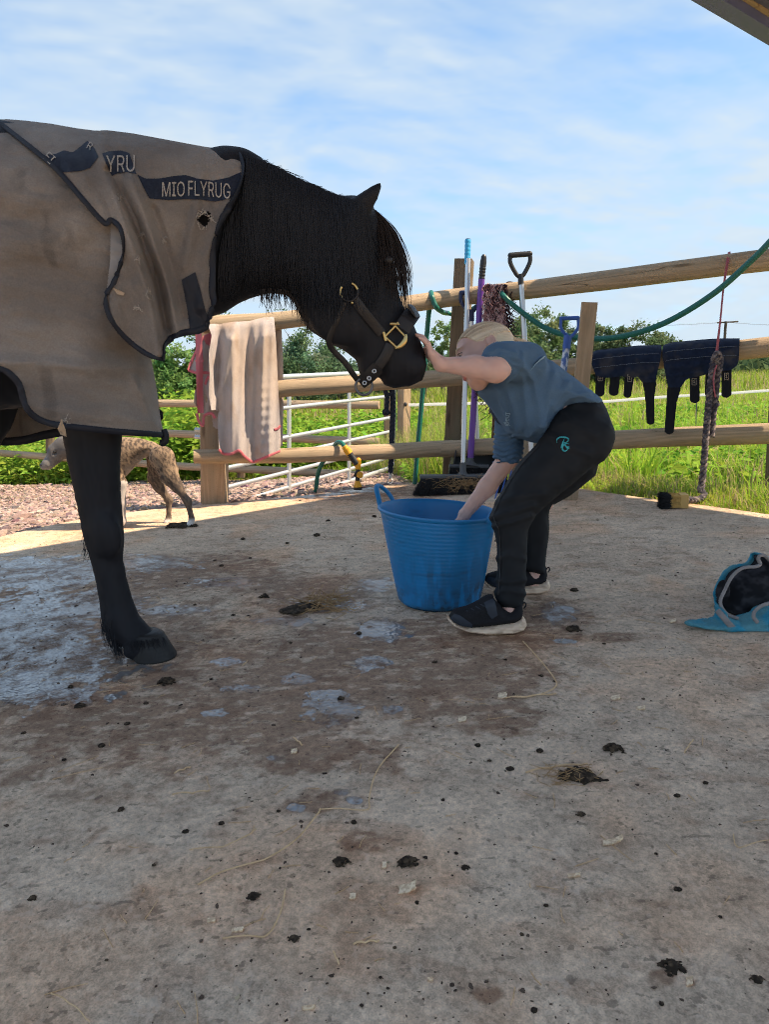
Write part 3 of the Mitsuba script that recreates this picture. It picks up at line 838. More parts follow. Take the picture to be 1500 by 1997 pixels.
put('far_hedge', (v.reshape(-1, 3), np.vstack([np.stack([q, q + 1, q + 2], 1), np.stack([q, q + 2, q + 3], 1)])), 'm_leaf', False, color=np.repeat(col, 4, 0))
stuff('far_hedge', 'distant hedge running along the far edge of the field', 'hedge')


def grass(key, x, y, h, w, tone, dry, seed, lean=0.5, m=4):
    r = np.random.default_rng(seed); n = len(x)
    z = ground_z(x, y)
    root = np.stack([x, y, z - 0.01], 1)
    a = r.uniform(0, 6.28, n); bend = np.abs(r.normal(0, lean, n)) * h
    side = np.stack([np.cos(a), np.sin(a), 0 * a], 1)
    t = np.linspace(0, 1, m)[None, :, None]
    path = root[:, None] + np.array([0, 0, 1.0]) * h[:, None, None] * (t - 0.28 * t**2.5 * np.minimum(bend / h, 1)[:, None, None]) + side[:, None] * bend[:, None, None] * t**1.9
    wd = np.stack([-np.sin(a), np.cos(a), 0 * a], 1) + r.normal(0, 0.4, (n, 3)) * [1, 1, 0]; wd /= np.linalg.norm(wd, axis=1, keepdims=True)
    v, f = strips(path, w * r.uniform(0.6, 1.3, n), w * 0.12, wd)
    patch = meshkit.fbm(np.stack([x * 0.8, y * 0.8, 0 * x], 1), 3, seed)
    col = np.array(tone) * (0.15 + 1.7 * patch[:, None]) * r.uniform(0.7, 1.3, (n, 1)) * (1 + r.normal(0, 0.08, (n, 3)) * [1.3, 0.4, 0.6])
    d = r.random(n) < dry * (0.4 + 1.2 * meshkit.fbm(np.stack([x * 1.3, y * 1.3, 5 + 0 * x], 1), 3, seed + 5))
    col[d] = np.array([0.5, 0.42, 0.24]) * r.uniform(0.6, 1.2, (d.sum(), 1))
    put(key, (v, f), 'm_leaf', False, color=np.clip(np.repeat(col, 2 * m, 0), 0.01, 0.6))


def wedge(n, d0, d1, k0, k1, seed, power=2.0):
    r = np.random.default_rng(seed); d = (r.random(n) * (d1**power - d0**power) + d0**power)**(1 / power); k = r.uniform(k0, k1, n)
    return k * d, d


# near bank to the right of and behind the yard fence: tufts
x, y = wedge(46000, 3.0, 9.5, -0.02, 0.72, 1, 1.6)
tuft = np.random.default_rng(3)
cx, cy = wedge(300, 3.0, 9.5, -0.02, 0.72, 2, 1.6)
k = tuft.integers(0, 300, 46000); on = tuft.random(46000) < 0.74
x = np.where(on, cx[k] + tuft.normal(0, 0.085, 46000), x); y = np.where(on, cy[k] + tuft.normal(0, 0.085, 46000), y)
th = tuft.gamma(4.5, 0.22, 300)
ok = (shapely.distance(shapely.points(x, y), PAD_POLY) > 0.015) & ((x > 0.02 * y + 0.05) & ~shapely.contains_xy(GRAVEL, x, y))
bare = meshkit.fbm(np.stack([x * 1.1, y * 1.1, 2 + 0 * x], 1), 3, 77) > 0.60
ok &= ~(bare & (rng.random(46000) < 0.8))
dp = shapely.distance(shapely.points(x, y), PAD_POLY)
h = np.where(on, 0.145 * th[k], 0.07) * rng.uniform(0.5, 1.3, 46000) * np.clip(0.35 + dp * 1.6, 0, 1)
grass('field_grass', x[ok], y[ok], h[ok] + 0.02, 0.0070, (0.34, 0.55, 0.06), 0.24, 11, 0.6)
x, y = wedge(40000, 3.0, 5.4, 0.02, 0.72, 51, 1.5)
dp = shapely.distance(shapely.points(x, y), PAD_POLY)
ok = (dp > 0.012) & (dp < 0.55) & (x > 0.02 * y + 0.05) & ~shapely.contains_xy(GRAVEL, x, y)
grass('field_grass__006', x[ok], y[ok], rng.uniform(0.05, 0.17, ok.sum()) * np.clip(0.4 + dp[ok] * 2, 0, 1), 0.0050, (0.34, 0.50, 0.06), 0.42, 52, 0.8)
def tufted(n, m, d0, d1, k0, k1, seed, spread, frac=0.8):
    r = np.random.default_rng(seed); cx, cy = wedge(m, d0, d1, k0, k1, seed + 1, 1.5); k = r.integers(0, m, n); th = r.gamma(4, 0.25, m)[k]
    x0, y0 = wedge(n, d0, d1, k0, k1, seed + 2, 1.5); on = r.random(n) < frac
    s_ = spread * (0.5 + cy[k] / 14)
    return np.where(on, cx[k] + r.normal(0, 1, n) * s_, x0), np.where(on, cy[k] + r.normal(0, 1, n) * s_, y0), np.where(on, th, 0.5)


x, y, th = tufted(34000, 620, 8.6, 24, -0.02, 0.62, 60, 0.15)
grass('field_grass__001', x, y, 0.04 + 0.13 * th * rng.uniform(0.5, 1.3, len(x)), 0.011, (0.33, 0.50, 0.06), 0.25, 12, 0.7, 3)
# rank growth beyond the paddock fence on the left and behind the gate
x, y = wedge(52000, 9.7, 21, -0.62, 0.04, 6, 1.5)
ok = ~shapely.contains_xy(GRAVEL, x, y) & (y > 9.7 + 0.0 * x)
grass('field_grass__002', x[ok], y[ok], rng.uniform(0.08, 0.36, ok.sum()) * np.where(y[ok] > 10.4, 1, 0.6), 0.007, (0.27, 0.40, 0.05), 0.12, 13, 0.6, 3)
x, y = wedge(16000, 5.2, 9.9, -0.02, 0.13, 7, 1.5)
ok = ~shapely.contains_xy(GRAVEL, x, y) & (shapely.distance(shapely.points(x, y), PAD_POLY) > 0.05)
grass('field_grass__003', x[ok], y[ok], rng.uniform(0.12, 0.55, ok.sum()), 0.0045, (0.28, 0.40, 0.06), 0.35, 14, 0.4)
x, y = wedge(26000, 24, 52, -0.62, 0.66, 8, 1.4)
grass('field_grass__004', x, y, rng.uniform(0.25, 0.65, len(x)), 0.018, (0.27, 0.38, 0.05), 0.22, 15, 0.6, 3)
# seedy weeds straggling over the gravel and its edges
x, y = wedge(5000, 4.0, 10.4, -0.62, 0.05, 9, 1.4)
pt = meshkit.fbm(np.stack([x * 1.6, y * 1.6, 8 + 0 * x], 1), 3, 31)
ok = shapely.contains_xy(GRAVEL, x, y) & ((pt > 0.63) | (y > 9.3) | (shapely.distance(shapely.points(x, y), PAD_POLY) < 0.16)) & (shapely.distance(shapely.points(x, y), PAD_POLY) > 0.02)
grass('field_grass__005', x[ok], y[ok], rng.uniform(0.03, 0.10, ok.sum()), 0.004, (0.13, 0.18, 0.04), 0.45, 16, 0.7, 3)
stuff('field_grass', 'long sunlit grass and dry stems growing round the yard and over the field', 'grass')


def weeds(key, x, y, h, leaf, tone, seed):
    """Broad leaved growth: leaves in whorls up short stems."""
    r = np.random.default_rng(seed); n = len(x); m = 9
    z = ground_z(x, y)
    t = np.tile(np.linspace(0.15, 1, m), (n, 1)) * r.uniform(0.7, 1.1, (n, m))
    c = np.stack([x[:, None] + r.normal(0, 0.07, (n, m)), y[:, None] + r.normal(0, 0.07, (n, m)), z[:, None] + h[:, None] * t], -1).reshape(-1, 3)
    N = n * m
    a = r.normal(0, 1, (N, 3)); a[:, 2] = r.normal(-0.1, 0.35, N); a /= np.linalg.norm(a, axis=1, keepdims=True)
    up = np.array([0, 0, 1.0]) + r.normal(0, 0.45, (N, 3)); b = np.cross(a, up); b /= np.linalg.norm(b, axis=1, keepdims=True); nn = np.cross(b, a)
    L = leaf * r.uniform(0.5, 1.3, (N, 1)); W = L * 0.34
    v = np.stack([c, c + a * L * 0.45 + b * W - nn * L * 0.03, c + a * L - nn * L * 0.12, c + a * L * 0.45 - b * W - nn * L * 0.03], 1)
    q = np.arange(N) * 4
    col = np.array(tone) * r.uniform(0.6, 1.35, (N, 1)) * (1 + r.normal(0, 0.1, (N, 3)) * [1.2, 0.3, 0.5])
    put(key, (v.reshape(-1, 3), np.vstack([np.stack([q, q + 1, q + 2], 1), np.stack([q, q + 2, q + 3], 1)])), 'm_leaf', False, color=np.clip(np.repeat(col, 4, 0), 0.01, 0.5))


x, y = wedge(5200, 10.2, 17, -0.42, 0.05, 21, 1.4)
pt = meshkit.fbm(np.stack([x * 0.7, y * 0.7, 0 * x], 1), 3, 41)
ok = ~shapely.contains_xy(GRAVEL, x, y) & (pt > 0.40)
weeds('weeds', x[ok], y[ok], rng.uniform(0.25, 0.75, ok.sum()), 0.13, (0.22, 0.37, 0.05), 22)
x, y = wedge(5200, 4.2, 15, 0.0, 0.7, 23, 1.4)
pt = meshkit.fbm(np.stack([x * 0.9, y * 0.9, 0 * x], 1), 3, 43)
ok = ~shapely.contains_xy(GRAVEL, x, y) & (pt > 0.44) & (shapely.distance(shapely.points(x, y), PAD_POLY) > 0.15)
weeds('weeds__001', x[ok], y[ok], rng.uniform(0.06, 0.20, ok.sum()), 0.085, (0.24, 0.42, 0.06), 24)
x, y = wedge(2600, 10.5, 24, -0.3, -0.18, 27, 1.4)
weeds('weeds__002', x, y, rng.uniform(0.5, 1.2, len(x)), 0.14, (0.22, 0.36, 0.05), 28)
x, y = wedge(4200, 9.9, 15, -0.62, -0.30, 29, 1.4)
ok = ~shapely.contains_xy(GRAVEL, x, y)
weeds('weeds__003', x[ok], y[ok], rng.uniform(0.15, 0.5, ok.sum()), 0.10, (0.26, 0.40, 0.06), 30)
stuff('weeds', 'broad leaved nettles and docks growing beyond the rails', 'weeds')

# pole line on the far right
up = thing('utility_pole')
d = 95.0
a, b = PY(1409, 700, d), PY(1416, 627, d)
put(up + '__pole', tube(np.array([a - [0, 0, 4], b]), 0.17, 10), 'm_bark', 60)
c = PY(1420, 629, d); put(up + '__crossarm', tube(np.array([c - [1.4, 0, 0.0], c + [1.3, 0, 0.05]]), 0.09, 6), 'm_bark')
tag(up, 'distant wooden utility pole with crossarm above the right leg wrap', 'utility pole')
mat('m_wire', (0.12, 0.13, 0.14), 0.6, 0.3)
w = thing('overhead_wire')
for x0, y0, x1, y1, dd in ((1245, 636, 1416, 629, 0), (1416, 629, 1560, 636, 0.3)):
    put(w + '__span', tube(spline([PY(x0, y0, d + dd), PY((x0 + x1) / 2, (y0 + y1) / 2 + 1.2, d + dd), PY(x1, y1, d + dd)], 12), 0.022, 4), 'm_wire')
tag(w, 'thin overhead wires running from the distant utility pole', 'wire')
# ------------------------------------------------------------------ the horse
HY = 2.08
mat('m_coat', proc(lambda p, n, uv: mix((0.009, 0.010, 0.013), (0.020, 0.0205, 0.025), fbm(p.x * 55, p.y * 20, p.z * 9, 3))), 0.62, 0.22)
mat('m_hair', (0.015, 0.0165, 0.021), 0.7, 0.3)
mat('m_hair_brown', (0.026, 0.019, 0.016), 0.55, 0.3)
mat('m_hoof', proc(lambda p, n, uv: mix((0.010, 0.010, 0.011), (0.03, 0.028, 0.026), fbm(p.x * 15, p.y * 15, p.z * 140, 3))), 0.5, 0.35)


def side(pts, y): return [tuple(PY(a, b, y)[[0, 2]]) for a, b in pts]


HW_X = np.array([-900, -700, -560, -200, 100, 250, 330, 400, 470, 560, 640]); HW_W = np.array([0.10, 0.25, 0.28, 0.30, 0.265, 0.22, 0.17, 0.14, 0.115, 0.10, 0.095])
def xpx(X, y=HY): return 750 + FPX * 1.02 * X / y


horse = thing('horse')
tag(horse, 'black horse in a brown fly rug lowering its head to the child', 'horse')
F_ = Field((-2.2, 1.60, -0.01), (0.22, 2.58, 1.72), 0.009)
TORSO = [(470, 308), (400, 297), (260, 272), (190, 265), (100, 253), (0, 243), (-150, 262), (-300, 275), (-450, 258), (-560, 258), (-660, 300), (-725, 380), (-735, 480), (-700, 600), (-630, 690), (-500, 715), (-350, 765), (-150, 795), (0, 800), (130, 785), (225, 765), (275, 705), (300, 640), (350, 605), (430, 600)]
F_.slab(side(TORSO, HY), HY, lambda X, Z: np.interp(xpx(X), HW_X, HW_W), 0.26, 0.02)
NECK = [(440, 300), (480, 305), (520, 318), (560, 337), (600, 357), (640, 375), (684, 388), (715, 400), (735, 440), (720, 560), (650, 640), (607, 640), (590, 618), (577, 594), (560, 577), (527, 572), (500, 578), (467, 586), (420, 600), (350, 640), (300, 500), (360, 340)]
F_.slab(side(NECK, HY), HY, lambda X, Z: np.interp(xpx(X), [350, 450, 560, 700], [0.14, 0.115, 0.095, 0.085]), 0.11, 0.05)
HEAD = [(690, 388), (722, 404), (742, 432), (760, 478), (772, 540), (781, 584), (793, 610), (806, 632), (818, 660), (829, 690), (833, 716), (824, 742), (801, 753), (768, 757), (750, 752), (738, 734), (728, 742), (712, 744), (702, 733), (694, 702), (668, 682), (648, 673), (630, 661), (607, 640), (588, 600), (600, 520), (640, 430)]
F_.slab(side(HEAD, HY), HY, lambda X, Z: np.interp(xpx(X), [600, 690, 760, 800, 835], [0.092, 0.098, 0.072, 0.062, 0.055]) , 0.085, 0.03)
# cheek, brow, nostril, mouth
def hp(x, y, off): return PY(x, y, HY + off)
F_.ell(hp(660, 610, -0.07), (0.075, 0.032, 0.085), 0.03)
F_.ell(hp(812, 712, -0.043), (0.028, 0.016, 0.03), 0.015)
F_.cap(hp(818, 704, -0.062), hp(809, 721, -0.060), 0.008, 0.006, 0.006, cut=True)
F_.cap(hp(738, 736, -0.06), hp(772, 752, -0.058), 0.0035, 0.003, 0.004, cut=True)
for sgn in (-1, 1):                           # ears
    yy = HY + sgn * 0.055
    F_.slab(side([(684, 392), (708, 374), (748, 352), (738, 384), (725, 412), (706, 440), (690, 430)], yy), yy, 0.026, 0.024, 0.012)
F_.cap(hp(741, 368, -0.085), hp(712, 408, -0.085), 0.004, 0.014, 0.008, cut=True)
# forelegs: the near one from its outline
LEG = [(118, 720), (124, 845), (131, 890), (144, 950), (158, 1020), (163, 1049), (172, 1072), (183, 1108), (193, 1150), (200, 1195), (205, 1222), (222, 1244), (243, 1252), (247, 1276), (300, 1290), (326, 1262), (318, 1244), (290, 1220), (271, 1199), (258, 1167), (246, 1124), (240, 1088), (242, 1056), (240, 1028), (233, 968), (231, 905), (234, 845), (262, 720)]
LY = 1.95
def legw(X, Z): return np.interp(Z, [0.0, 0.12, 0.20, 0.35, 0.47, 0.60, 0.80, 0.95], [0.050, 0.044, 0.040, 0.036, 0.052, 0.058, 0.075, 0.11])
F_.slab(side(LEG, LY), lambda X, Z: np.interp(Z, [0, 0.7, 1.0], [LY - 0.01, LY + 0.01, LY + 0.05]) + 0 * X, legw, 0.055, 0.02)
F_.ell(PY(208, 1046, LY - 0.040), (0.040, 0.016, 0.055), 0.03)
F_.cap(PY(199, 1092, LY - 0.044), PY(222, 1186, LY - 0.050), 0.008, 0.007, 0.014, cut=True)
F_.cap(PY(224, 1092, LY - 0.046), PY(246, 1186, LY - 0.052), 0.006, 0.006, 0.012, cut=True)
F_.ell(PY(226, 1212, LY - 0.034), (0.026, 0.016, 0.026), 0.014)
def hx(px, y, z): return np.array([(px - 750) / FPX * y * 1.0, y, z])
fl = 2.24
F_.chain([hx(40, fl - .03, 0.86), hx(-8, fl, 0.70), hx(-75, fl, 0.47), hx(-122, fl, 0.25), hx(-130, fl, 0.15), hx(-116, fl, 0.07)], [0.10, 0.070, 0.050, 0.036, 0.046, 0.048], 0.03, ((0, 1, 0), 0.85))
for y_, dx in ((1.93, 0), (2.23, 60)):        # hind legs
    F_.chain([hx(-590 + dx, y_, 1.02), hx(-540 + dx, y_, 0.80), hx(-640 + dx, y_, 0.50), hx(-628 + dx, y_, 0.17), hx(-605 + dx, y_, 0.075)], [0.20, 0.13, 0.055, 0.042, 0.048], 0.06, ((0, 1, 0), 0.8))
hv, hf = F_.mesh()
hv = relax(hv, hf, 3)
hn = normals(hv, hf)
hv = hv + hn * (0.004 * (meshkit.fbm(hv * [9, 9, 5], 3, 3) - 0.5))[:, None]
put(horse + '__body', (hv, hf), 'm_coat', True)


def depthmap(v, x0, y0, x1, y1, cell=6):
    """Nearest distance of the vertices on a grid of survey pixels, smoothed, as a function."""
    px, py = topix(v)
    nx, ny = int((x1 - x0) / cell) + 1, int((y1 - y0) / cell) + 1
    D = np.full((nx, ny), 9.0)
    i, j = np.round((px - x0) / cell).astype(int), np.round((py - y0) / cell).astype(int)
    ok = (i >= 0) & (i < nx) & (j >= 0) & (j < ny)
    np.minimum.at(D, (i[ok], j[ok]), v[ok, 1])
    hole = D > 8
    idx = ndimage.distance_transform_edt(hole, return_distances=False, return_indices=True)
    D = D[tuple(idx)]; D = ndimage.gaussian_filter(ndimage.minimum_filter(D, 2), 1.0)
    def f(x, y):
        c = np.stack([(np.asarray(x, float) - x0) / cell, (np.asarray(y, float) - y0) / cell])
        return ndimage.map_coordinates(D, c.reshape(2, -1), order=1, mode='nearest').reshape(np.shape(x))
    return f


horse_y = depthmap(hv, 380, 280, 850, 780)
# hooves
def hoof(c, yaw=0.0, s=1.0):
    a = np.linspace(0, 2 * np.pi, 28, endpoint=False)
    rows = []
    for z, rx, ry, ox in ((0.0, 0.070, 0.062, 0.010), (0.007, 0.073, 0.065, 0.009), (0.045, 0.064, 0.058, 0.000), (0.082, 0.055, 0.051, -0.009), (0.092, 0.043, 0.041, -0.012), (0.093, 0.001, 0.001, -0.012)):
        r = 1 - 0.10 * (np.cos(a) < -0.2) * (-np.cos(a) - 0.2)
        rows.append(np.stack([(ox + rx * np.cos(a) * r), ry * np.sin(a), np.full(28, z)], 1) * s)
    v = np.vstack(rows); f = []
    for k in range(5):
        for j in range(28): f.append([k * 28 + j, k * 28 + (j + 1) % 28, (k + 1) * 28 + (j + 1) % 28, (k + 1) * 28 + j])
    return v + c, np.array(f)


c = PY(298, 1300, LY - 0.008); c[2] = 0.0
put(horse + '__hoof', hoof(c, s=0.86), 'm_hoof', 50)
for q in (hx(-112, fl, 0), hx(-596, 1.93, 0), hx(-536, 2.23, 0)):
    put(horse + '__hoof', hoof(q), 'm_hoof', 50)
put(horse + '__eye', ico(hp(757, 508, -0.066), 0.012, 2), 'm_leather', True)


# hair: strands laid down the near side
def strands(pxpaths, off, r0, r1, m=9):
    """pxpaths: list of survey-pixel polylines; strands follow the coat at off metres in front of it."""
    out = []
    for pts, o in zip(pxpaths, off):
        q = spline(np.array(pts), m)
        y = horse_y(q[:, 0], q[:, 1])
        out.append(PYv(q[:, 0], q[:, 1], np.minimum(y, HY) - o))
    return prisms(np.array(out), r0, r1)


r = np.random.default_rng(5)
crest = np.array([(472, 304), (500, 310), (520, 318), (560, 337), (600, 357), (640, 375), (684, 388), (712, 398)])
paths, off = [], []
for i in range(2200):
    t = r.random(); p0 = spline(crest, 200)[int(t * 199)]
    L = r.uniform(120, 285) * (1 if t < 0.8 else 0.8)
    dx = r.normal(4, 8) + 14 * t
    x1 = p0[0] + dx; y1 = min(p0[1] + L, 560 + r.normal(0, 25) + (t > 0.55) * 38)
    paths.append([p0 + [r.normal(0, 2), 2], p0 + [dx * 0.25 + r.normal(0, 4), (y1 - p0[1]) * 0.33], p0 + [dx * 0.6 + r.normal(0, 6), (y1 - p0[1]) * 0.68], [x1 + r.normal(0, 5), y1]])
    paths[-1] = [np.array([max(q[0], np.interp(q[1], [303, 330, 368, 405, 440, 490, 560, 592], [474, 479, 471, 451, 432, 421, 419, 421]) + 7), q[1]]) for q in paths[-1]]
    off.append(r.uniform(0.002, 0.010))
_by = np.array([303, 330, 368, 405, 440, 490, 560, 592]); _bx = np.array([474, 479, 471, 451, 432, 421, 419, 421])
for i in range(600):                          # hair coming out from under the rug's neck edge
    y0 = r.uniform(312, 540); x0 = np.interp(y0, _by, _bx) + r.uniform(2, 34); L = r.uniform(60, 170); y1 = min(y0 + L, 586 + r.normal(0, 4))
    q = [np.array([x0, y0]), np.array([x0 + r.normal(1, 2), y0 + (y1 - y0) * 0.33]), np.array([x0 + r.normal(3, 3), y0 + (y1 - y0) * 0.67]), np.array([x0 + r.normal(5, 5), y1])]
    paths.append([np.array([max(a[0], np.interp(a[1], _by, _bx) + 6), a[1]]) for a in q]); off.append(r.uniform(0.0005, 0.006))
put(horse + '__mane', strands(paths, off, r.uniform(0.0014, 0.0026, 2800), 0.0006), 'm_hair', True); labels[horse + '__mane'] = {'kind': 'stuff'}
# wind-blown hairs over the crest
paths = []
for i in range(80):
    t = r.random() * 0.9; p0 = spline(crest, 200)[int(t * 199)]
    L = r.gamma(2.0, 16)
    paths.append([p0 + [0, 2], p0 + [L * 0.4, L * 0.2 - 4 * r.random()], p0 + [L, L * 0.52 - r.uniform(0, 9)]])
pp = np.array([PYv(*spline(np.array(p), 7).T, HY + 0.03 * r.normal() + np.zeros(7)) for p in paths])
put(horse + '__stray_hair', prisms(pp, 0.0009, 0.0004), 'm_hair', True); labels[horse + '__stray_hair'] = {'kind': 'stuff'}
# forelock
paths = []; ys = []
for i in range(330):
    a = r.random()
    p0 = np.array([708 + 26 * a, 398 + 14 * a]); u = r.random()
    end = np.array([735 + 66 * u ** 0.7 + r.normal(0, 6), 530 + 44 * u + r.normal(0, 22)])
    if r.random() < 0.25: end[1] = min(end[1] + r.uniform(0, 60), 612); end[0] = min(end[0], 792)
    bow = 10 + 18 * u
    paths.append([p0, p0 * 0.65 + end * 0.35 + [bow * 0.7, -4], p0 * 0.3 + end * 0.7 + [bow * 0.6, 0], end])
    ys.append(HY - 0.09 + 0.10 * u + r.normal(0, 0.018))
pp = np.array([PYv(*spline(np.array(p), 9).T, np.linspace(HY - 0.02, y, 9)) for p, y in zip(paths, ys)])
put(horse + '__forelock', prisms(pp, r.uniform(0.0009, 0.0020, 330), 0.0004), 'm_hair_brown', True); labels[horse + '__forelock'] = {'kind': 'stuff'}
# throat and jaw fringe
paths = []; ys = []
for i in range(150):
    x = r.choice([r.uniform(505, 565), r.uniform(565, 600)], p=[0.62, 0.38])
    y0 = np.interp(x, [500, 527, 560, 577, 600], [570, 566, 570, 590, 625]) - 4
    L = r.uniform(12, 44) * (1.2 if 515 < x < 545 else 0.9)
    paths.append([(x, y0), (x + r.normal(2, 2), y0 + L * 0.5), (x + r.normal(4, 5), y0 + L)]); ys.append(HY + r.normal(-0.03, 0.03))
pp = np.array([PYv(*spline(np.array(p), 6).T, y + np.zeros(6)) for p, y in zip(paths, ys)])
put(horse + '__throat_fringe', prisms(pp, 0.0011, 0.0004), 'm_hair_brown', True); labels[horse + '__throat_fringe'] = {'kind': 'stuff'}
# fetlock feather
paths = []; ys = []
for i in range(190):
    t = r.random(); p0 = np.array([201 + 34 * t, 1192 + 56 * t + r.normal(0, 6)])
    e = np.array([208 + 32 * t + r.normal(0, 4), p0[1] + r.uniform(26, 62)])
    paths.append([p0, (p0 + e) / 2 + [-6 * (1 - t), 0], e]); ys.append(LY + r.normal(0, 0.022))
pp = np.array([PYv(*spline(np.array(p), 6).T, y + np.zeros(6)) for p, y in zip(paths, ys)])
pp[..., 2] = np.maximum(pp[..., 2], 0.004)
put(horse + '__feather', prisms(pp, 0.0012, 0.0004), 'm_hair', True); labels[horse + '__feather'] = {'kind': 'stuff'}
paths = []; ys = []
for i in range(110):                          # coronet hair and short fringe behind the knee
    if i < 70: _u = r.random(); p0 = np.array([246 + 74 * _u, 1252 - 8 * _u + r.normal(0, 3)]); e = p0 + [r.normal(5, 3), r.uniform(8, 20)]; y = LY - 0.058 + r.normal(0, 0.004)
    else: p0 = np.array([162 + 16 * r.random(), 1040 + 40 * r.random()]); e = p0 + [r.normal(-2, 3), r.uniform(8, 22)]; y = LY + r.normal(0, 0.02)
    paths.append([p0, (p0 + e) / 2, e]); ys.append(y)
pp = np.array([PYv(*spline(np.array(p), 5).T, y + np.zeros(5)) for p, y in zip(paths, ys)])
put(horse + '__leg_hair', prisms(pp, 0.0010, 0.0004), 'm_hair', True); labels[horse + '__leg_hair'] = {'kind': 'stuff'}

# ------------------------------------------------------------------ the fly rug on the horse
mat('m_rug', proc(lambda p, n, uv: mix((0.252, 0.216, 0.188), (0.186, 0.157, 0.136), smoothstep(0.35, 0.7, fbm(p.x * 5, p.z * 7, 1.0, 4))) * (0.86 + 0.28 * noise(p.x * 420, p.z * 420, p.y * 420))
                  * (1 - 0.26 * smoothstep(0.62, 0.80, fbm(p.x * 21 + 3, p.z * 9.0, p.y * 9, 5)))), 0.85, 0.2, sheen=0.3)
_rb = scene.pop('m_rug'); scene['m_rug'] = two({'type': 'bumpmap', 'arbitrary': proc(lambda p, n, uv: fbm(p.x * 9 + p.z * 4, p.z * 26, p.y * 6, 3) + 0.30 * fbm(p.x * 60, p.z * 60, p.y * 60, 2) + 0.05 * noise(p.x * 500, p.z * 500, p.y * 500), eps=0.0015), 'scale': 0.012, 'bsdf': _rb['bsdf']})
mat('m_rug_inner', (0.34, 0.32, 0.31), 0.85, 0.2)
mat('m_binding', (0.012, 0.014, 0.022), 0.6, 0.35)
mat('m_band', proc(lambda p, n, uv: mix((0.012, 0.017, 0.032), (0.022, 0.028, 0.045), noise(p.x * 300, p.z * 300, 0))), 0.6, 0.35)
mat('m_thread', (0.42, 0.37, 0.32), 0.8, 0.2)
TOP_X = [-900, -735, -660, -560, -450, -300, -150, 0, 50, 100, 150, 190, 205, 260, 330, 400, 450, 475, 600]
TOP_Y = [500, 370, 270, 236, 238, 256, 246, 233, 237, 243, 252, 257, 255, 262, 275, 288, 294, 303, 357]
RW_X = [-900, -735, -650, -500, -200, 60, 200, 290, 350, 410, 470]; RW_W = [0.08, 0.27, 0.345, 0.36, 0.36, 0.308, 0.265, 0.225, 0.180, 0.150, 0.128]


def rug_base(x, y):
    """Distance of the rug's near side at a survey pixel."""
    x, y = np.asarray(x, float), np.asarray(y, float)
    d = (y - np.interp(x, TOP_X, TOP_Y)) / 190.0
    w = np.interp(x, RW_X, RW_W)
    q = np.clip(1 - d, 0, 1)
    return HY - w * np.sqrt(np.clip(1 - q**2.2, 0.0004, 1))


def line_d(x, y, pts):
    ls = shapely.LineString(pts)
    return shapely.distance(shapely.points(x, y), ls)


def ridge(x, y, pts, amp, w): return amp * np.exp(-(line_d(x, y, pts) / w)**2)


FRONT = ([600, 690, 705, 761, 817, 850], [285, 290, 296, 306, 313, 321])


def body_y(x, y):
    b = rug_base(x, y)
    xf = np.interp(y, FRONT[0], FRONT[1])
    q = np.clip(1 - (xf + 3 - x) / 130.0, 0, 1) * np.clip((y - 560) / 120, 0, 1)
    w = HY - b
    w = w * np.sqrt(np.clip(1 - q**2, 0.0004, 1))
    f = 0.022 * (meshkit.fbm(np.stack([x * 0.006 + y * 0.004, y * 0.024 - x * 0.007, 0 * x], -1), 4, 2) - 0.5)
    f = f + ridge(x, y, [(-200, 700), (0, 705), (160, 716), (300, 720)], 0.012, 12) + ridge(x, y, [(0, 480), (60, 470), (190, 430)], 0.008, 30)
    f = f + ridge(x, y, [(262, 740), (290, 800), (312, 835)], 0.016, 9) + ridge(x, y, [(60, 790), (170, 806), (300, 822)], 0.010, 14)
    f = f + ridge(x, y, [(0, 300), (60, 360), (150, 420)], 0.008, 40) + ridge(x, y, [(240, 640), (280, 720), (300, 780)], 0.010, 16)
    f = f + np.clip((y - 640) / 200, 0, 1) * 0.014 * np.sin(x * 0.045 + 1.2 * np.sin(y * 0.01)) * (x > -700)
    return HY - w - f * np.clip(w / 0.1, 0, 1)


FOLD_R1 = [(186, 268), (212, 330), (243, 430), (268, 510), (295, 590), (312, 690)]
FOLD_V1 = [(214, 335), (262, 430), (305, 540), (324, 640)]
FOLD_R2 = [(255, 345), (292, 450), (330, 560), (345, 645)]
FOLD_V2 = [(296, 410), (330, 510), (356, 620)]
FOLD_R0 = [(128, 300), (180, 380), (228, 455), (236, 540), (226, 620)]


def neck_y(x, y):
    b = rug_base(x, y) - 0.020
    a = np.clip((y - np.interp(x, TOP_X, TOP_Y)) / 60, 0, 1)
    f = ridge(x, y, FOLD_R1, 0.036, 13) - ridge(x, y, FOLD_V1, 0.034, 11) + ridge(x, y, FOLD_R2, 0.028, 13) - ridge(x, y, FOLD_V2, 0.022, 11) + ridge(x, y, FOLD_R0, 0.016, 22)
    f = f + ridge(x, y, [(262, 560), (282, 640), (300, 690)], 0.014, 15) - ridge(x, y, [(212, 280), (245, 340)], 0.01, 8) + ridge(x, y, [(330, 275), (345, 300), (352, 330)], 0.006, 6)
    f = f + 0.016 * (meshkit.fbm(np.stack([x * 0.035 - y * 0.012, y * 0.010, 0 * x], -1), 4, 12) - 0.5) + ridge(x, y, [(395, 330), (380, 430), (360, 520)], 0.008, 9) - ridge(x, y, [(372, 400), (345, 500)], 0.006, 7) + ridge(x, y, [(440, 400), (400, 500), (392, 600)], 0.008, 10) + 0.006 * np.sin(x * 0.16 + y * 0.03) * np.exp(-((y - np.interp(x, TOP_X, TOP_Y) - 14) / 18)**2)
    return np.minimum(b - f * a - 0.004, HY - 0.03 * a)


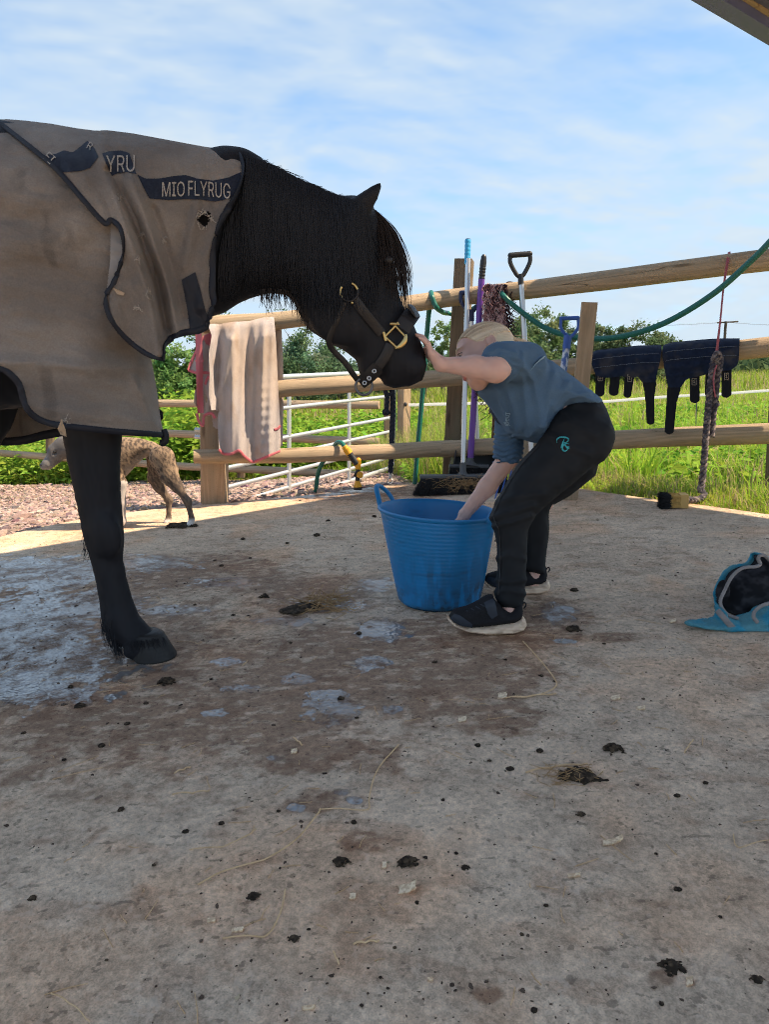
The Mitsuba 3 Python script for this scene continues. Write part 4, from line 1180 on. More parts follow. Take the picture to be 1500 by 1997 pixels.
def sheet(poly, yf, step=3.0, mirror=False, hole=None, off=0.0):
    """Cloth over a survey outline at the distance yf(px, py); mirror puts it on the horse's far side."""
    P = shapely.Polygon(poly).buffer(0); x0, y0, x1, y1 = P.bounds
    xs = np.arange(x0 - step, x1 + 2 * step, step); ys_ = np.arange(y0 - step, y1 + 2 * step, step)
    X, Y = np.meshgrid(xs, ys_, indexing='ij')
    inn = shapely.contains_xy(P, X, Y)
    # pull the outside neighbours of the edge onto the outline
    ring_ = P.exterior
    near = ndimage.binary_dilation(inn, np.ones((3, 3))) & ~inn
    pr = shapely.line_interpolate_point(ring_, shapely.line_locate_point(ring_, shapely.points(X[near], Y[near])))
    X = X.copy(); Y = Y.copy(); X[near], Y[near] = shapely.get_x(pr), shapely.get_y(pr)
    use = inn | near
    D = yf(X, Y) - off
    if mirror: D = 2 * HY - D
    v = PYv(X, Y, D)
    n0, n1 = X.shape
    i, j = np.meshgrid(np.arange(n0 - 1), np.arange(n1 - 1), indexing='ij'); i, j = i.ravel(), j.ravel()
    ok = use[i, j] & use[i + 1, j] & use[i, j + 1] & use[i + 1, j + 1]
    ok &= ~(near[i, j] & near[i + 1, j] & near[i, j + 1] & near[i + 1, j + 1])
    if hole is not None:
        cx, cy = (X[i, j] + X[i + 1, j + 1]) / 2, (Y[i, j] + Y[i + 1, j + 1]) / 2
        ok &= ~shapely.contains_xy(shapely.Polygon(hole), cx, cy)
    i, j = i[ok], j[ok]
    f = np.stack([i * n1 + j, i * n1 + j + 1, (i + 1) * n1 + j + 1, (i + 1) * n1 + j], 1)
    u, inv = np.unique(f, return_inverse=True)
    return v.reshape(-1, 3)[u], inv.reshape(f.shape)


def edge_tube(pts, yf, r, n=60, off=0.003, sides=8, flat=0.42):
    q = spline(np.array(pts, float), n); p = PYv(q[:, 0], q[:, 1], yf(q[:, 0], q[:, 1]) - off)
    return tube(p, r, sides, True, flat=flat, up=np.array([0.3, 0.05, 0.95]))


rug = thing('fly_rug')
tag(rug, 'worn brown mesh fly rug with black binding draped over the black horse', 'horse rug')
topl = [(x, np.interp(x, TOP_X, TOP_Y)) for x in range(-734, 300, 12)]
HEM = [(321, 850), (300, 846), (230, 840), (170, 835), (120, 829), (85, 822), (62, 808), (48, 788), (38, 752), (22, 732), (0, 718), (-40, 712), (-90, 730), (-130, 790), (-200, 830), (-400, 850), (-600, 850), (-690, 780), (-735, 560)]
BODY = topl + [(300, 300), (300, 600), (290, 690), (296, 705), (306, 761), (313, 817)] + HEM
b1 = sheet(BODY, body_y, 4.0)
FAR = topl + [(300, 300), (300, 600), (290, 690), (296, 705), (306, 761), (313, 812), (230, 820), (130, 838), (85, 846), (35, 857), (-60, 845), (-400, 840), (-650, 800), (-735, 560)]
def far_y(x, y): return body_y(x, y)
# the far side is drawn at the near side's depth: shrink its drop so that it hangs level with the near hem
b2 = sheet(FAR, far_y, 8.0, mirror=True)
put(rug + '__body_panel', cat([b1, (b2[0], b2[1][:, ::-1])]), 'm_rug', True)
NECKC = [(0, 240)] + [(x, np.interp(x, TOP_X, TOP_Y) - 1) for x in range(10, 470, 10)] + [(470, 303), (474, 330), (466, 368), (446, 405), (427, 440), (416, 490), (414, 560), (416, 592), (407, 622), (405, 638), (372, 647), (345, 652), (330, 660), (319, 677), (320, 702), (287, 691), (252, 666), (224, 635), (209, 603), (208, 574), (224, 544), (240, 491), (238, 452), (220, 430), (203, 435), (160, 388), (116, 337), (77, 302)]
HOLE = [(383, 427), (390, 417), (399, 411), (408, 414), (412, 421), (411, 431), (405, 436), (401, 444), (394, 441), (388, 433)]
n1_ = sheet(NECKC, neck_y, 3.0, hole=HOLE)
n2_ = sheet([p for p in NECKC if p[1] < 560 or True], neck_y, 8.0, mirror=True)
put(rug + '__neck_cover', cat([n1_, (n2_[0], n2_[1][:, ::-1])]), 'm_rug', True)
put(rug + '__turned_edge', sheet([(216, 434), (234, 452), (239, 490), (226, 542), (211, 572), (209, 560), (215, 505)], lambda x, y: body_y(x, y) - 0.016, 3.0), 'm_rug_inner', True)
put(rug + '__binding', edge_tube([(-60, 190), (0, 241), (77, 302), (116, 337), (160, 388), (203, 435), (217, 430), (236, 449), (241, 490), (225, 544), (208, 574), (208, 603), (224, 635), (252, 666), (287, 691), (320, 701)], lambda x, y: neck_y(np.maximum(x, 2), np.maximum(y, 240)), 0.0062, 120), 'm_binding', 40)
put(rug + '__binding', edge_tube([(444, 292), (466, 304), (474, 332), (466, 368), (446, 405), (427, 440), (416, 490), (414, 560), (416, 592), (407, 622), (404, 638)], neck_y, 0.0085, 90), 'm_binding', 40)
put(rug + '__binding', edge_tube([(405, 636), (388, 645), (372, 647), (345, 653), (332, 662), (320, 678), (319, 700)], neck_y, 0.0085, 50), 'm_binding', 40)
put(rug + '__binding', edge_tube([(324, 858), (321, 850), (300, 847), (230, 842), (170, 836), (120, 830), (85, 822), (62, 808), (48, 788), (38, 752), (22, 732), (0, 718), (-40, 712), (-90, 730), (-130, 790), (-200, 830), (-400, 850), (-600, 850)], body_y, 0.0078, 140), 'm_binding', 40)
q = spline(np.array([(312, 806), (306, 814), (230, 823), (130, 841), (85, 849), (35, 860), (-60, 860), (-300, 850)]), 50); p = PYv(q[:, 0], q[:, 1], 2 * HY - far_y(q[:, 0], q[:, 1]))
put(rug + '__binding', tube(p, 0.014, 8, True, flat=0.5, up=np.array([0, 0, 1.0])), 'm_binding', 40)
put(rug + '__front_tie', tube(PYv(*spline(np.array([(318, 838), (323, 850), (321, 862), (314, 864)]), 12).T, HY - 0.07 + np.zeros(12)), 0.010, 8), 'm_binding', True)
# dark printed bands, their lettering woven in
BAND1 = [(268, 341), (284, 349), (310, 349), (338, 344), (362, 342), (385, 349), (415, 353), (445, 347), (470, 336), (470, 356), (461, 378), (447, 388), (420, 394), (392, 390), (362, 389), (330, 391), (292, 388), (282, 370)]
BAND2 = [(199, 300), (212, 296), (236, 294), (252, 299), (258, 316), (266, 340), (246, 336), (228, 339), (218, 344), (208, 322)]
BAND3 = [(84, 303), (108, 301), (124, 294), (142, 298), (160, 284), (170, 275), (184, 290), (192, 306), (176, 328), (158, 334), (134, 336), (116, 336), (98, 318)]
for B in (BAND1, BAND2, BAND3):
    put(rug + '__band', sheet(B, neck_y, 2.5, off=0.003), 'm_band', True)


def lettering(key, text, x0, y0, h, w, slope, bend=0.0, bsdf='m_thread', yf=neck_y, off=0.0055, turn=0.0):
    """Lettering w pixels long and h high from (x0, y0), its base line turned by slope, lying on the cloth."""
    t = meshkit.text_mesh(text, 1.0, 0.02)
    t = t.subdivide_to_size(0.25, 12) if True else t
    v = np.array(t.vertices); v[:, 0] -= v[:, 0].min(); k = v[:, 0].max()
    u = v[:, 0] / k * w; hh = v[:, 1] * h
    a = slope + bend * (u / w - 0.5)
    X = x0 + u * math.cos(turn) + hh * math.sin(turn); Y = y0 + u * a * math.cos(turn) + u * math.sin(turn) - hh * math.cos(turn)
    D = yf(X, Y) - off - v[:, 2] * 0.05
    put(key, (PYv(X, Y, D), np.array(t.faces)), bsdf, False)


lettering(rug + '__lettering', 'MIO', 316, 384, 28, 44, -0.02)
lettering(rug + '__lettering', 'FLYRUG', 367, 382, 29, 82, 0.05, 0.06)
lettering(rug + '__lettering', 'YRU', 207, 336, 32, 56, -0.02)
lettering(rug + '__lettering', 'FI', 84, 309, 18, 18, 0.0, turn=0.75)
lettering(rug + '__lettering', 'R', 168, 289, 14, 9, 0.0, turn=0.5)
put(rug + '__strap_patch', sheet([(354, 546), (381, 531), (394, 578), (404, 618), (406, 636), (371, 646), (365, 603)], neck_y, 2.5, off=0.004), 'm_binding', True)
# frayed bits
put(rug + '__torn_flap', (PYv(np.array([112, 120, 128, 130, 118]), np.array([836, 818, 838, 852, 848]), np.array([1.755, 1.745, 1.752, 1.76, 1.75])), np.array([[0, 1, 2], [0, 2, 3], [0, 3, 4]])), 'm_batten', False)
_x, _z = np.array([220., 232, 244, 240, 228]), np.array([562., 566, 572, 577, 574])
put(rug + '__torn_flap', (PYv(_x, _z, neck_y(_x, _z) - 0.008), np.array([[0, 1, 2], [0, 2, 3], [0, 3, 4]])), 'm_batten', False)
r = np.random.default_rng(21); paths = []
for cx, cy, s, k in ((398, 428, 15, 30), (236, 385, 6, 8), (275, 458, 6, 10), (318, 470, 5, 8), (290, 570, 10, 10), (270, 600, 9, 10), (128, 818, 9, 9), (268, 505, 5, 6)):
    for _ in range(k):
        a = r.uniform(0, 6.28); rr = s * r.uniform(0.8, 1.15) if k == 30 else s * r.random()
        x, y = cx + rr * math.cos(a), cy + rr * math.sin(a) * 1.05
        q = np.array([(x, y), (x + r.normal(0, 3), y + r.normal(1, 3)), (x + r.normal(0, 5), y + r.normal(2, 5))])
        paths.append(PYv(q[:, 0], q[:, 1], neck_y(q[:, 0], q[:, 1]) - 0.006))
put(rug + '__frayed_threads', prisms(np.array(paths), 0.0011, 0.0006), 'm_thread', True); labels[rug + '__frayed_threads'] = {'kind': 'stuff'}

# ------------------------------------------------------------------ head collar
hc = thing('head_collar')
tag(hc, 'black leather head collar with brass fittings on the horse head', 'head collar')


def strap(pts, w, off=0.006, n=24, y=None, flat=0.18):
    q = spline(np.array(pts, float), n)
    d = (horse_y(q[:, 0], q[:, 1]) - off) if y is None else np.broadcast_to(y, (n,)).astype(float) if np.isscalar(y) else np.interp(np.linspace(0, 1, n), np.linspace(0, 1, len(y)), y)
    p = PYv(q[:, 0], q[:, 1], d)
    t = np.gradient(p, axis=0); s_ = np.cross(t, [0, 1.0, 0]); s_ /= np.linalg.norm(s_, axis=1, keepdims=True)
    return tube(p, w * HY / FPX / 2, 8, True, flat=flat, up=s_.mean(0))


put(hc + '__cheek_strap', strap([(690, 582), (715, 615), (745, 651)], 17), 'm_leather', 40)
put(hc + '__cheek_strap', strap([(672, 556), (690, 500), (700, 440), (700, 398)], 16, 0.004), 'm_leather', 40)
put(hc + '__nose_strap', strap([(784, 642), (796, 624), (806, 610)], 30, y=[1.998, 2.005, 2.05], flat=0.14), 'm_leather', 40)
_p = np.array([PY(803, 611, HY + q) + np.array([0.012 * (1 - (q / 0.06)**2), 0, 0.006]) for q in np.linspace(-0.06, 0.06, 12)])
put(hc + '__nose_strap', tube(_p, 0.021, 10, True, flat=0.16, up=np.array([-0.55, 0, 0.83])), 'm_leather', 40)
put(hc + '__chin_strap', strap([(762, 672), (752, 694), (737, 716)], 18), 'm_leather', 40)
put(hc + '__chin_strap', strap([(738, 716), (722, 732), (703, 747)], 25, y=[2.008, 2.025, 2.05], flat=0.2), 'm_leather', 40)
put(hc + '__throat_strap', strap([(672, 590), (655, 630), (642, 664), (650, 684), (670, 704), (686, 726), (699, 744)], 11, y=[1.97, 1.975, 1.99, 2.01, 2.02, 2.03, 2.05], flat=0.4), 'm_leather', 40)


def ringm(px, py, rpx, rt, y, lo=0, hi=2 * np.pi, tilt=0.0, n=40):
    a = np.linspace(lo, hi, n); c = PY(px, py, y); s_ = rpx * y / FPX
    p = c + np.stack([np.cos(a) * s_, np.sin(a) * s_ * tilt, np.sin(a) * s_ * math.sqrt(1 - tilt**2)], 1)
    return tube(p, rt, 8, hi - lo < 6.2)


cy = float(horse_y(np.array([680.0]), np.array([570.0]))[0]) - 0.008
put(hc + '__cheek_ring', ringm(681, 570, 16.5, 0.0035, cy, 0.25, 1.2), 'm_brass', True)
put(hc + '__cheek_ring', ringm(681, 570, 16.5, 0.0035, cy, 2.5, 3.75), 'm_brass', True)
put(hc + '__cheek_ring', ringm(681, 570, 16.5, 0.0028, cy, 3.75, 6.6), 'm_leather', True)
put(hc + '__buckle_stud', ico(PY(687, 591, cy), 0.004, 1), 'm_brass', True)
sy = float(horse_y(np.array([768.0]), np.array([656.0]))[0]) - 0.012
def bar(a, b, w): return tube(np.array([PY(*a, sy), PY(*b, sy)]), w, 8)
sq = [bar((751, 657), (771, 636), 0.0032), bar((771, 636), (789, 655), 0.0032), bar((751, 657), (773, 677), 0.0032),
      bar((761, 632), (778, 632), 0.0042), bar((748, 648), (753, 665), 0.0042), bar((747, 648), (752, 653), 0.0036), bar((775, 629), (779, 634), 0.0036)]
q = spline(np.array([(792, 652), (790, 664), (782, 674), (771, 680)]), 10)
sq.append(tube(PYv(q[:, 0], q[:, 1], sy + np.zeros(10)), np.array([0.002, 0.0045, 0.006, 0.007, 0.0075, 0.0075, 0.007, 0.006, 0.0045, 0.002]), 8, True, flat=0.5, up=np.array([0.6, 0, -0.6])))
put(hc + '__brass_square', cat(sq), 'm_brass', True)
put(hc + '__lead_ring', ringm(710, 754, 16, 0.0038, 2.045), 'm_steel_dark', True)
for x, y, d in ((730, 724, 2.006), (720, 738, 2.012), (711, 747, 2.03)):
    put(hc + '__rivet', ringm(x, y, 3.3, 0.0018, d - 0.004, n=16), 'm_galv', True)
# ------------------------------------------------------------------ the child
mat('m_skin', proc(lambda p, n, uv: mix((0.74, 0.49, 0.395), (0.66, 0.385, 0.31), fbm(p.x * 45, p.y * 45, p.z * 45, 3))), 0.5, 0.4)
mat('m_blond', proc(lambda p, n, uv: mix((0.90, 0.74, 0.52), (0.72, 0.55, 0.36), fbm(p.x * 60, p.y * 30, p.z * 260, 2))), 0.5, 0.4)
mat('m_shirt', proc(lambda p, n, uv: mix((0.070, 0.130, 0.210), (0.098, 0.168, 0.255), fbm(p.x * 20, p.y * 20, p.z * 20, 3)) * (0.9 + 0.2 * noise(p.x * 500, p.y * 500, p.z * 500))), 0.85, 0.2, sheen=0.3)
mat('m_collar', (0.026, 0.045, 0.075), 0.8, 0.2)
mat('m_piping', (0.30, 0.42, 0.50), 0.6, 0.4)
mat('m_trousers', proc(lambda p, n, uv: mix((0.010, 0.012, 0.014), (0.018, 0.020, 0.023), fbm(p.x * 30, p.y * 30, p.z * 30, 3))), 0.75, 0.25, sheen=0.15)
for _k, _s in (('m_shirt', 0.010), ('m_trousers', 0.008)):
    _b = scene.pop(_k) if _k in scene else None
    if _b: scene[_k] = two({'type': 'bumpmap', 'arbitrary': proc(lambda p, n, uv: fbm(p.x * 30 + p.z * 12, p.z * 18 - p.x * 10, p.y * 20, 4) + 0.06 * noise(p.x * 700, p.z * 700, p.y * 700), eps=0.0012), 'scale': _s, 'bsdf': _b['bsdf']})
mat('m_teal_thread', (0.05, 0.42, 0.46), 0.6, 0.4)
mat('m_shoe', proc(lambda p, n, uv: mix((0.012, 0.012, 0.014), (0.022, 0.022, 0.025), noise(p.x * 600, p.y * 600, p.z * 600))), 0.8, 0.2)
mat('m_toecap', (0.03, 0.038, 0.052), 0.55, 0.35)
mat('m_sole', proc(lambda p, n, uv: mix((0.80, 0.62, 0.45), (0.50, 0.36, 0.25), smoothstep(0.4, 0.75, fbm(p.x * 40, p.y * 40, p.z * 70, 3)))), 0.7, 0.3)


def P(x, y, d): return PY(x, y, d)


kid = thing('person')
tag(kid, 'child in slate blue top bending over the blue tub, one hand on the horse nose', 'person')
# --- head frame
HC = P(946, 690, 2.235)
_p, _r, _y = math.radians(16), math.radians(33), math.radians(7)
fw = np.array([-math.cos(_p), 0, -math.sin(_p)]); upv = np.array([-math.sin(_p), 0, math.cos(_p)]); sd_ = np.array([0, -1.0, 0])   # sd: towards the camera side
upv, sd_ = upv * math.cos(_r) - sd_ * math.sin(_r), sd_ * math.cos(_r) + upv * math.sin(_r)
fw, sd_ = fw * math.cos(_y) + sd_ * math.sin(_y), sd_ * math.cos(_y) - fw * math.sin(_y)
AX = np.stack([fw, sd_, upv])
HS = 0.90
def h(f_, s_, u_): return HC + (fw * f_ + sd_ * s_ + upv * u_) * HS


K = Field((0.02, 1.90, 0.0), (0.78, 2.52, 1.0), 0.0042)
def E(c, r, k=0.012, cut=False): K.ell(c, np.array(r) * HS, k, AX, cut)
E(h(-0.004, 0, 0.020), (0.094, 0.075, 0.080), 0.01)
E(h(0.040, 0, -0.030), (0.050, 0.058, 0.078), 0.03)
K.cap(h(0.058, 0, -0.100), h(0.070, 0, -0.096), 0.017, 0.016, 0.022)
K.cap(h(0.00, 0.045, -0.062), h(0.055, 0.018, -0.098), 0.016, 0.014, 0.03); K.cap(h(0.00, -0.045, -0.062), h(0.055, -0.018, -0.098), 0.016, 0.014, 0.03)
K.cap(h(0.086, 0, 0.004), h(0.106, 0, -0.034), 0.007, 0.0095, 0.012); E(h(0.095, 0.012, -0.038), (0.010, 0.008, 0.008), 0.006); E(h(0.095, -0.012, -0.038), (0.010, 0.008, 0.008), 0.006)
for s_ in (-1, 1):
    E(h(0.066, 0.038 * s_, -0.032), (0.024, 0.022, 0.024), 0.02)
    E(h(0.092, 0.031 * s_, -0.001), (0.014, 0.017, 0.012), 0.010, cut=True)
    K.cap(h(0.086, 0.015 * s_, 0.018), h(0.072, 0.05 * s_, 0.016), 0.006, 0.005, 0.012)
    E(h(0.080, 0.030 * s_, -0.002), (0.0125, 0.0145, 0.0105), 0.003)
    # ear
    E(h(-0.012, 0.076 * s_, -0.008), (0.018, 0.008, 0.030), 0.006)
    E(h(-0.006, 0.087 * s_, -0.006), (0.009, 0.007, 0.018), 0.004, cut=True)
K.cap(h(0.090, -0.014, -0.062), h(0.090, 0.014, -0.062), 0.0065, 0.0065, 0.006); K.cap(h(0.086, -0.012, -0.073), h(0.086, 0.012, -0.073), 0.0068, 0.0068, 0.006)
K.cap(h(0.097, -0.014, -0.0675), h(0.097, 0.016, -0.0675), 0.0022, 0.0022, 0.002, cut=True)
# neck, trunk
K.cap(h(-0.030, 0, -0.03), P(1000, 716, 2.25), 0.042, 0.048, 0.03)
K.chain([P(1005, 722, 2.24), P(1060, 765, 2.24), P(1125, 830, 2.24)], [0.07, 0.07, 0.075], 0.03)
# near arm and its hand on the muzzle
EL, WR = P(967, 722, 1.985), P(860, 711.0, 2.035)
K.cap(P(1018, 706, 2.145), EL, 0.018, 0.0325, 0.008); K.cap(EL, P(925, 716, 2.005), 0.0325, 0.0295, 0.015); K.cap(P(925, 716, 2.005), WR, 0.0295, 0.0195, 0.015)
KN = P(839, 687, 2.045)
pd = (KN - WR) / np.linalg.norm(KN - WR)
for q in np.linspace(-1, 1, 4):               # palm
    K.cap(WR + np.array([0, q * 0.012, 0]), KN + np.array([0.004, q * 0.024, -0.004]), 0.0150, 0.0115, 0.012)
for i, (q, L, bx) in enumerate(((-1.0, 0.80, 0), (-0.34, 0.98, 1), (0.34, 1.05, 0), (1.0, 0.95, 1))):   # little finger nearest the camera
    a = KN + np.array([0.0, q * 0.0245, 0.0]); s0 = np.array([-0.28, q * 0.14, 0.95]); s1 = np.array([-0.62, q * 0.16, 0.78]); s2 = np.array([-0.90, q * 0.10, 0.40])
    b = a + s0 / np.linalg.norm(s0) * 0.026 * L; c = b + s1 / np.linalg.norm(s1) * 0.020 * L; d = c + s2 / np.linalg.norm(s2) * 0.016 * L
    K.chain([a, b, c, d], [0.0085, 0.0075, 0.0068, 0.0058], 0.004)
tb = WR * 0.6 + KN * 0.4 + np.array([-0.006, 0.022, 0.0])
K.chain([tb, tb + np.array([-0.012, 0.024, 0.012]), tb + np.array([-0.022, 0.030, 0.032])], [0.0115, 0.0085, 0.0068], 0.008)
# far arm, its hand down in the tub
E2, W2 = P(994, 890, 2.33), P(906, 1004, 2.345)
K.cap(P(1000, 765, 2.36), E2, 0.040, 0.033, 0.02); K.cap(E2, P(950, 950, 2.335), 0.033, 0.029, 0.015); K.cap(P(950, 950, 2.335), W2, 0.029, 0.0195, 0.015)
d2 = np.array([-0.45, 0, -0.89]); k2 = W2 + d2 * 0.055
for q in np.linspace(-1, 1, 4): K.cap(W2 + np.array([0, q * 0.010, 0]), k2 + np.array([0.01 * q, q * 0.022, 0]), 0.0145, 0.011, 0.012)
for q, L in ((-1, 0.85), (-0.34, 1.0), (0.34, 1.05), (1, 0.9)):
    a = k2 + np.array([0.01 * q, q * 0.0235, 0]); b = a + np.array([-0.40, q * 0.12, -0.9]) * 0.027 * L; c = b + np.array([-0.1, q * 0.1, -1.0]) * 0.022 * L; d = c + np.array([0.2, 0, -0.95]) * 0.015 * L
    K.chain([a, b, c, d], [0.0082, 0.0074, 0.0066, 0.0056], 0.004)
t2 = W2 + d2 * 0.022 + np.array([-0.014, -0.012, 0.0]); K.chain([t2, t2 + np.array([-0.026, -0.01, -0.018]), t2 + np.array([-0.036, -0.008, -0.042])], [0.011, 0.0085, 0.0066], 0.008)
# legs
K.chain([P(1130, 845, 2.17), P(1000, 1000, 2.10), P(995, 1150, 2.055), P(994, 1205, 2.03)], [0.055, 0.034, 0.024, 0.021], 0.015)
K.chain([P(1140, 850, 2.31), P(1045, 1010, 2.37), P(1043, 1090, 2.395), P(1041, 1132, 2.40)], [0.042, 0.026, 0.023, 0.023], 0.015)
K.cap(P(994, 1206, 2.03), P(930, 1220, 2.03), 0.016, 0.010, 0.02); K.cap(P(1041, 1132, 2.40), P(980, 1146, 2.40), 0.016, 0.010, 0.02)
kv, kf = K.mesh(); kv = relax(kv, kf, 2)
put(kid + '__body', (kv, kf), 'm_skin', True)
# eyes, brows, lips
for s_ in (-1, 1):
    put(kid + '__eye', ico(h(0.0805, 0.030 * s_, -0.003), 0.0112 * HS, 2), 'm_eye_white', True)
    put(kid + '__iris', ico(h(0.0885, 0.0305 * s_, -0.006), 0.0056 * HS, 2), 'm_black_plastic', True)
    q = np.array([h(0.097, 0.014 * s_, 0.017), h(0.094, 0.030 * s_, 0.023), h(0.083, 0.047 * s_, 0.018)])
    put(kid + '__brow', tube(spline(q, 8), [0.001, 0.002, 0.0024, 0.0024, 0.0024, 0.002, 0.0015, 0.0008], 6), 'm_blond', True)
    q = np.array([h(0.093, 0.017 * s_, -0.001), h(0.0945, 0.030 * s_, 0.005), h(0.085, 0.044 * s_, -0.002)])
    put(kid + '__lash', tube(spline(q, 8), 0.0012, 5), 'm_lash', True)
mat('m_eye_white', (0.6, 0.57, 0.55), 0.25, 0.5); mat('m_lash', (0.12, 0.08, 0.06), 0.7, 0.2); mat('m_lip', (0.52, 0.22, 0.20), 0.45, 0.45)
for u_, r_ in ((-0.0625, 0.0052), (-0.0728, 0.0056)):
    q = np.array([h(0.086, -0.020, -0.0675), h(0.0945, -0.008, u_), h(0.0945, 0.008, u_), h(0.086, 0.020, -0.0675)])
    put(kid + '__lip', tube(spline(q, 10), r_ * np.array([0.3, 0.6, 0.8, 0.9, 1, 1, 0.9, 0.8, 0.6, 0.3]), 8), 'm_lip', True)
# hair: a close cap drawn back, with strands
HF = Field(HC - 0.16, HC + 0.16, 0.004)
HF.ell(h(-0.010, 0, 0.021), np.array((0.098, 0.0795, 0.0845)) * HS, 0.004, AX)
HF.ell(h(0.100, 0, -0.030), np.array((0.072, 0.115, 0.105)) * HS, 0.004, AX, cut=True)
for s_ in (-1, 1): HF.ell(h(0.020, 0.100 * s_, -0.060), np.array((0.075, 0.056, 0.068)) * HS, 0.010, AX, cut=True)
HF.ell(h(-0.05, 0, -0.095), np.array((0.09, 0.10, 0.055)) * HS, 0.006, AX, cut=True)
v, f = HF.mesh(); put(kid + '__hair', (relax(v, f, 2), f), 'm_blond', True)
r = np.random.default_rng(17); paths = []
tail = h(-0.106, 0, 0.012)
NS = 2300; ths = []
for i in range(NS):
    th = r.uniform(-0.9, 1.72); ths.append(th)
    f0 = r.uniform(0.2, 1.0) if i % 3 else r.uniform(0.90, 1.0)
    front = 0.083 - 0.045 * (abs(th) / 1.7)**1.6
    pts = []
    for t in np.linspace(0, 1, 8):
        ff = front * f0 * (1 - t) - 0.098 * t - 0.02 * (1 - f0)
        rr = math.sqrt(max(0.0, 1 - ((ff + 0.010) / 0.100)**2))
        a = th * (1 - 0.30 * t * t)
        pts.append(h(ff, math.sin(a) * 0.0815 * rr, 0.021 + math.cos(a) * 0.0868 * rr))
    pts = np.array(pts) + r.normal(0, 0.0003, 3)
    paths.append(spline(np.vstack([pts, tail[None]]), 12))
_t = np.clip(0.18 * r.random(NS) + 0.82 * np.clip((meshkit.fbm(np.stack([np.array(ths) * 11, np.zeros(NS), np.zeros(NS)], 1), 3, 4) - 0.25) / 0.5, 0, 1), 0, 1)[:, None]
put(kid + '__hair_strands', prisms(np.array(paths), 0.0012, 0.0009), 'm_vc_semi', True, color=np.repeat(np.array([0.97, 0.83, 0.62]) * _t + np.array([0.56, 0.41, 0.26]) * (1 - _t), 36, 0))
labels[kid + '__hair_strands'] = {'kind': 'stuff'}
paths = []
for i in range(160):
    a = tail + r.normal(0, 0.008, 3); e = tail + np.array([0.055, 0.05, -0.05]) + r.normal(0, 0.016, 3)
    paths.append(spline(np.array([a, (a + e) / 2 + [0.012, 0, 0.012] + r.normal(0, 0.004, 3), e]), 6))
for i in range(0):                           # loose wisps on the brow and nape
    th = r.uniform(-1.3, 1.5); a = h(0.075, math.sin(th) * 0.07, 0.034 + math.cos(th) * 0.07)
    e = a + fw * r.uniform(0.0, 0.008) - upv * r.uniform(0.0, 0.02) + r.normal(0, 0.004, 3); paths.append(spline(np.array([h(0.02, math.sin(th) * 0.08, 0.034 + math.cos(th) * 0.09), a + upv * 0.012, e]), 6))
put(kid + '__ponytail', prisms(np.array(paths), 0.0009, 0.0004), 'm_blond', True); labels[kid + '__ponytail'] = {'kind': 'stuff'}


def side3(pts, yf): return [tuple(PY(a, b, yf(a, b))[[0, 2]]) for a, b in pts]


# --- top
S = Field((0.20, 1.92, 0.45), (0.74, 2.52, 0.92), 0.0048)
TOP = [(962, 672), (985, 668), (1005, 671), (1040, 684), (1080, 705), (1120, 734), (1148, 756), (1163, 768), (1176, 780), (1160, 800), (1100, 800), (1080, 826), (1066, 858), (1052, 866), (1036, 864), (1010, 857), (992, 846), (978, 828), (966, 806), (950, 786), (936, 770), (934, 756), (946, 744), (958, 715)]
S.slab(side(TOP, 2.22), 2.235, lambda X, Z: np.interp(X, [0.3, 0.42, 0.55, 0.66], [0.095, 0.135, 0.130, 0.125]), 0.10, 0.01)
S.cap(P(1026, 708, 2.130), P(973, 703, 2.032), 0.062, 0.0515, 0.02)
S.cap(P(1000, 762, 2.36), P(992, 880, 2.33), 0.055, 0.047, 0.03)
for i, (yy, rr) in enumerate(((856, 0.046), (870, 0.048), (884, 0.0485), (897, 0.0475))):
    c = P(993 - i * 1.5, yy, 2.332); S.ell(c, (rr, rr * 0.95, 0.014), 0.008, [[0.98, 0, 0.17], [0, 1, 0], [-0.17, 0, 0.98]])
S.cap(P(985, 903, 2.33), P(975, 922, 2.33), 0.036, 0.036, 0.003, cut=True)
sv, sf = S.mesh(); sv = relax(sv, sf, 2); sn = normals(sv, sf)
px_, py_ = topix(sv)
FOLDS = [([(1003, 690), (1040, 742), (1052, 790), (1060, 840)], 0.010, 8), ([(985, 745), (1000, 790), (1012, 840)], 0.009, 6), ([(968, 755), (985, 800), (996, 835)], 0.008, 5), ([(1080, 730), (1068, 780), (1062, 830)], 0.008, 8), ([(1110, 745), (1085, 790), (1070, 830)], 0.008, 7),
         ([(1150, 766), (1110, 776), (1085, 800)], 0.007, 6), ([(950, 690), (975, 680), (1005, 690)], 0.005, 4), ([(952, 700), (980, 692), (1010, 702)], 0.005, 4), ([(965, 715), (990, 706), (1015, 716)], 0.005, 4), ([(1020, 690), (1012, 720), (985, 745)], 0.010, 6), ([(1030, 850), (1055, 830), (1075, 790)], 0.007, 7), ([(1020, 735), (1026, 790), (1032, 850)], 0.007, 6)]
disp = np.zeros(len(sv))
fr = sn[:, 1] < 0.2
for pts, a, w in FOLDS: disp[fr] += ridge(px_[fr], py_[fr], pts, a, w) - 0.4 * a * np.exp(-(line_d(px_[fr], py_[fr], pts) / (2.2 * w))**2)
disp += 0.007 * (meshkit.fbm(sv * [16, 16, 11], 3, 6) - 0.5)
arm = (py_ > 842) & (px_ < 1022) & (sv[:, 2] < PY(1000, 842, 2.33)[2])
disp += np.where(arm, 0.0035 * np.sin(py_ * 0.62 + 2.5 * np.sin(px_ * 0.12)), 0)
put(kid + '__top', (sv + sn * disp[:, None], sf), 'm_shirt', True)
kid_y = depthmap(sv + sn * disp[:, None], 900, 640, 1220, 930, 4)
CL = Field((0.22, 2.05, 0.55), (0.46, 2.45, 0.82), 0.0045)
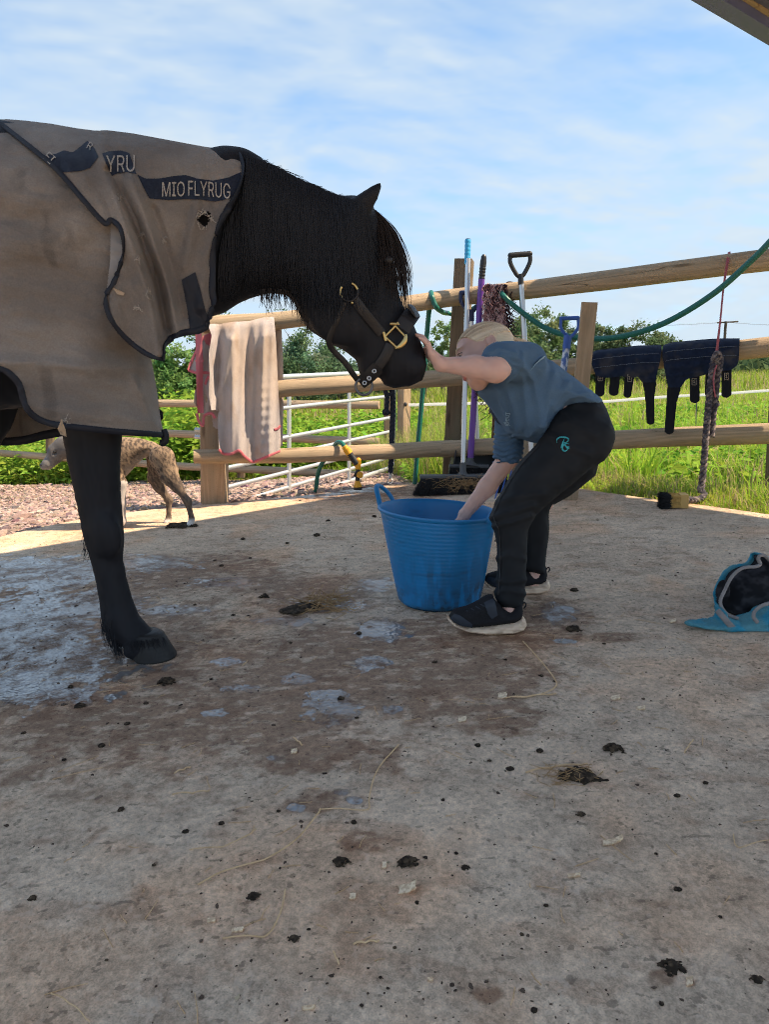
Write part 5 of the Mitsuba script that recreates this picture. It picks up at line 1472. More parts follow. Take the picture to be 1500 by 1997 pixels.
CL.slab(side([(921, 757), (940, 747), (962, 742), (985, 760), (988, 800), (980, 828), (968, 812), (955, 790), (938, 772)], 2.26), 2.27, 0.075, 0.05, 0.01)
CL.slab(side([(955, 796), (970, 800), (986, 820), (984, 832), (972, 826), (957, 806)], 2.29), 2.30, 0.05, 0.02, 0.01)
v, f = CL.mesh(); v = relax(v, f, 1); v = v + normals(v, f) * (0.005 * (meshkit.fbm(v * 30, 2, 2) - 0.5))[:, None]
put(kid + '__collar', (v, f), 'm_collar', True)
q = spline(np.array([(1061, 697), (1047, 708), (1035, 723)]), 12)
put(kid + '__piping', tube(PYv(q[:, 0], q[:, 1], kid_y(q[:, 0], q[:, 1]) - 0.002), np.array([0.007, 0.006, .0055, .005, .0045, .004, .0035, .003, .0025, .002, .0015, .001]), 8, True, flat=0.3, up=np.array([0.7, 0, 0.7])), 'm_piping', True)
lettering(kid + '__lettering', 'Inagi', 986, 805, 9, 26, 0.0, yf=kid_y, off=0.003, turn=math.pi / 2, bsdf='m_piping')

# --- trousers
TR = Field((0.24, 1.92, 0.05), (0.80, 2.52, 0.80), 0.005)
PEL = [(1074, 826), (1100, 775), (1128, 768), (1156, 765), (1172, 776), (1186, 803), (1196, 832), (1198, 852), (1191, 878), (1165, 903), (1110, 905), (1062, 866)]
TR.slab(side(PEL, 2.22), 2.24, 0.128, 0.10, 0.02)
def near_leg(a, b): return np.interp(b, [780, 900, 1000, 1190], [2.165, 2.13, 2.10, 2.05])
NL = [(1090, 800), (1150, 800), (1186, 815), (1196, 838), (1197, 855), (1190, 878), (1175, 898), (1150, 913), (1109, 947), (1072, 978), (1044, 1003), (1030, 1030), (1026, 1100), (1022, 1150), (1019, 1180), (1009, 1187), (980, 1183), (966, 1168), (970, 1140), (971, 1110), (969, 1060), (963, 1025), (959, 1003), (966, 985), (985, 948), (1012, 905), (1050, 864)]
TR.slab(side3(NL, near_leg), lambda X, Z: np.interp(Z, [0.07, 0.32, 0.50, 0.68], [2.05, 2.10, 2.13, 2.165]) + 0 * X, lambda X, Z: np.interp(Z, [0.06, 0.16, 0.32, 0.48, 0.65], [0.046, 0.056, 0.066, 0.080, 0.09]), lambda X, Z: np.interp(Z, [0.1, 0.3, 0.6], [0.032, 0.045, 0.07]), 0.025)
FL = [(1100, 860), (1165, 880), (1158, 925), (1112, 965), (1080, 985), (1071, 1000), (1071, 1050), (1067, 1090), (1066, 1118), (1056, 1123), (1030, 1118), (1018, 1108), (1014, 1060), (1004, 1010), (1030, 940)]
TR.slab(side(FL, 2.37), lambda X, Z: np.interp(Z, [0.07, 0.32, 0.65], [2.40, 2.38, 2.30]) + 0 * X, lambda X, Z: np.interp(Z, [0.06, 0.16, 0.32, 0.48, 0.65], [0.048, 0.056, 0.064, 0.078, 0.09]), lambda X, Z: np.interp(Z, [0.1, 0.3, 0.6], [0.032, 0.045, 0.07]), 0.025)
tv_, tf_ = TR.mesh(); tv_ = relax(tv_, tf_, 2); tn_ = normals(tv_, tf_); px_, py_ = topix(tv_)
disp = 0.006 * (meshkit.fbm(tv_ * [13, 13, 9], 3, 8) - 0.5); fr = (tn_[:, 1] < 0.2) & (tv_[:, 1] < 2.25)
for pts, a, w in [([(960, 1010), (990, 1002), (1040, 985)], 0.008, 7), ([(966, 1026), (1000, 1018), (1035, 1005)], 0.007, 6), ([(975, 980), (1010, 970), (1060, 962)], 0.007, 9), ([(968, 1090), (995, 1082), (1022, 1090)], 0.005, 6), ([(968, 1130), (995, 1136), (1022, 1130)], 0.006, 6), ([(968, 1155), (995, 1150), (1022, 1158)], 0.006, 6), ([(1082, 830), (1120, 825), (1160, 850)], 0.006, 9), ([(1075, 850), (1105, 870), (1150, 885)], 0.006, 9), ([(1098, 795), (1130, 790), (1175, 800)], 0.005, 6)]:
    disp[fr] += ridge(px_[fr], py_[fr], pts, a, w)
put(kid + '__trousers', (tv_ + tn_ * disp[:, None], tf_), 'm_trousers', True)
leg_y = depthmap(tv_ + tn_ * disp[:, None], 940, 750, 1220, 1200, 4)
q = spline(np.array([(1052, 868), (1012, 912), (985, 955), (970, 985), (963, 1005), (967, 1020), (974, 1040), (976, 1100), (972, 1160)]), 60)
put(kid + '__side_seam', tube(PYv(q[:, 0], q[:, 1], leg_y(q[:, 0], q[:, 1]) - 0.001), 0.0016, 6), 'm_black_plastic', True)
# monogram, two entwined script letters
def script(key, strokes, w):
    ms = []
    for s_ in strokes:
        q = spline(np.array(s_, float), 26); t = np.linspace(0, 1, 26); rr = w * (0.45 + 0.9 * np.sin(t * math.pi)**1.2)
        ms.append(tube(PYv(q[:, 0], q[:, 1], leg_y(q[:, 0], q[:, 1]) - 0.002), rr, 6, True, flat=0.5, up=np.array([0, 0.1, 1.0])))
    put(key, cat(ms), 'm_teal_thread', True)


script(kid + '__monogram', [[(1094, 874), (1097, 866), (1101, 855)], [(1087, 864), (1086, 858), (1092, 853), (1103, 853), (1109, 857), (1106, 862), (1098, 864)], [(1098, 864), (1103, 869), (1107, 874), (1111, 875)],
                            [(1110, 866), (1104, 865), (1098, 870), (1097, 876), (1101, 880), (1106, 878), (1108, 873)], [(1103, 872), (1109, 872), (1110, 873)]], 0.0016)

# --- shoes
SY = 2.032
SOLE = [(873, 1209), (880, 1216), (895, 1226), (921, 1230), (950, 1228), (981, 1224), (1007, 1221), (1021, 1212), (1028, 1219), (1031, 1229), (1024, 1239), (1003, 1245), (947, 1246), (912, 1241), (886, 1232), (874, 1219)]
UPPER = [(877, 1213), (886, 1201), (912, 1195), (935, 1184), (950, 1174), (964, 1171), (967, 1180), (981, 1193), (992, 1200), (999, 1200), (1006, 1191), (1016, 1182), (1021, 1186), (1023, 1203), (1021, 1216), (1007, 1224), (981, 1227), (950, 1231), (921, 1233), (895, 1229)]


def lower(pts): return [(x, y) for x, y in pts]


zmin = min(PY(a, b, SY - 0.03)[2] for a, b in SOLE)
def shoe(dx, dy):
    off = np.array([dx, dy, -zmin])
    A = Field((0.10, 1.95, -0.02), (0.44, 2.12, 0.14), 0.003)
    A.slab(side(SOLE, SY - 0.03), SY, lambda X, Z: np.interp(X, [0.17, 0.22, 0.30, 0.36, 0.40], [0.024, 0.044, 0.042, 0.039, 0.034]), 0.012, 0.004)
    v, f = A.mesh(); n_ = normals(v, f); x_, y_ = topix(v)
    flow = np.sin((y_ - 1228) * 0.95 + 0.035 * (x_ - 950) + 2.2 * np.sin((x_ - 900) * 0.03))
    v = v + n_ * (0.0014 * flow * (np.abs(n_[:, 2]) < 0.5) * (np.abs(n_[:, 0]) < 0.7))[:, None]
    put(kid + '__shoe__sole', (v + off, f), 'm_sole', True)
    B = Field((0.10, 1.95, 0.0), (0.44, 2.12, 0.16), 0.003)
    B.slab(side(UPPER, SY - 0.025), SY, lambda X, Z: np.interp(X, [0.17, 0.22, 0.30, 0.36, 0.40], [0.022, 0.042, 0.040, 0.037, 0.032]), 0.022, 0.004)
    B.ell(P(994, 1188, SY), (0.024, 0.017, 0.016), 0.004, cut=True)
    v, f = B.mesh(); v = relax(v, f, 1); v = v + normals(v, f) * (0.0015 * (meshkit.fbm(v * 50, 2, 4) - 0.5))[:, None]
    k = put(kid + '__shoe', (v + off, f), 'm_shoe', True)
    sy_ = depthmap(v, 860, 1160, 1040, 1250, 3)
    put(k + '__toe_cap', (lambda m: (m[0] + off, m[1]))(sheet([(878, 1212), (886, 1203), (897, 1206), (911, 1216), (922, 1224), (921, 1231), (897, 1226), (884, 1219)], lambda x, y: sy_(x, y) - 0.0025, 1.5)), 'm_toecap', True)
    put(k + '__strap', (lambda m: (m[0] + off, m[1]))(sheet([(944, 1181), (962, 1173), (966, 1180), (971, 1206), (960, 1214), (952, 1204)], lambda x, y: sy_(x, y) - 0.004, 1.5)), 'm_toecap', True)
    for j in range(4):
        a, b = P(910 + j * 9, 1197 - j * 4, SY - 0.022 - 0.002 * j), P(922 + j * 9, 1206 - j * 5, SY - 0.037)
        put(k + '__lace', tube(np.array([a + off, b + off]), 0.0022, 6), 'm_toecap', True)
    q = spline(np.array([P(1017, 1187, SY), P(1023, 1181, SY), P(1026, 1186, SY), P(1022, 1193, SY)]), 10) + off
    put(k + '__heel_loop', tube(q, 0.0022, 6), 'm_shoe', True)
    return k


def rename(old, new):
    for q in [q for q in list(scene) if q == old or q.startswith(old + '__')]: scene[new + q[len(old):]] = scene.pop(q)


shoe(0, 0)
rename(kid + '__shoe__sole', '_sole'); rename(kid + '__shoe', '_shoe')
_far = PY(1077, 1155, 2.37) - PY(1031, 1231, 1.995)
shoe(_far[0], _far[1])
rename(kid + '__shoe', kid + '__shoe_001'); rename('_shoe', kid + '__shoe'); rename('_sole', kid + '__shoe__sole')

# ------------------------------------------------------------------ the blue tub
TC, TB = np.array([0.182, 2.39]), np.array([0.176, 2.355])
mat('m_tub', proc(lambda p, n, uv: mix((0.008, 0.19, 0.45), (0.020, 0.050, 0.075),
    dr.clip(smoothstep(0.46, 0.70, fbm(p.x * 30, p.y * 30, p.z * 26, 4)) * smoothstep(0.11, 0.0, p.z) * 0.7 + 0.5 * smoothstep(0.16, 0.27, p.x + 0.25 * fbm(p.x * 12, p.y * 12, p.z * 7, 3)) * smoothstep(0.26, 0.06, p.z) * smoothstep(0.35, 0.6, fbm(p.x * 50, p.y * 50, p.z * 8, 3)) + 0.25 * smoothstep(0.6, 0.8, fbm(p.x * 9, p.y * 9, p.z * 30, 3)), 0, 0.95))), 0.42, 0.5)
tub = thing('tub')
tag(tub, 'muddy blue flexible rubber tub standing before the bending child', 'tub')
Hh, R1, R0 = 0.312, 0.196, 0.136
prof = [(0.0, 0.004), (R0 - 0.012, 0.003), (R0, 0.012)]
for z in np.linspace(0.02, Hh - 0.012, 90): prof.append((R0 + (R1 - R0) * (z / Hh)**0.9 + 0.0009 * abs(math.sin(z * math.pi / 0.0125)), z))
prof += [(R1 + 0.002, Hh - 0.010), (R1 + 0.007, Hh - 0.006), (R1 + 0.007, Hh), (R1 + 0.001, Hh + 0.003), (R1 - 0.004, Hh)]
for z in np.linspace(Hh - 0.012, 0.02, 20): prof.append((R0 - 0.005 + (R1 - R0) * (z / Hh)**0.9, z))
prof += [(R0 - 0.012, 0.012), (0.0, 0.011)]
v, f = lathe(prof, 96)


def tubwarp(v):
    v = np.array(v, float); t = v[:, 2] / Hh
    v[:, 2] -= 0.018 * t * v[:, 0] / R1
    a = np.arctan2(v[:, 1], v[:, 0]); rr = np.hypot(v[:, 0], v[:, 1])
    rr = rr * (1 + 0.012 * t * np.sin(2 * a + 0.6))
    return np.stack([rr * np.cos(a) + TB[0] + (TC[0] - TB[0]) * t, rr * np.sin(a) + TB[1] + (TC[1] - TB[1]) * t, v[:, 2]], 1)


put(tub + '__body', (tubwarp(v), f), 'm_tub', 50)
for a0, nm in ((2.66, 0), (2.66 + math.pi, 1)):
    q = []
    for t in np.linspace(0, 1, 13):
        a = a0 + 0.52 * (t - 0.5) * 2 * 0.5; lift = 0.062 * math.sin(math.pi * t)**0.7; out = 0.030 * math.sin(math.pi * t)
        q.append([(R1 + 0.003 + out) * math.cos(a), (R1 + 0.003 + out) * math.sin(a), Hh - 0.012 + lift])
    put(tub + '__handle', tube(spline(tubwarp(q), 40), 0.0075, 8, True, flat=1.3), 'm_tub', True)
scene['m_water'] = {'type': 'dielectric', 'int_ior': 1.33}
a = np.linspace(0, 2 * np.pi, 64, endpoint=False)
wz = 0.135; wr = R0 - 0.006 + (R1 - R0) * (wz / Hh)**0.9 - 0.007
mat('m_murky', (0.05, 0.075, 0.08), 0.06, 0.5)
wv = np.vstack([[[0, 0, wz]], np.stack([np.cos(a) * wr, np.sin(a) * wr, np.full(64, wz)], 1)]); q = np.arange(64)
wt = thing('tub_water'); put(wt, (np.c_[tubwarp(wv)[:, :2], wv[:, 2]], np.stack([0 * q, 1 + q, 1 + (q + 1) % 64], 1)), 'm_murky', False)
tag(wt, 'murky water standing in the blue tub', 'water')
del scene['m_water']
# ------------------------------------------------------------------ things hung on the fence
_fx = np.arange(300, 1700, 5.0); _fy = np.array([fence_y(x) for x in _fx])
def fy(x): return np.interp(np.asarray(x, float), _fx, _fy)


mat('m_buff', proc(lambda p, n, uv: mix(mix((0.49, 0.405, 0.35), (0.44, 0.395, 0.385), smoothstep(0.35, 0.65, fbm(p.x * 4.0, p.y * 4, p.z * 2.2, 2))), (0.37, 0.27, 0.20), smoothstep(0.48, 0.75, fbm(p.x * 9, p.y * 9, p.z * 4.5, 4)) * 0.75)
                 * (0.95 + 0.10 * noise((p.x + p.z) * 210, (p.x - p.z) * 210, 0))), 0.85, 0.2)
mat('m_pink', proc(lambda p, n, uv: mix((0.62, 0.15, 0.19), (0.48, 0.16, 0.17), fbm(p.x * 20, p.y * 20, p.z * 14, 3))), 0.7, 0.25)
br = thing('buff_rug')
tag(br, 'faded pinkish buff mesh rug with pink trim slung over the fence left of the gate', 'horse rug')
RT_X, RT_Y = [380, 405, 430, 480, 520, 540, 556], [634, 628, 626, 621, 615, 614, 613]


def hang_y(x, y):
    x, y = np.asarray(x, float), np.asarray(y, float)
    d = (y - np.interp(x, RT_X, RT_Y)) / 20.0
    q = np.clip(1 - d, 0, 1); a = np.clip(d / 2, 0, 1)
    f = 0.024 * np.sin((x - 400) * 0.118 + 0.9 * np.sin(y * 0.011) + 0.8 * np.sin((x - 400) * 0.03)) + 0.006 * np.sin((x - 400) * 0.33 + y * 0.012)
    f = f + 0.012 * (meshkit.fbm(np.stack([x * 0.05, y * 0.015, 0 * x], -1), 3, 4) - 0.5) + ridge(x, y, [(415, 800), (440, 730), (450, 660)], 0.02, 7) - ridge(x, y, [(430, 640), (420, 720), (422, 800)], 0.018, 8)
    f = f + 0.0022 * np.sin(y * 0.35 + x * 0.05) * np.exp(-((x - 512) / 16)**2) * np.clip((y - 720) / 60, 0, 1)
    return fy(x) - 0.10 - 0.068 * np.sqrt(np.clip(1 - q**2, 0, 1)) - (0.030 + f) * a


FRONT_R = [(404, 629), (430, 626), (480, 621), (520, 615), (534, 614), (538, 660), (541, 720), (545, 800), (548, 862), (546, 879), (520, 890), (500, 898), (490, 899), (476, 888), (466, 878), (452, 884), (437, 884), (427, 876), (424, 820), (428, 795), (420, 800), (412, 800), (407, 770), (409, 730), (407, 690), (413, 655)]
put(br + '__front', sheet(FRONT_R, hang_y, 2.5), 'm_buff', True)
put(br + '__back', sheet([(500, 616), (534, 613), (549, 640), (552, 700), (553, 790), (551, 870), (530, 872), (505, 860), (500, 700)], lambda x, y: fy(x) - 0.015 - 0.08 * np.clip(1 - (y - 613) / 18, 0, 1) + 0.012 * np.sin(x * 0.25), 3), 'm_buff', True)
def flap_y(x, y): return fy(x) - 0.145 + 0.012 * np.sin(x * 0.2 + y * 0.03)
put(br + '__flap', sheet([(410, 652), (396, 660), (380, 690), (367, 722), (386, 728), (392, 745), (380, 762), (378, 785), (392, 806), (408, 812), (418, 790), (414, 740), (412, 700)], flap_y, 2.5), 'm_buff', True)
put(br + '__flap', sheet([(414, 772), (428, 778), (430, 812), (424, 838), (416, 832), (412, 806)], lambda x, y: fy(x) - 0.125 + 0 * x, 2.5), 'm_buff', True)
put(br + '__strap', sheet([(381, 652), (393, 650), (396, 700), (396, 760), (397, 806), (385, 806), (383, 760), (382, 705)], lambda x, y: flap_y(x, y) - 0.012, 2.0), 'm_pink', True)
put(br + '__strap_slide', box(PY(389, 704, fy(389) - 0.163), (0.050, 0.006, 0.012)), 'm_pink')
for pts, yf in (([(427, 877), (437, 885), (452, 885), (466, 879), (476, 889), (490, 900), (500, 899), (520, 891), (546, 880)], hang_y), ([(367, 722), (386, 728), (400, 727), (412, 728)], flap_y), ([(410, 652), (396, 660), (380, 690), (367, 722)], flap_y),
                ([(384, 806), (388, 822), (396, 830), (398, 812), (412, 806), (420, 816)], lambda x, y: fy(x) - 0.16 + 0 * x), ([(535, 838), (542, 836), (547, 830)], hang_y), ([(412, 745), (406, 735), (400, 750)], flap_y)):
    put(br + '__trim', edge_tube(pts, yf, 0.0085, 40, 0.004, 6, 0.45), 'm_pink', 40)
put(br + '__ruffle', sheet([(396, 658), (412, 650), (416, 664), (413, 676), (402, 672)], lambda x, y: flap_y(x, y) - 0.008, 2.0), 'm_pink', True)

# ------------------------------------------------------------------ navy leg wraps
mat('m_navy', proc(lambda p, n, uv: mix(mix((0.010, 0.016, 0.036), (0.020, 0.032, 0.066), fbm(p.x * 30, p.y * 30, p.z * 30, 3)), (0.10, 0.09, 0.08), smoothstep(0.52, 0.78, fbm(p.x * 14, p.y * 14, p.z * 10, 4)) * 0.40)), 0.95, 0.15, sheen=0.5)
mat('m_strap_black', (0.012, 0.014, 0.020), 0.8, 0.2)
mat('m_stitch', (0.16, 0.19, 0.25), 0.8, 0.2)
MR_X = [1140, 1152, 1164, 1218, 1245, 1290, 1308, 1374, 1410, 1443, 1460]; MR_Y = [690, 688, 684, 678, 675, 674, 669, 663, 661, 660, 660]


def wrap_y(x, y):
    x, y = np.asarray(x, float), np.asarray(y, float)
    d = (y - np.interp(x, MR_X, MR_Y)) / 22.0; q = np.clip(1 - d, 0, 1)
    quilt = 0.006 * np.abs(np.sin((y - np.interp(x, MR_X, MR_Y)) * 0.16)) * (d < 3) + 0.006 * np.abs(np.sin(x * 0.16)) + 0.010 * (meshkit.fbm(np.stack([x * 0.08, y * 0.08, 0 * x], -1), 3, 4) - 0.5)
    return fy(x) - 0.10 - 0.080 * np.sqrt(np.clip(1 - q**2, 0, 1)) - quilt * np.clip(d, 0, 1) + 0.02 * np.clip((y - 730) / 100, 0, 1)


W1 = [(1152, 689), (1164, 683), (1218, 677), (1245, 674), (1291, 673), (1288, 704), (1282, 728), (1279, 746), (1252, 746), (1242, 732), (1238, 737), (1219, 736), (1212, 734), (1191, 737), (1180, 737), (1162, 733), (1156, 716), (1150, 700)]
W2 = [(1293, 674), (1308, 668), (1374, 662), (1410, 660), (1443, 660), (1441, 704), (1437, 714), (1426, 722), (1407, 724), (1389, 729), (1376, 731), (1365, 734), (1345, 738), (1338, 741), (1328, 756), (1303, 756), (1297, 725), (1292, 695)]
W1S = [[(1162, 715), (1181, 730), (1179, 770), (1170, 775), (1161, 770)], [(1191, 730), (1210, 730), (1206, 770), (1196, 773), (1187, 768)], [(1219, 730), (1238, 730), (1231, 773), (1224, 777), (1216, 773)], [(1252, 742), (1281, 742), (1276, 779), (1277, 824), (1270, 830), (1261, 825), (1260, 794), (1257, 764)]]
W2S = [[(1302, 752), (1330, 752), (1320, 785), (1317, 815), (1314, 844), (1305, 848), (1296, 843), (1299, 800)], [(1345, 730), (1365, 728), (1365, 782), (1356, 787), (1346, 784)], [(1376, 724), (1389, 722), (1389, 770), (1382, 775), (1375, 771)], [(1407, 716), (1427, 714), (1427, 771), (1417, 777), (1407, 773)]]
for nm, W, SS, TAGS, lab in ((0, W1, W1S, [(1171, 737), (1228, 738)], 'left navy padded leg wrap hung over the middle rail, nearest the leaning plank'), (1, W2, W2S, [(1354, 745), (1417, 735)], 'right navy padded leg wrap on the middle rail behind the hanging rope')):
    t = thing('leg_wrap'); tag(t, lab, 'horse leg wrap')
    put(t + '__pad', sheet(list(shapely.Polygon(W).buffer(4).buffer(-8).buffer(4).exterior.coords), wrap_y, 2.2), 'm_navy', True)
    put(t + '__pad', sheet([p for p in W if p[1] < 728], lambda x, y: 2 * (fy(x) - 0.10) - wrap_y(x, y) - 0.002, 3.0), 'm_navy', True)
    for s_ in SS: put(t + '__strap', sheet(list(shapely.Polygon(s_).buffer(-6).buffer(6).exterior.coords), lambda x, y: wrap_y(x, 722 + 0 * y) + 0.012, 2.2), 'm_strap_black', True)
    x0, x1 = min(p[0] for p in W), max(p[0] for p in W)
    for k in (16, 33):
        xs_ = np.linspace(x0 + 6, x1 - 6, 40); q = PYv(xs_, np.interp(xs_, MR_X, MR_Y) + k, wrap_y(xs_, np.interp(xs_, MR_X, MR_Y) + k) - 0.002)
        put(t + '__stitching', tube(q, 0.0012, 4), 'm_stitch')
    for tx, ty in TAGS:
        Y = float(wrap_y(tx, 722)) + 0.004
        for a, b in (((-4, -7), (4, -7)), ((4, -7), (4, 6)), ((4, 6), (-4, 6)), ((-4, 6), (-4, -7)), ((-2, -3), (2, -4)), ((-2, 1), (2, 2)), ((0, -4), (0, 3))):
            put(t + '__tag', tube(np.array([PY(tx + a[0], ty + a[1], Y), PY(tx + b[0], ty + b[1], Y)]), 0.0014, 4), 'm_thread')

# ------------------------------------------------------------------ ropes, twine, hoses, hay net
mat('m_rope', proc(lambda p, n, uv: mix((0.06, 0.055, 0.07), (0.24, 0.20, 0.19), smoothstep(0.4, 0.7, fbm(p.x * 60, p.y * 60, p.z * 60, 3)))), 0.85, 0.2)
mat('m_rope_navy', proc(lambda p, n, uv: mix((0.015, 0.02, 0.04), (0.05, 0.055, 0.075), fbm(p.x * 80, p.y * 80, p.z * 80, 2))), 0.85, 0.2)
mat('m_twine', (0.42, 0.13, 0.16), 0.8, 0.2)


def twisted(path, r, turns_per_m=14, n=None):
    """Three-strand laid rope along the path."""
    L = np.linalg.norm(np.diff(path, axis=0), axis=1).sum(); n = n or int(L * 160) + 8
    p = resample(path, n); t, a, b = frames(p); s_ = np.linspace(0, L, n)
    out = []
    for k in range(3):
        w = s_ * turns_per_m * 2 * np.pi / 1.0 + k * 2.094
        out.append(tube(p + (np.cos(w)[:, None] * a + np.sin(w)[:, None] * b) * r * 0.52, r * 0.55, 7))
    return cat(out)


def pxpath(pts, ys_, n=60):
    q = spline(np.array(pts, float), n); y = np.interp(np.linspace(0, 1, n), np.linspace(0, 1, len(ys_)), ys_)
    return PYv(q[:, 0], q[:, 1], y)


ra = thing('hanging_rope')
tag(ra, 'thick grey twisted rope tied with pink twine to the top rail, trailing to the yard', 'rope')
Yr = 4.06
put(ra + '__rope', twisted(pxpath([(1400, 688), (1394, 700), (1388, 735), (1382, 790), (1377, 850), (1373, 905), (1369, 945), (1366, 955), (1373, 962), (1372, 969), (1360, 975), (1346, 975), (1334, 973)], [Yr, Yr, Yr, Yr, Yr, Yr, 4.05, 4.04, 4.02, 4.0, 3.96, 3.93, 3.90], 120), 0.019, 11), 'm_rope', 60)
put(ra + '__rope', twisted(pxpath([(1400, 688), (1405, 702), (1399, 740), (1395, 780), (1391, 815), (1388, 852)], [Yr, Yr + 0.01], 70), 0.0175, 11), 'm_rope', 60)
q = [PY(1393 + 7 * math.cos(a), 788 + 5 * math.sin(a), Yr + 0.02 * math.sin(a * 0.5)) for a in np.linspace(0, 7.5, 30)]
put(ra + '__knot', twisted(np.array(q), 0.012, 14), 'm_rope', 60)
q = [PY(1399 + 6 * math.cos(a), 697 + 9 * math.sin(a), Yr + 0.02 * math.cos(a)) for a in np.linspace(0, 6.6, 30)]
put(ra + '__knot', twisted(np.array(q), 0.012, 14), 'm_rope', 60)
F5 = float(fy(1422))
for pts, ys_ in (([(1424, 492), (1420, 515), (1412, 560), (1406, 620), (1402, 660), (1399, 690)], [F5 - 0.10, F5 - 0.175, F5 - 0.2, Yr + 0.02, Yr, Yr]), ([(1421, 493), (1417, 515), (1411, 560), (1405, 622), (1400, 660), (1396, 692)], [F5 - 0.10, F5 - 0.175, F5 - 0.2, Yr + 0.02, Yr, Yr]),
                 ([(1398, 712), (1392, 735), (1393, 760), (1396, 775)], [Yr - 0.025, Yr - 0.02])):
    put(ra + '__twine', twisted(pxpath(pts, ys_, 60), 0.0042, 30), 'm_twine', 60)

lr = thing('lead_rope')
tag(lr, 'navy lead rope with metal clip hanging by the gate end below the horse nose', 'rope')
Yl = 4.95
put(lr + '__rope', twisted(pxpath([(760, 742), (765, 760), (766, 800), (764, 860), (762, 915), (761, 922)], [Yl], 70), 0.0185, 11), 'm_rope_navy', 60)
put(lr + '__rope', twisted(pxpath([(758, 742), (752, 760), (755, 775), (754, 800), (753, 806)], [Yl - 0.02], 40), 0.016, 11), 'm_rope_navy', 60)
put(lr + '__knot', twisted(np.array([PY(753 + 5 * math.cos(a), 804 + 4 * math.sin(a), Yl + 0.015 * math.sin(a * 0.5)) for a in np.linspace(0, 9, 30)]), 0.011, 12), 'm_rope_navy', 60)
put(lr + '__knot', twisted(np.array([PY(758 + 7 * math.cos(a), 764 + 6 * math.sin(a), Yl - 0.01 + 0.015 * math.sin(a * 0.5)) for a in np.linspace(0, 9, 30)]), 0.012, 12), 'm_rope_navy', 60)
put(lr + '__clip', cat([ringm(761, 938, 5.0, 0.003, Yl, tilt=0.3), tube(np.array([PY(761, 920, Yl), PY(761, 933, Yl)]), 0.009, 8), ringm(763, 927, 3, 0.003, Yl)]), 'm_galv', True)

gh = thing('garden_hose')
tag(gh, 'long green garden hose looped round the fence top and sagging away to the right', 'hose')
F8 = float(fy(842))
pts = [(809, 944), (815, 870), (823, 780), (832, 660), (837, 605), (840, 578), (841, 571), (843, 580), (850, 598), (860, 607), (872, 611), (905, 612), (940, 590), (962, 566), (972, 566), (985, 580), (1010, 603), (1060, 638), (1110, 656), (1160, 661), (1210, 657), (1270, 641), (1330, 613), (1400, 567), (1460, 514), (1500, 474), (1560, 405)]
ys_ = [5.02, 5.02, 5.02, 5.0, F8 - 0.02, F8 - 0.03, F8 - 0.10, F8 - 0.172, F8 - 0.178, F8 - 0.06, 5.19, 5.24, 5.12, 4.95, 4.70, 4.62, 4.60, 4.55, 4.48, 4.40, 4.32, 4.24, 4.16, 4.06, 3.98, 3.92, 3.8]
hp_ = pxpath(pts, ys_, 260)
v, f, u = tube(hp_, 0.0165, 12, True, True); put(gh + '__pipe', (v, f), 'm_hose', True, uv=u) if False else put(gh + '__pipe', (v, f), 'm_hose', 50)
sh = thing('spray_hose')
tag(sh, 'short green hose over the bottom rail ending in a yellow and black spray gun', 'hose')
Fn = float(fy(670)); Ys = Fn - 0.175
pts = [(612, 975), (616, 957), (619, 930), (626, 908), (640, 886), (652, 870), (658, 863), (666, 864), (673, 872)]
ys_ = [Fn + 0.10, Fn + 0.08, Fn + 0.05, Fn + 0.02, Fn, Fn - 0.04, Fn - 0.11, Ys + 0.02, Ys - 0.01]
put(sh + '__pipe', tube(pxpath(pts, ys_, 60), 0.0145, 12), 'm_hose', 50)
Yg = Ys - 0.02
def seg(a, b, r0, r1, m_, nm, n=14): put(sh + '__' + nm, tube(np.array([PY(*a, Yg), PY(*(np.array(a) * .96 + np.array(b) * .04), Yg), PY(*(np.array(a) * .04 + np.array(b) * .96), Yg), PY(*b, Yg)]), np.array([r0 * .8, r0, r1, r1 * .8]), n), m_, 40)
seg((671, 870), (676, 877), 0.019, 0.021, 'm_yellow', 'connector')
seg((675, 875), (682, 885), 0.024, 0.024, 'm_yellow', 'connector')
seg((681, 883), (684, 888), 0.019, 0.019, 'm_black_plastic', 'connector')
seg((683, 887), (697, 905), 0.021, 0.022, 'm_black_plastic', 'grip')
seg((679, 889), (695, 911), 0.007, 0.007, 'm_yellow', 'trigger')
put(sh + '__body', tube(np.array([PY(699, 898, Yg), PY(699, 902, Yg), PY(698, 915, Yg)]), [0.017, 0.0185, 0.017], 14), 'm_yellow', 40)
put(sh + '__body', ico(PY(699, 898, Yg), 0.0182, 2), 'm_yellow', True)
seg((698, 914), (697, 938), 0.014, 0.014, 'm_black_plastic', 'neck')
seg((692, 922), (696, 924), 0.022, 0.022, 'm_black_plastic', 'dial_housing')
put(sh + '__dial', tube(np.array([PY(701, 926, Yg - 0.012), PY(703, 926.5, Yg - 0.03)]), [0.021, 0.020], 20), 'm_yellow', 40)
put(sh + '__dial', tube(np.array([PY(703, 926.5, Yg - 0.03), PY(703.5, 926.6, Yg - 0.036)]), [0.010, 0.009], 14), 'm_yellow', 40)
seg((697, 937), (698, 950), 0.014, 0.029, 'm_yellow', 'spray_head')
seg((698, 949.5), (698, 955), 0.0295, 0.028, 'm_black_plastic', 'spray_head')

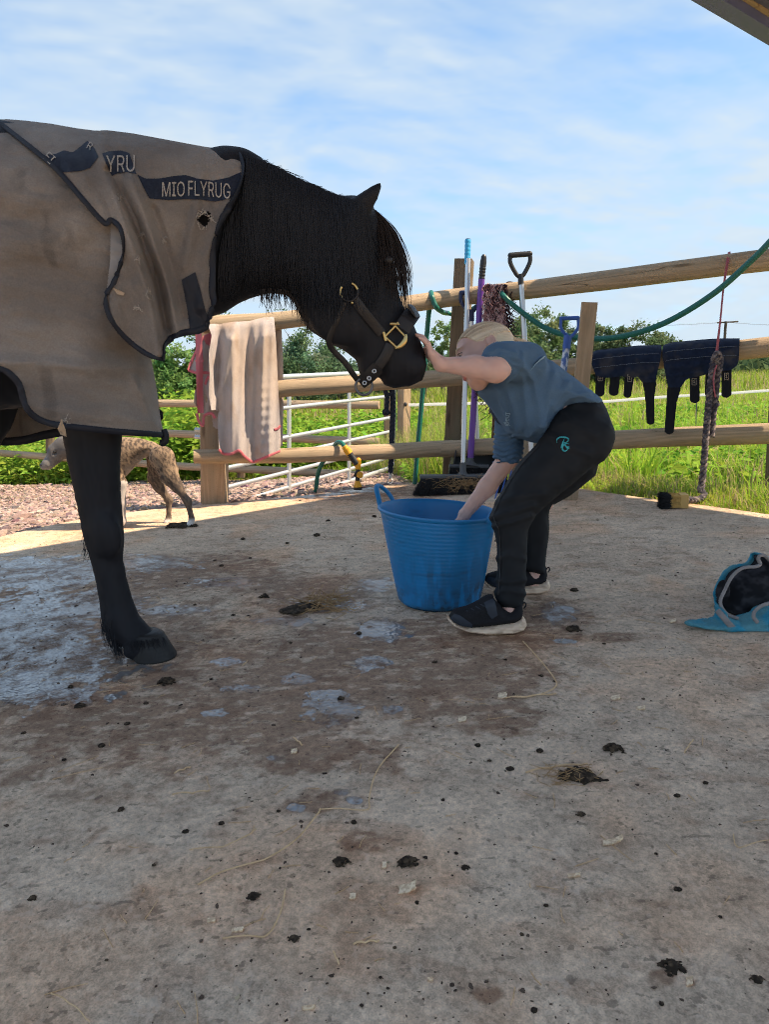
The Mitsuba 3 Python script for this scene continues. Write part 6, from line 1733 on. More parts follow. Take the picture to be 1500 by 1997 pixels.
hn = thing('hay_net')
tag(hn, 'bunched pink and dark hay net hanging from the top rail beside the purple broom handle', 'hay net')
r = np.random.default_rng(31)
def net(seed, n, cx0, w0, cx1, w1, y0, y1, Yc, dy):
    q = np.random.default_rng(seed); out = []
    for i in range(n):
        u = q.uniform(-1, 1); m = 16; t = np.linspace(0, 1, m); ph = q.uniform(0, 6)
        ye = y0 + (y1 - y0) * q.uniform(0.55, 1.0)
        x = (cx0 + u * w0) * (1 - t) + (cx1 + u * w1) * t + (2.2 + 2.5 * t) * np.where(np.arange(m) % 2 == 0, 1, -1) * q.uniform(0.6, 1.2) + q.normal(0, 1.2, m)
        y = y0 + (ye - y0) * t + q.normal(0, 1.2, m)
        Y = Yc + dy * np.sin(ph + t * 5) + q.normal(0, 0.008, m)
        out.append(PYv(x, y, Y))
    return np.array(out)
Fh = float(fy(962)) - 0.175
put(hn + '__pale_cords', prisms(net(1, 80, 962, 20, 964, 24, 556, 690, Fh - 0.03, 0.025), 0.0044, 0.0038), 'm_netpale', True)
put(hn + '__pale_cords', prisms(net(2, 24, 972, 10, 986, 9, 575, 745, Fh - 0.02, 0.03), 0.0042, 0.0036), 'm_netpale', True)
put(hn + '__dark_cords', prisms(np.vstack([net(3, 34, 966, 24, 978, 30, 556, 700, Fh - 0.035, 0.02), net(4, 14, 950, 30, 945, 20, 690, 838, Fh - 0.02, 0.02), net(5, 12, 985, 18, 995, 14, 570, 690, Fh, 0.02)]), 0.0042, 0.0034), 'm_netdark', True)
for k in ('__pale_cords', '__pale_cords_001', '__dark_cords'): labels[hn + k] = {'kind': 'stuff'}
mat('m_netpale', proc(lambda p, n, uv: mix((0.60, 0.42, 0.42), (0.30, 0.15, 0.16), smoothstep(0.45, 0.65, fbm(p.x * 40, p.y * 40, p.z * 30, 2)))), 0.8, 0.2)
mat('m_netdark', (0.06, 0.035, 0.045), 0.8, 0.2)
put(hn + '__tie_cord', tube(pxpath([(985, 556), (992, 551), (1003, 553), (1010, 560)], [Fh + 0.06, Fh + 0.05], 20), 0.006, 6), 'm_netdark', True)

# ------------------------------------------------------------------ yard tools leaning on the fence
def shaft(key, a, ya, b, yb, r, m_, n=12): return put(key, tube(np.array([PY(*a, ya), PY(*b, yb)]), r, n), m_, 40)


def bristles(key, l, r_, yl, yr, drop, dpx, splay, n, m_, seed, rows=0.03, lo_z=0.004):
    q = np.random.default_rng(seed); t = q.uniform(0, 1, n)
    x = l[0] + (r_[0] - l[0]) * t; y = l[1] + (r_[1] - l[1]) * t; Y = yl + (yr - yl) * t + q.uniform(-rows, rows, n)
    a = PYv(x, y, Y); m = 4
    sx = (t - 0.5) * splay; d = drop * q.uniform(0.85, 1.05, n)
    out = []
    for s_ in np.linspace(0, 1, m):
        out.append(a + np.stack([sx * s_**1.3 + q.normal(0, 0.008, n) * s_, (Y - (yl + (yr - yl) * t)) * 0.9 * s_ - 0.01 * s_ + q.normal(0, 0.006, n) * s_, -d * s_], 1))
    pth = np.stack(out, 1); pth[..., 2] = np.maximum(pth[..., 2], lo_z)
    put(key, prisms(pth, 0.0016, 0.0010), m_, True); labels[key] = {'kind': 'stuff'}


mat('m_bristle', (0.018, 0.018, 0.020), 0.7, 0.3)
# wide broom with the blue grip
t = thing('broom'); tag(t, 'wide black yard broom with silver handle and bright blue grip', 'broom')
shaft(t + '__handle', (913, 505), 4.79, (903, 922), 4.60, 0.0165, 'm_alu', 16)
pp = [PY(912.7 - 0.20 * (y - 468) / 8, y, 4.81 - 0.0004 * (y - 468)) for y in np.linspace(468, 516, 40)]
put(t + '__grip', tube(np.array(pp), 0.0180 + 0.0016 * np.abs(np.sin(np.linspace(0, 6 * math.pi, 40))), 14), 'm_blue_grip', True)
put(t + '__hang_cap', tube(np.array([PY(913.2, 467, 4.812), PY(913, 471, 4.81)]), 0.0165, 14), 'm_navy_plastic', 40)
hl, hr_ = (819, 930), (988, 928); YB = 4.585
a, b = PY(*hl, YB), PY(*hr_, YB); d = (b - a) / np.linalg.norm(b - a)
v, f, u = beam(a, b, 0.075, 0.024, (0, 1, 0.0), 0.006, 2); put(t + '__head', (v, f), 'm_grey_plastic')
put(t + '__socket', tube(np.array([PY(903, 902, 4.607), PY(903, 920, 4.60), PY(902.5, 929, 4.59)]), [0.019, 0.022, 0.045], 14), 'm_grey_plastic', 40)
bristles(t + '__bristles', (821, 932), (986, 930), YB, YB, 0.108, 0, 0.10, 5200, 'm_bristle', 1, 0.036)
q = np.random.default_rng(9); n = 190
c = PYv(q.normal(905, 28, n), q.normal(945, 7, n), YB - 0.055 + q.normal(0, 0.008, n)); dd = q.normal(0, 1, (n, 3)) * [1, 0.35, 0.45]; dd /= np.linalg.norm(dd, axis=1, keepdims=True)
Ls = q.uniform(0.012, 0.06, n)[:, None]; pth = np.stack([c - dd * Ls, c + q.normal(0, 0.005, (n, 3)), c + dd * Ls + [0, -0.005, -0.004]], 1); pth[..., 2] = np.maximum(pth[..., 2], 0.006)
put(t + '__caught_hay', prisms(pth, 0.0013, 0.0008), 'm_hay', True); labels[t + '__caught_hay'] = {'kind': 'stuff'}
mat('m_hay', (0.44, 0.28, 0.14), 0.8, 0.2)
# purple broom
t = thing('broom'); tag(t, 'purple handled broom with black grip standing behind the blue gripped one', 'broom')
shaft(t + '__handle', (939.5, 545), 4.745, (917, 905), 4.73, 0.0205, 'm_purple', 16)
pp = [PY(944.2 - 0.098 * (y - 497), y, 4.746) for y in np.linspace(497, 548, 40)]
put(t + '__grip', tube(np.array(pp), np.interp(np.arange(40), [0, 3, 12, 39], [0.010, 0.017, 0.0205, 0.0195]) + 0.0012 * np.sign(np.sin(np.linspace(0, 50, 40))) * (np.arange(40) > 16), 14), 'm_black_plastic', 40)
a, b = PY(876, 909, 4.72), PY(953, 910, 4.72); v, f, u = beam(a, b, 0.05, 0.022, (0, 1, 0), 0.006, 2); put(t + '__head', (v, f), 'm_grey_plastic')
put(t + '__socket', tube(np.array([PY(917.5, 893, 4.728), PY(917, 901, 4.725), PY(916, 909, 4.72)]), [0.020, 0.03, 0.075], 14), 'm_grey_plastic', 40)
bristles(t + '__bristles', (878, 912), (951, 913), 4.72, 4.72, 0.15, 0, 0.03, 1600, 'm_bristle', 2, 0.022)


def dgrip(key, px, py, wpx, hpx, Y, r, m_, skew=0.0, square=0.5):
    """Closed D grip: crossbar on top, two arms meeting in a socket."""
    c = [(px - wpx / 2, py - skew), (px - wpx / 2, py + hpx * square - skew * .5), (px - wpx * 0.20, py + hpx * 0.86), (px, py + hpx)]
    d_ = [(px + wpx / 2, py + skew), (px + wpx / 2, py + hpx * square + skew * .5), (px + wpx * 0.20, py + hpx * 0.86), (px, py + hpx)]
    put(key + '__grip', cat([tube(np.array([PY(*c[0], Y), PY(*d_[0], Y)]), r * 1.25, 12), tube(pxpath(c, [Y], 20), r, 10), tube(pxpath(d_, [Y], 20), r, 10), ico(PY(*c[0], Y), r * 1.25, 1), ico(PY(*d_[0], Y), r * 1.25, 1)]), m_, True)


t = thing('manure_fork'); tag(t, 'silver shafted stable fork with grey D grip standing highest right of the hay net', 'fork')
dgrip(t, 1014.5, 497, 38, 44, 4.63, 0.0135, 'm_black_plastic', -1.5, 0.35)
put(t + '__socket', tube(np.array([PY(1015, 535, 4.63), PY(1016.5, 556, 4.63)]), [0.017, 0.019], 12), 'm_black_plastic', 40)
shaft(t + '__shaft', (1016.5, 552), 4.63, (1038, 905), 4.52, 0.0175, 'm_alu', 14)
for k in range(12):
    x0 = 975 + k * 8.6
    put(t + '__tine', tube(pxpath([(x0 + 8, 905), (x0 + 3, 930), (x0 - 5, 958), (x0 - 10, 974)], [4.52, 4.47, 4.40, 4.33], 10), 0.0042, 6), 'm_blue_plastic', True)
put(t + '__crossbar', tube(np.array([PY(980, 906, 4.52), PY(1082, 903, 4.52)]), 0.013, 10), 'm_blue_plastic', 40)
t = thing('shavings_fork'); tag(t, 'blue plastic fork with blue D grip leaning beside the sawn plank', 'fork')
dgrip(t, 1111, 621, 33, 38, 4.36, 0.0095, 'm_blue_plastic', -0.5, 0.5)
put(t + '__shaft', tube(np.array([PY(1108, 655, 4.36), PY(1105, 680, 4.36)]), 0.024, 12), 'm_blue_plastic', 40)
put(t + '__shaft', tube(np.array([PY(1105, 680, 4.36), PY(1074, 905, 4.30)]), 0.0205, 12), 'm_blue_worn', 40)
mat('m_blue_worn', proc(lambda p, n, uv: mix((0.10, 0.17, 0.42), (0.55, 0.60, 0.68), smoothstep(0.42, 0.6, fbm(p.x * 60, p.y * 60, p.z * 25, 3)))), 0.6, 0.3)
put(t + '__crossbar', tube(np.array([PY(1030, 908, 4.30), PY(1112, 904, 4.30)]), 0.014, 10), 'm_blue_plastic', 40)
for k in range(11):
    x0 = 1032 + k * 7.7
    put(t + '__tine', tube(pxpath([(x0, 906), (x0, 930), (x0 - 2, 952), (x0 - 3, 968)], [4.30, 4.27, 4.25, 4.22], 8), 0.0050, 6), 'm_blue_worn' if k % 2 else 'm_blue_plastic', True)
# muck scoop with black D grip
t = thing('muck_scoop'); tag(t, 'black plastic muck scoop on a silver shaft, its navy D grip against the top rail', 'scoop')
dgrip(t, 918, 570, 37, 40, 4.80, 0.0125, 'm_navy_plastic', -2.0, 0.45)
put(t + '__socket', tube(np.array([PY(919, 604, 4.80), PY(920, 627, 4.80)]), [0.020, 0.017], 12), 'm_navy_plastic', 40)
shaft(t + '__shaft', (920, 622), 4.80, (932, 868), 4.79, 0.0145, 'm_alu', 12)
put(t + '__bracket', box(PY(932.5, 873, 4.775), (0.050, 0.035, 0.10)), 'm_navy_plastic')
put(t + '__bolt', ico(PY(930.5, 871, 4.755), 0.009, 1), 'm_alu', True)
TRAY = trimesh.creation.box((0.34, 0.20, 0.18)); cut_ = trimesh.creation.box((0.32, 0.24, 0.20)); cut_.apply_translation([0, -0.04, 0.012])
import manifold3d
def mf(m): return manifold3d.Manifold(manifold3d.Mesh(np.asarray(m.vertices, np.float32), np.asarray(m.faces, np.uint32)))
tm = mf(TRAY) - mf(cut_)
mm = tm.to_mesh(); v = np.array(mm.vert_properties[:, :3]); v[:, 0] *= 1 - 0.25 * (v[:, 2] > 0); v[:, 1] += 0.05 * (v[:, 2] > 0)
put(t + '__tray', (v + PY(925, 898, 4.82), np.array(mm.tri_verts)), 'm_black_plastic')
# wooden handle behind the rails and a short weathered post
t = thing('wooden_handle'); shaft(t, (967, 740), 5.02, (957, 945), 5.06, 0.011, 'm_brown_handle', 10); tag(t, 'thin brown wooden tool handle standing behind the bottom rail', 'tool handle')
mat('m_brown_handle', (0.17, 0.10, 0.06), 0.7, 0.3)
t = thing('weathered_board'); wood(t, beam(PY(1006, 962, 4.60), PY(1030, 800, 4.66), 0.115, 0.05, (1, 0, 0), 0.004, 6), 'm_post_light'); tag(t, 'weathered board standing behind the child between arm and thigh', 'board')
# ------------------------------------------------------------------ the brindle dog
DY = 3.93
D = Field((-2.05, 3.68, 0.0), (-0.98, 4.15, 0.62), 0.0068)
def dp(x, y, o=0.0): return PY(x, y, DY + o)
dog = thing('dog'); tag(dog, 'slender brindle dog with grey face standing behind the black foreleg', 'dog')
D.slab(side([(150, 868), (175, 856), (205, 850), (240, 850), (270, 852), (300, 860), (322, 874), (335, 892), (338, 915), (325, 925), (308, 905), (300, 880), (290, 884), (270, 900), (250, 922), (232, 938), (205, 945), (180, 938), (160, 915)], DY), DY, lambda X, Z: np.interp(xpx(X, DY), [150, 200, 250, 285, 310, 335], [0.07, 0.098, 0.092, 0.066, 0.085, 0.07]), 0.085, 0.02)
D.chain([dp(172, 884), dp(150, 872, -0.01), dp(130, 868, -0.03)], [0.085, 0.062, 0.055], 0.04)                    # neck
D.chain([dp(128, 868, -0.03), dp(112, 878, -0.04)], [0.058, 0.050], 0.02); D.chain([dp(110, 882, -0.045), dp(92, 902, -0.06), dp(84, 908, -0.065)], [0.038, 0.024, 0.016], 0.02)
D.cap(dp(112, 893, -0.05), dp(95, 910, -0.06), 0.022, 0.012, 0.012)
D.cap(dp(107, 880, -0.088), dp(104, 884, -0.09), 0.010, 0.008, 0.006, cut=True)
for s_ in (-0.045, 0.03): D.chain([dp(124, 858, s_ - 0.03), dp(136, 862, s_ - 0.035), dp(146, 874, s_ - 0.03)], [0.016, 0.013, 0.007], 0.008, ((0, 1, 0), 0.6))
# hind legs: hip, stifle, hock, paw
D.chain([dp(316, 892, -0.06), dp(330, 926, -0.07), dp(344, 945, -0.07), dp(366, 976, -0.07), dp(374, 1010, -0.07)], [0.070, 0.046, 0.028, 0.0175, 0.0150], 0.022, ((0, 1, 0), 0.75))
D.chain([dp(374, 1010, -0.07), dp(370, 1021, -0.085)], [0.015, 0.018], 0.01)
D.chain([dp(308, 895, 0.05), dp(305, 930, 0.06), dp(311, 948, 0.06), dp(329, 972, 0.06), dp(329, 1008, 0.06)], [0.064, 0.044, 0.027, 0.0175, 0.0150], 0.022, ((0, 1, 0), 0.75))
D.chain([dp(329, 1008, 0.06), dp(325, 1017, 0.05)], [0.015, 0.018], 0.01)
D.chain([dp(318, 905, -0.07), dp(332, 935, -0.03), dp(331, 960, 0)], [0.02, 0.012, 0.008], 0.012) if False else None
# forelegs
for s_, x in ((-0.06, 238), (0.06, 200)): D.chain([dp(x - 22, 915, s_), dp(x - 2, 940, s_), dp(x, 980, s_), dp(x + 1, 1014, s_), dp(x - 5, 1022, s_ - 0.01)], [0.05, 0.028, 0.019, 0.016, 0.020], 0.02)
# tail, tucked
D.chain([dp(332, 884), dp(343, 915, 0.02), dp(340, 950, 0.02)], [0.020, 0.014, 0.008], 0.01)
dv, df = D.mesh(); dv = relax(dv, df, 2)
dv[:, 2] -= max(0.0, dv[:, 2].min()) ; dv[:, 2] = np.maximum(dv[:, 2], 0.001)
x_, y_ = topix(dv)
st = meshkit.fbm(np.stack([dv[:, 0] * 150 + dv[:, 2] * 45, dv[:, 1] * 60, dv[:, 2] * 46 - dv[:, 0] * 18], 1), 4, 5); blot = meshkit.fbm(dv * 9, 3, 9)
k = np.clip((st - 0.40 + (blot - 0.5) * 0.3) / 0.22, 0, 1)[:, None]
col = np.array([0.30, 0.215, 0.145]) * (1 - k) + np.array([0.065, 0.050, 0.042]) * k
leg = np.clip((y_ - 915) / 40, 0, 1)[:, None] * (x_ > 285)[:, None]; col = col * (1 - 0.55 * leg) + np.array([0.13, 0.10, 0.085]) * 0.55 * leg
bel = np.clip((normals(dv, df)[:, 2:3] * -1 - 0.45) * 2.2, 0, 1) * (y_ < 945)[:, None] * (x_ > 150)[:, None]; col = col * (1 - 0.75 * bel) + np.array([0.62, 0.55, 0.48]) * 0.75 * bel
hd = np.clip((150 - x_) / 22, 0, 1)[:, None]; g = meshkit.fbm(dv * 30, 3, 4)[:, None]
grey = np.array([0.13, 0.125, 0.125]) * (0.6 + 0.8 * g); muz = np.clip((104 - x_) / 12 + (y_ - 896) / 18, 0, 1)[:, None]; grey = grey * (1 - 0.6 * muz) + np.array([0.27, 0.265, 0.265]) * 0.6 * muz
col = col * (1 - hd) + grey * hd
paw = np.clip((y_ - 1010) / 6, 0, 1)[:, None]; col = col * (1 - paw) + np.array([0.68, 0.64, 0.6]) * paw
ff = ((x_ > 225) & (x_ < 262) & (y_ > 938))[:, None]; col = np.where(ff, np.array([0.50, 0.45, 0.42]), col)
put(dog + '__body', (dv, df), 'm_vc', True, color=np.clip(col, 0.02, 0.8))
put(dog + '__nose', ico(dp(82.5, 907, -0.07), 0.0135, 2, (1, 1, 0.8)), 'm_black_plastic', True)
put(dog + '__eye', ico(dp(106.5, 881, -0.082), 0.0085, 2), 'm_black_plastic', True)
put(dog + '__eye', ico(dp(97, 884, -0.020), 0.0085, 2), 'm_black_plastic', True)

# ------------------------------------------------------------------ brush head lying on the yard
t = thing('scrubbing_brush'); tag(t, 'worn yellow and black brush head lying on the yard at the rope end', 'brush')
c = G(1310, 990); bx = np.array([0.98, -0.18, 0]); by = np.array([0.18, 0.98, 0])
mat('m_brushblock', (0.62, 0.40, 0.14), 0.7, 0.3)
put(t + '__block', box(c + bx * 0.058 + [0, 0, 0.040], (0.040, 0.085, 0.072), np.stack([bx, by, [0, 0, 1]], 1)), 'm_brushblock')
q = np.random.default_rng(3); n = 900
a = c + bx * 0.042 + by * q.uniform(-0.042, 0.042, (n, 1)) + np.array([0, 0, 1]) * q.uniform(0.008, 0.072, (n, 1))
sp = (a - c - bx * 0.042 - [0, 0, 0.04]); L = q.uniform(0.085, 0.112, (n, 1))
mid = a - bx * L * 0.55 + sp * 0.12 + q.normal(0, 0.002, (n, 3)); e = a - bx * L + sp * 0.30 + q.normal(0, 0.004, (n, 3)) - [0, 0, 0.006]
mid[:, 2] = np.maximum(mid[:, 2], 0.003); e[:, 2] = np.maximum(e[:, 2], 0.002)
put(t + '__yellow_bristles', prisms(np.stack([a, (a + mid) / 2, mid], 1), 0.0014, 0.0013), 'm_ybristle', True); put(t + '__black_bristles', prisms(np.stack([mid, (mid + e) / 2, e], 1), 0.0016, 0.0013), 'm_bristle', True)
for k in ('__yellow_bristles', '__black_bristles'): labels[t + k] = {'kind': 'stuff'}
mat('m_ybristle', (0.60, 0.38, 0.12), 0.7, 0.3)

# ------------------------------------------------------------------ crumpled teal mask on the ground at the right
t = thing('fly_mask'); tag(t, 'crumpled teal and grey cloth horse mask lying on the concrete at the right edge', 'fly mask')
mat('m_teal', proc(lambda p, n, uv: mix((0.035, 0.27, 0.40), (0.10, 0.28, 0.33), smoothstep(0.4, 0.65, fbm(p.x * 22, p.y * 22, p.z * 22, 3))) * (0.85 + 0.3 * noise(p.x * 420, p.y * 420, p.z * 420))), 0.8, 0.2)
mat('m_greytrim', proc(lambda p, n, uv: mix((0.33, 0.31, 0.30), (0.20, 0.19, 0.19), fbm(p.x * 60, p.y * 60, p.z * 60, 3))), 0.85, 0.2)
mat('m_dark_lining', proc(lambda p, n, uv: mix((0.012, 0.013, 0.016), (0.045, 0.045, 0.05), smoothstep(0.4, 0.7, fbm(p.x * 35, p.y * 35, p.z * 35, 3)))), 0.9, 0.15)
MY = 2.03
def mp(x, y, o=0.0): return PY(x, y, MY + o)
RIMP = [(1500, 1092), (1492, 1084), (1483, 1083), (1479, 1090), (1483, 1100), (1474, 1105), (1448, 1108), (1428, 1124), (1414, 1150), (1405, 1172), (1410, 1188), (1422, 1200), (1440, 1206)]
SHELL = [(1403, 1174), (1412, 1149), (1427, 1122), (1448, 1106), (1476, 1102), (1480, 1096), (1476, 1088), (1484, 1081), (1496, 1083), (1530, 1100), (1560, 1140), (1570, 1195), (1540, 1222), (1480, 1228), (1430, 1214), (1408, 1192)]
M1 = Field((0.86, 1.90, 0.0), (1.45, 2.35, 0.34), 0.0045)
M1.slab(side(SHELL, MY + 0.085), MY + 0.10, 0.10, 0.055, 0.01)
M1.slab(side([(x + 4 * (1 if x < 1485 else 0), y + (3 if y < 1180 else -8)) for x, y in SHELL], MY + 0.03), MY + 0.02, 0.135, 0.012, 0.004, cut=True)
v, f = M1.mesh(); v = relax(v, f, 1); v[:, 2] = np.maximum(v[:, 2], 0.002)
put(t + '__outer_cloth', (v, f), 'm_teal', True)
M2 = Field((0.9, 1.90, 0.0), (1.45, 2.35, 0.34), 0.0045)
M2.slab(side([(x + 5 * (x < 1485), y + 4) for x, y in SHELL], MY + 0.10), MY + 0.115, 0.075, 0.04, 0.01)
v, f = M2.mesh(); v = v + normals(v, f) * (0.022 * (meshkit.fbm(v * 15, 4, 8) - 0.5))[:, None]; v[:, 2] = np.maximum(v[:, 2], 0.003)
put(t + '__lining', (v, f), 'm_dark_lining', True)
put(t + '__side_lobe', ico(mp(1410, 1152, 0.06), 0.026, 3, (0.75, 0.8, 1.25), 0.15, 2, 3), 'm_dark_lining', True)
put(t + '__rim', tube(pxpath(RIMP, [MY + 0.02, MY, MY - 0.005, MY - 0.005, MY, MY, MY, MY - 0.005, MY - 0.01, MY - 0.02, MY - 0.03, MY - 0.04, MY - 0.045], 90), 0.0052, 8, True), 'm_greytrim', True)
M3 = Field((0.76, 1.86, 0.0), (1.40, 2.25, 0.24), 0.0042)
M3.slab(side([(1338, 1210), (1352, 1203), (1372, 1204), (1394, 1206), (1404, 1196), (1402, 1180), (1410, 1176), (1420, 1196), (1440, 1202), (1466, 1194), (1478, 1192), (1500, 1176), (1540, 1172), (1550, 1240), (1500, 1247), (1466, 1236), (1430, 1230), (1390, 1222), (1355, 1214)], MY - 0.04), MY - 0.03, lambda X, Z: np.interp(X, [0.85, 0.93, 1.05, 1.2], [0.018, 0.045, 0.05, 0.055]), 0.022, 0.006)
v, f = M3.mesh(); v = v + normals(v, f) * (0.024 * (meshkit.fbm(v * [22, 22, 42], 4, 5) - 0.5))[:, None]; v[:, 2] -= 0.012; v[:, 2] = np.maximum(v[:, 2], 0.002)
put(t + '__flap', (v, f), 'm_teal', True)
put(t + '__trim', tube(pxpath([(1399, 1190), (1408, 1200), (1420, 1214), (1434, 1229)], [MY - 0.066, MY - 0.080, MY - 0.082, MY - 0.075], 30), 0.0085, 8, True, flat=0.28, up=np.array([0.6, -0.1, 0.7])), 'm_greytrim', True)
put(t + '__trim', tube(pxpath([(1502, 1176), (1486, 1181), (1473, 1191), (1470, 1203), (1478, 1214)], [MY - 0.086], 30), 0.0058, 8, True, flat=0.6), 'm_greytrim', True)

# ------------------------------------------------------------------ litter on the concrete
mat('m_dung', proc(lambda p, n, uv: mix((0.026, 0.018, 0.012), (0.105, 0.072, 0.044), smoothstep(0.4, 0.75, fbm(p.x * 160, p.y * 160, p.z * 160, 3)))), 0.85, 0.25)
mat('m_strawc', proc(lambda p, n, uv: mix((0.80, 0.57, 0.33), (0.58, 0.38, 0.20), fbm(p.x * 60, p.y * 60, 1.0, 2))), 0.7, 0.3)
mat('m_chip', proc(lambda p, n, uv: mix((0.95, 0.79, 0.56), (0.72, 0.54, 0.35), smoothstep(0.35, 0.65, fbm(p.x * 60 + p.y * 300, p.y * 60 - p.x * 300, 1.0, 2)))), 0.75, 0.25)


def lump(px, py, wpx, seed, flat=0.55):
    c = G(px, py); s_ = wpx * c[1] * 1.02 / FPX / 2; q = np.random.default_rng(seed)
    m = trimesh.creation.icosphere(3); v = np.array(m.vertices)
    v = v * (1 + 0.75 * (meshkit.fbm(v * 2.1 + seed * 3.1, 3, seed) - 0.5) + 0.5 * (meshkit.fbm(v * 6.5 + seed, 3, seed + 1) - 0.5))[:, None]
    v = v * [s_ * q.uniform(0.8, 1.1), s_ * q.uniform(0.7, 1.1), s_ * flat]; v = v + c + [0, 0, s_ * flat * 0.45]; v[:, 2] = np.maximum(v[:, 2], 0.0006)
    return v, np.array(m.faces)


def heap(px, py, wpx, seed, flat=0.3):
    """A ragged clod: many small lumps grown together."""
    c = G(px, py); s_ = 1.22 * wpx * c[1] / FPX / 2; q = np.random.default_rng(seed); e = max(s_ / 11, 0.0011)
    H_ = Field(c + [-1.7 * s_, -1.6 * s_, -0.004], c + [1.7 * s_, 1.6 * s_, 1.3 * s_], e)
    for k in range(95):
        a, d = q.uniform(0, 6.28), s_ * min(q.rayleigh(0.45), 1.25); rr = s_ * q.uniform(0.05, 0.17) * (1.15 - 0.5 * d / s_)
        p = c + [d * math.cos(a) * 1.1, d * math.sin(a) * 0.85, max(0.3 * rr, s_ * flat * q.uniform(0, 1.0) * max(0, 1 - (d / s_)**1.5))]
        H_.ell(p, (rr * q.uniform(0.8, 1.6), rr, rr * 0.8), e * 1.5)
    v, f = H_.mesh(); n_ = normals(v, f); v = v + n_ * (s_ * 0.16 * (meshkit.fbm(v * (7 / s_), 3, seed) - 0.5))[:, None]
    v[:, 2] = np.maximum(v[:, 2], 0.0006)
    comp = trimesh.Trimesh(v, f, process=False).split(only_watertight=False)
    b = max(comp, key=lambda m: len(m.faces)); return np.array(b.vertices), np.array(b.faces)


def ground_obj(name, mesh, m_, lab, cat_, grp, smooth=False):
    k = thing(name); put(k, mesh, m_, smooth); tag(k, lab, cat_, grp)


BIG = [(324, 1331, 34, 'flattened dung clod just below the black front hoof'), (1128, 1515, 74, 'biggest dark dung heap with straw stuck to it, right of centre'), (1195, 1462, 38, 'elongated dark dung lump above right of the biggest heap'), (1134, 1589, 20, 'round black dung ball below the biggest heap'),
       (796, 1683, 40, 'shiny dark oval dung lump left of the curled wood chip'), (1312, 1886, 50, 'fuzzy dark clod near the bottom right corner beside a pale splinter'), (663, 1682, 36, 'crumbly dung lump left of the oval one'), (494, 1748, 26, 'dark clod above the bent straw'), (64, 1752, 18, 'lone dark crumb near the lower left edge'),
       (573, 1831, 24, 'dark clod beside the right end of the bent straw'), (155, 1378, 22, 'dark lump left of the hoof on damp concrete'), (516, 1164, 20, 'dark crumb midway between hoof and tub'), (1118, 1228, 28, 'flat dark smear of muck right of the near shoe'), (352, 1027, 52, 'trampled muck under the dog hind paw'), (909, 1692, 18, 'small dark oval dropping right of the oval lump'), (1478, 1911, 26, 'dark lump close to the bottom right edge')]
for i, (x, y, w, lab) in enumerate(BIG): ground_obj('dung_lump', heap(x, y, w, 100 + i, 0.08 if y < 1100 else 0.35 if w > 45 else 0.6), 'm_dung', lab, 'dung', None, 40)
SMALL = [(696, 1400, 8), (138, 1340, 12), (285, 1372, 10), (198, 1455, 16), (236, 1579, 14), (432, 1606, 12), (543, 1582, 10), (1053, 1465, 14), (995, 1500, 16), (955, 1484, 10), (932, 1454, 12), (690, 1604, 14), (362, 1622, 14), (300, 1687, 9), (1321, 1552, 12), (1376, 1527, 10), (1322, 1735, 16), (1065, 1766, 10), (890, 1664, 8), (813, 1760, 10), (770, 1848, 8), (1042, 1970, 14), (1290, 1957, 12), (618, 1045, 14), (474, 1052, 10), (412, 1325, 8), (567, 1254, 8), (665, 1363, 14), (848, 1292, 10), (986, 1287, 8), (1120, 1152, 14), (1178, 1256, 8), (730, 1008, 10), (640, 1016, 8), (560, 1060, 8), (432, 1104, 10), (455, 1200, 8), (380, 1180, 8), (1056, 1318, 9), (700, 1236, 12), (248, 1412, 12), (125, 1482, 10), (46, 1430, 10), (602, 1812, 8), (208, 1872, 8), (1280, 1665, 8), (1018, 1822, 10), (742, 1906, 8), (1405, 1788, 9), (864, 1560, 9)]
LAND = [(x, y, l.split(',')[0]) for x, y, w, l in [(324, 1331, 0, 'clod below the front hoof'), (1128, 1515, 0, 'biggest dung heap'), (1195, 1462, 0, 'elongated dung lump'), (1134, 1589, 0, 'round dung ball'), (796, 1683, 0, 'shiny oval dung lump'), (1312, 1886, 0, 'fuzzy clod'), (663, 1682, 0, 'crumbly dung lump'), (494, 1748, 0, 'clod above the bent straw'), (64, 1752, 0, 'lone crumb at the lower left'),
    (573, 1831, 0, 'clod by the bent straw'), (155, 1378, 0, 'lump left of the hoof'), (516, 1164, 0, 'crumb between hoof and tub'), (1118, 1228, 0, 'flat smear right of the shoe'), (352, 1026, 0, 'dog hind paw'), (795, 1736, 0, 'curled ribbed shaving'), (980, 1358, 0, 'pale chip on the wet patch'), (1201, 1362, 0, 'pale chip right of the wet patch'), (574, 1466, 0, 'white chip with the stem'), (860, 1190, 0, 'blue tub'), (1310, 990, 0, 'brush head'), (1420, 1210, 0, 'teal mask'), (950, 1240, 0, 'near shoe'), (500, 1690, 0, 'longest straw'), (630, 1183, 0, 'hay wisp'), (1345, 1915, 0, 'pale splinter'), (700, 945, 0, 'spray gun')]]
used_ = set()
for i, (x, y, w) in enumerate(SMALL):
    for lx, ly, nm in sorted(LAND, key=lambda q: math.hypot(q[0] - x, (q[1] - y) * 1.3)):
        dx, dy = x - lx, y - ly
        side_ = ('right of' if dx > 0 else 'left of') if abs(dx) > abs(dy) else ('below' if dy > 0 else 'above')
        if (nm, side_) not in used_: break
    used_.add((nm, side_))
    ground_obj('muck_crumb', lump(x, y, w, 300 + i, 0.5), 'm_dung', f'small dark muck crumb {side_} the {nm}', 'muck crumb', 'muck crumbs scattered over the yard', 40)
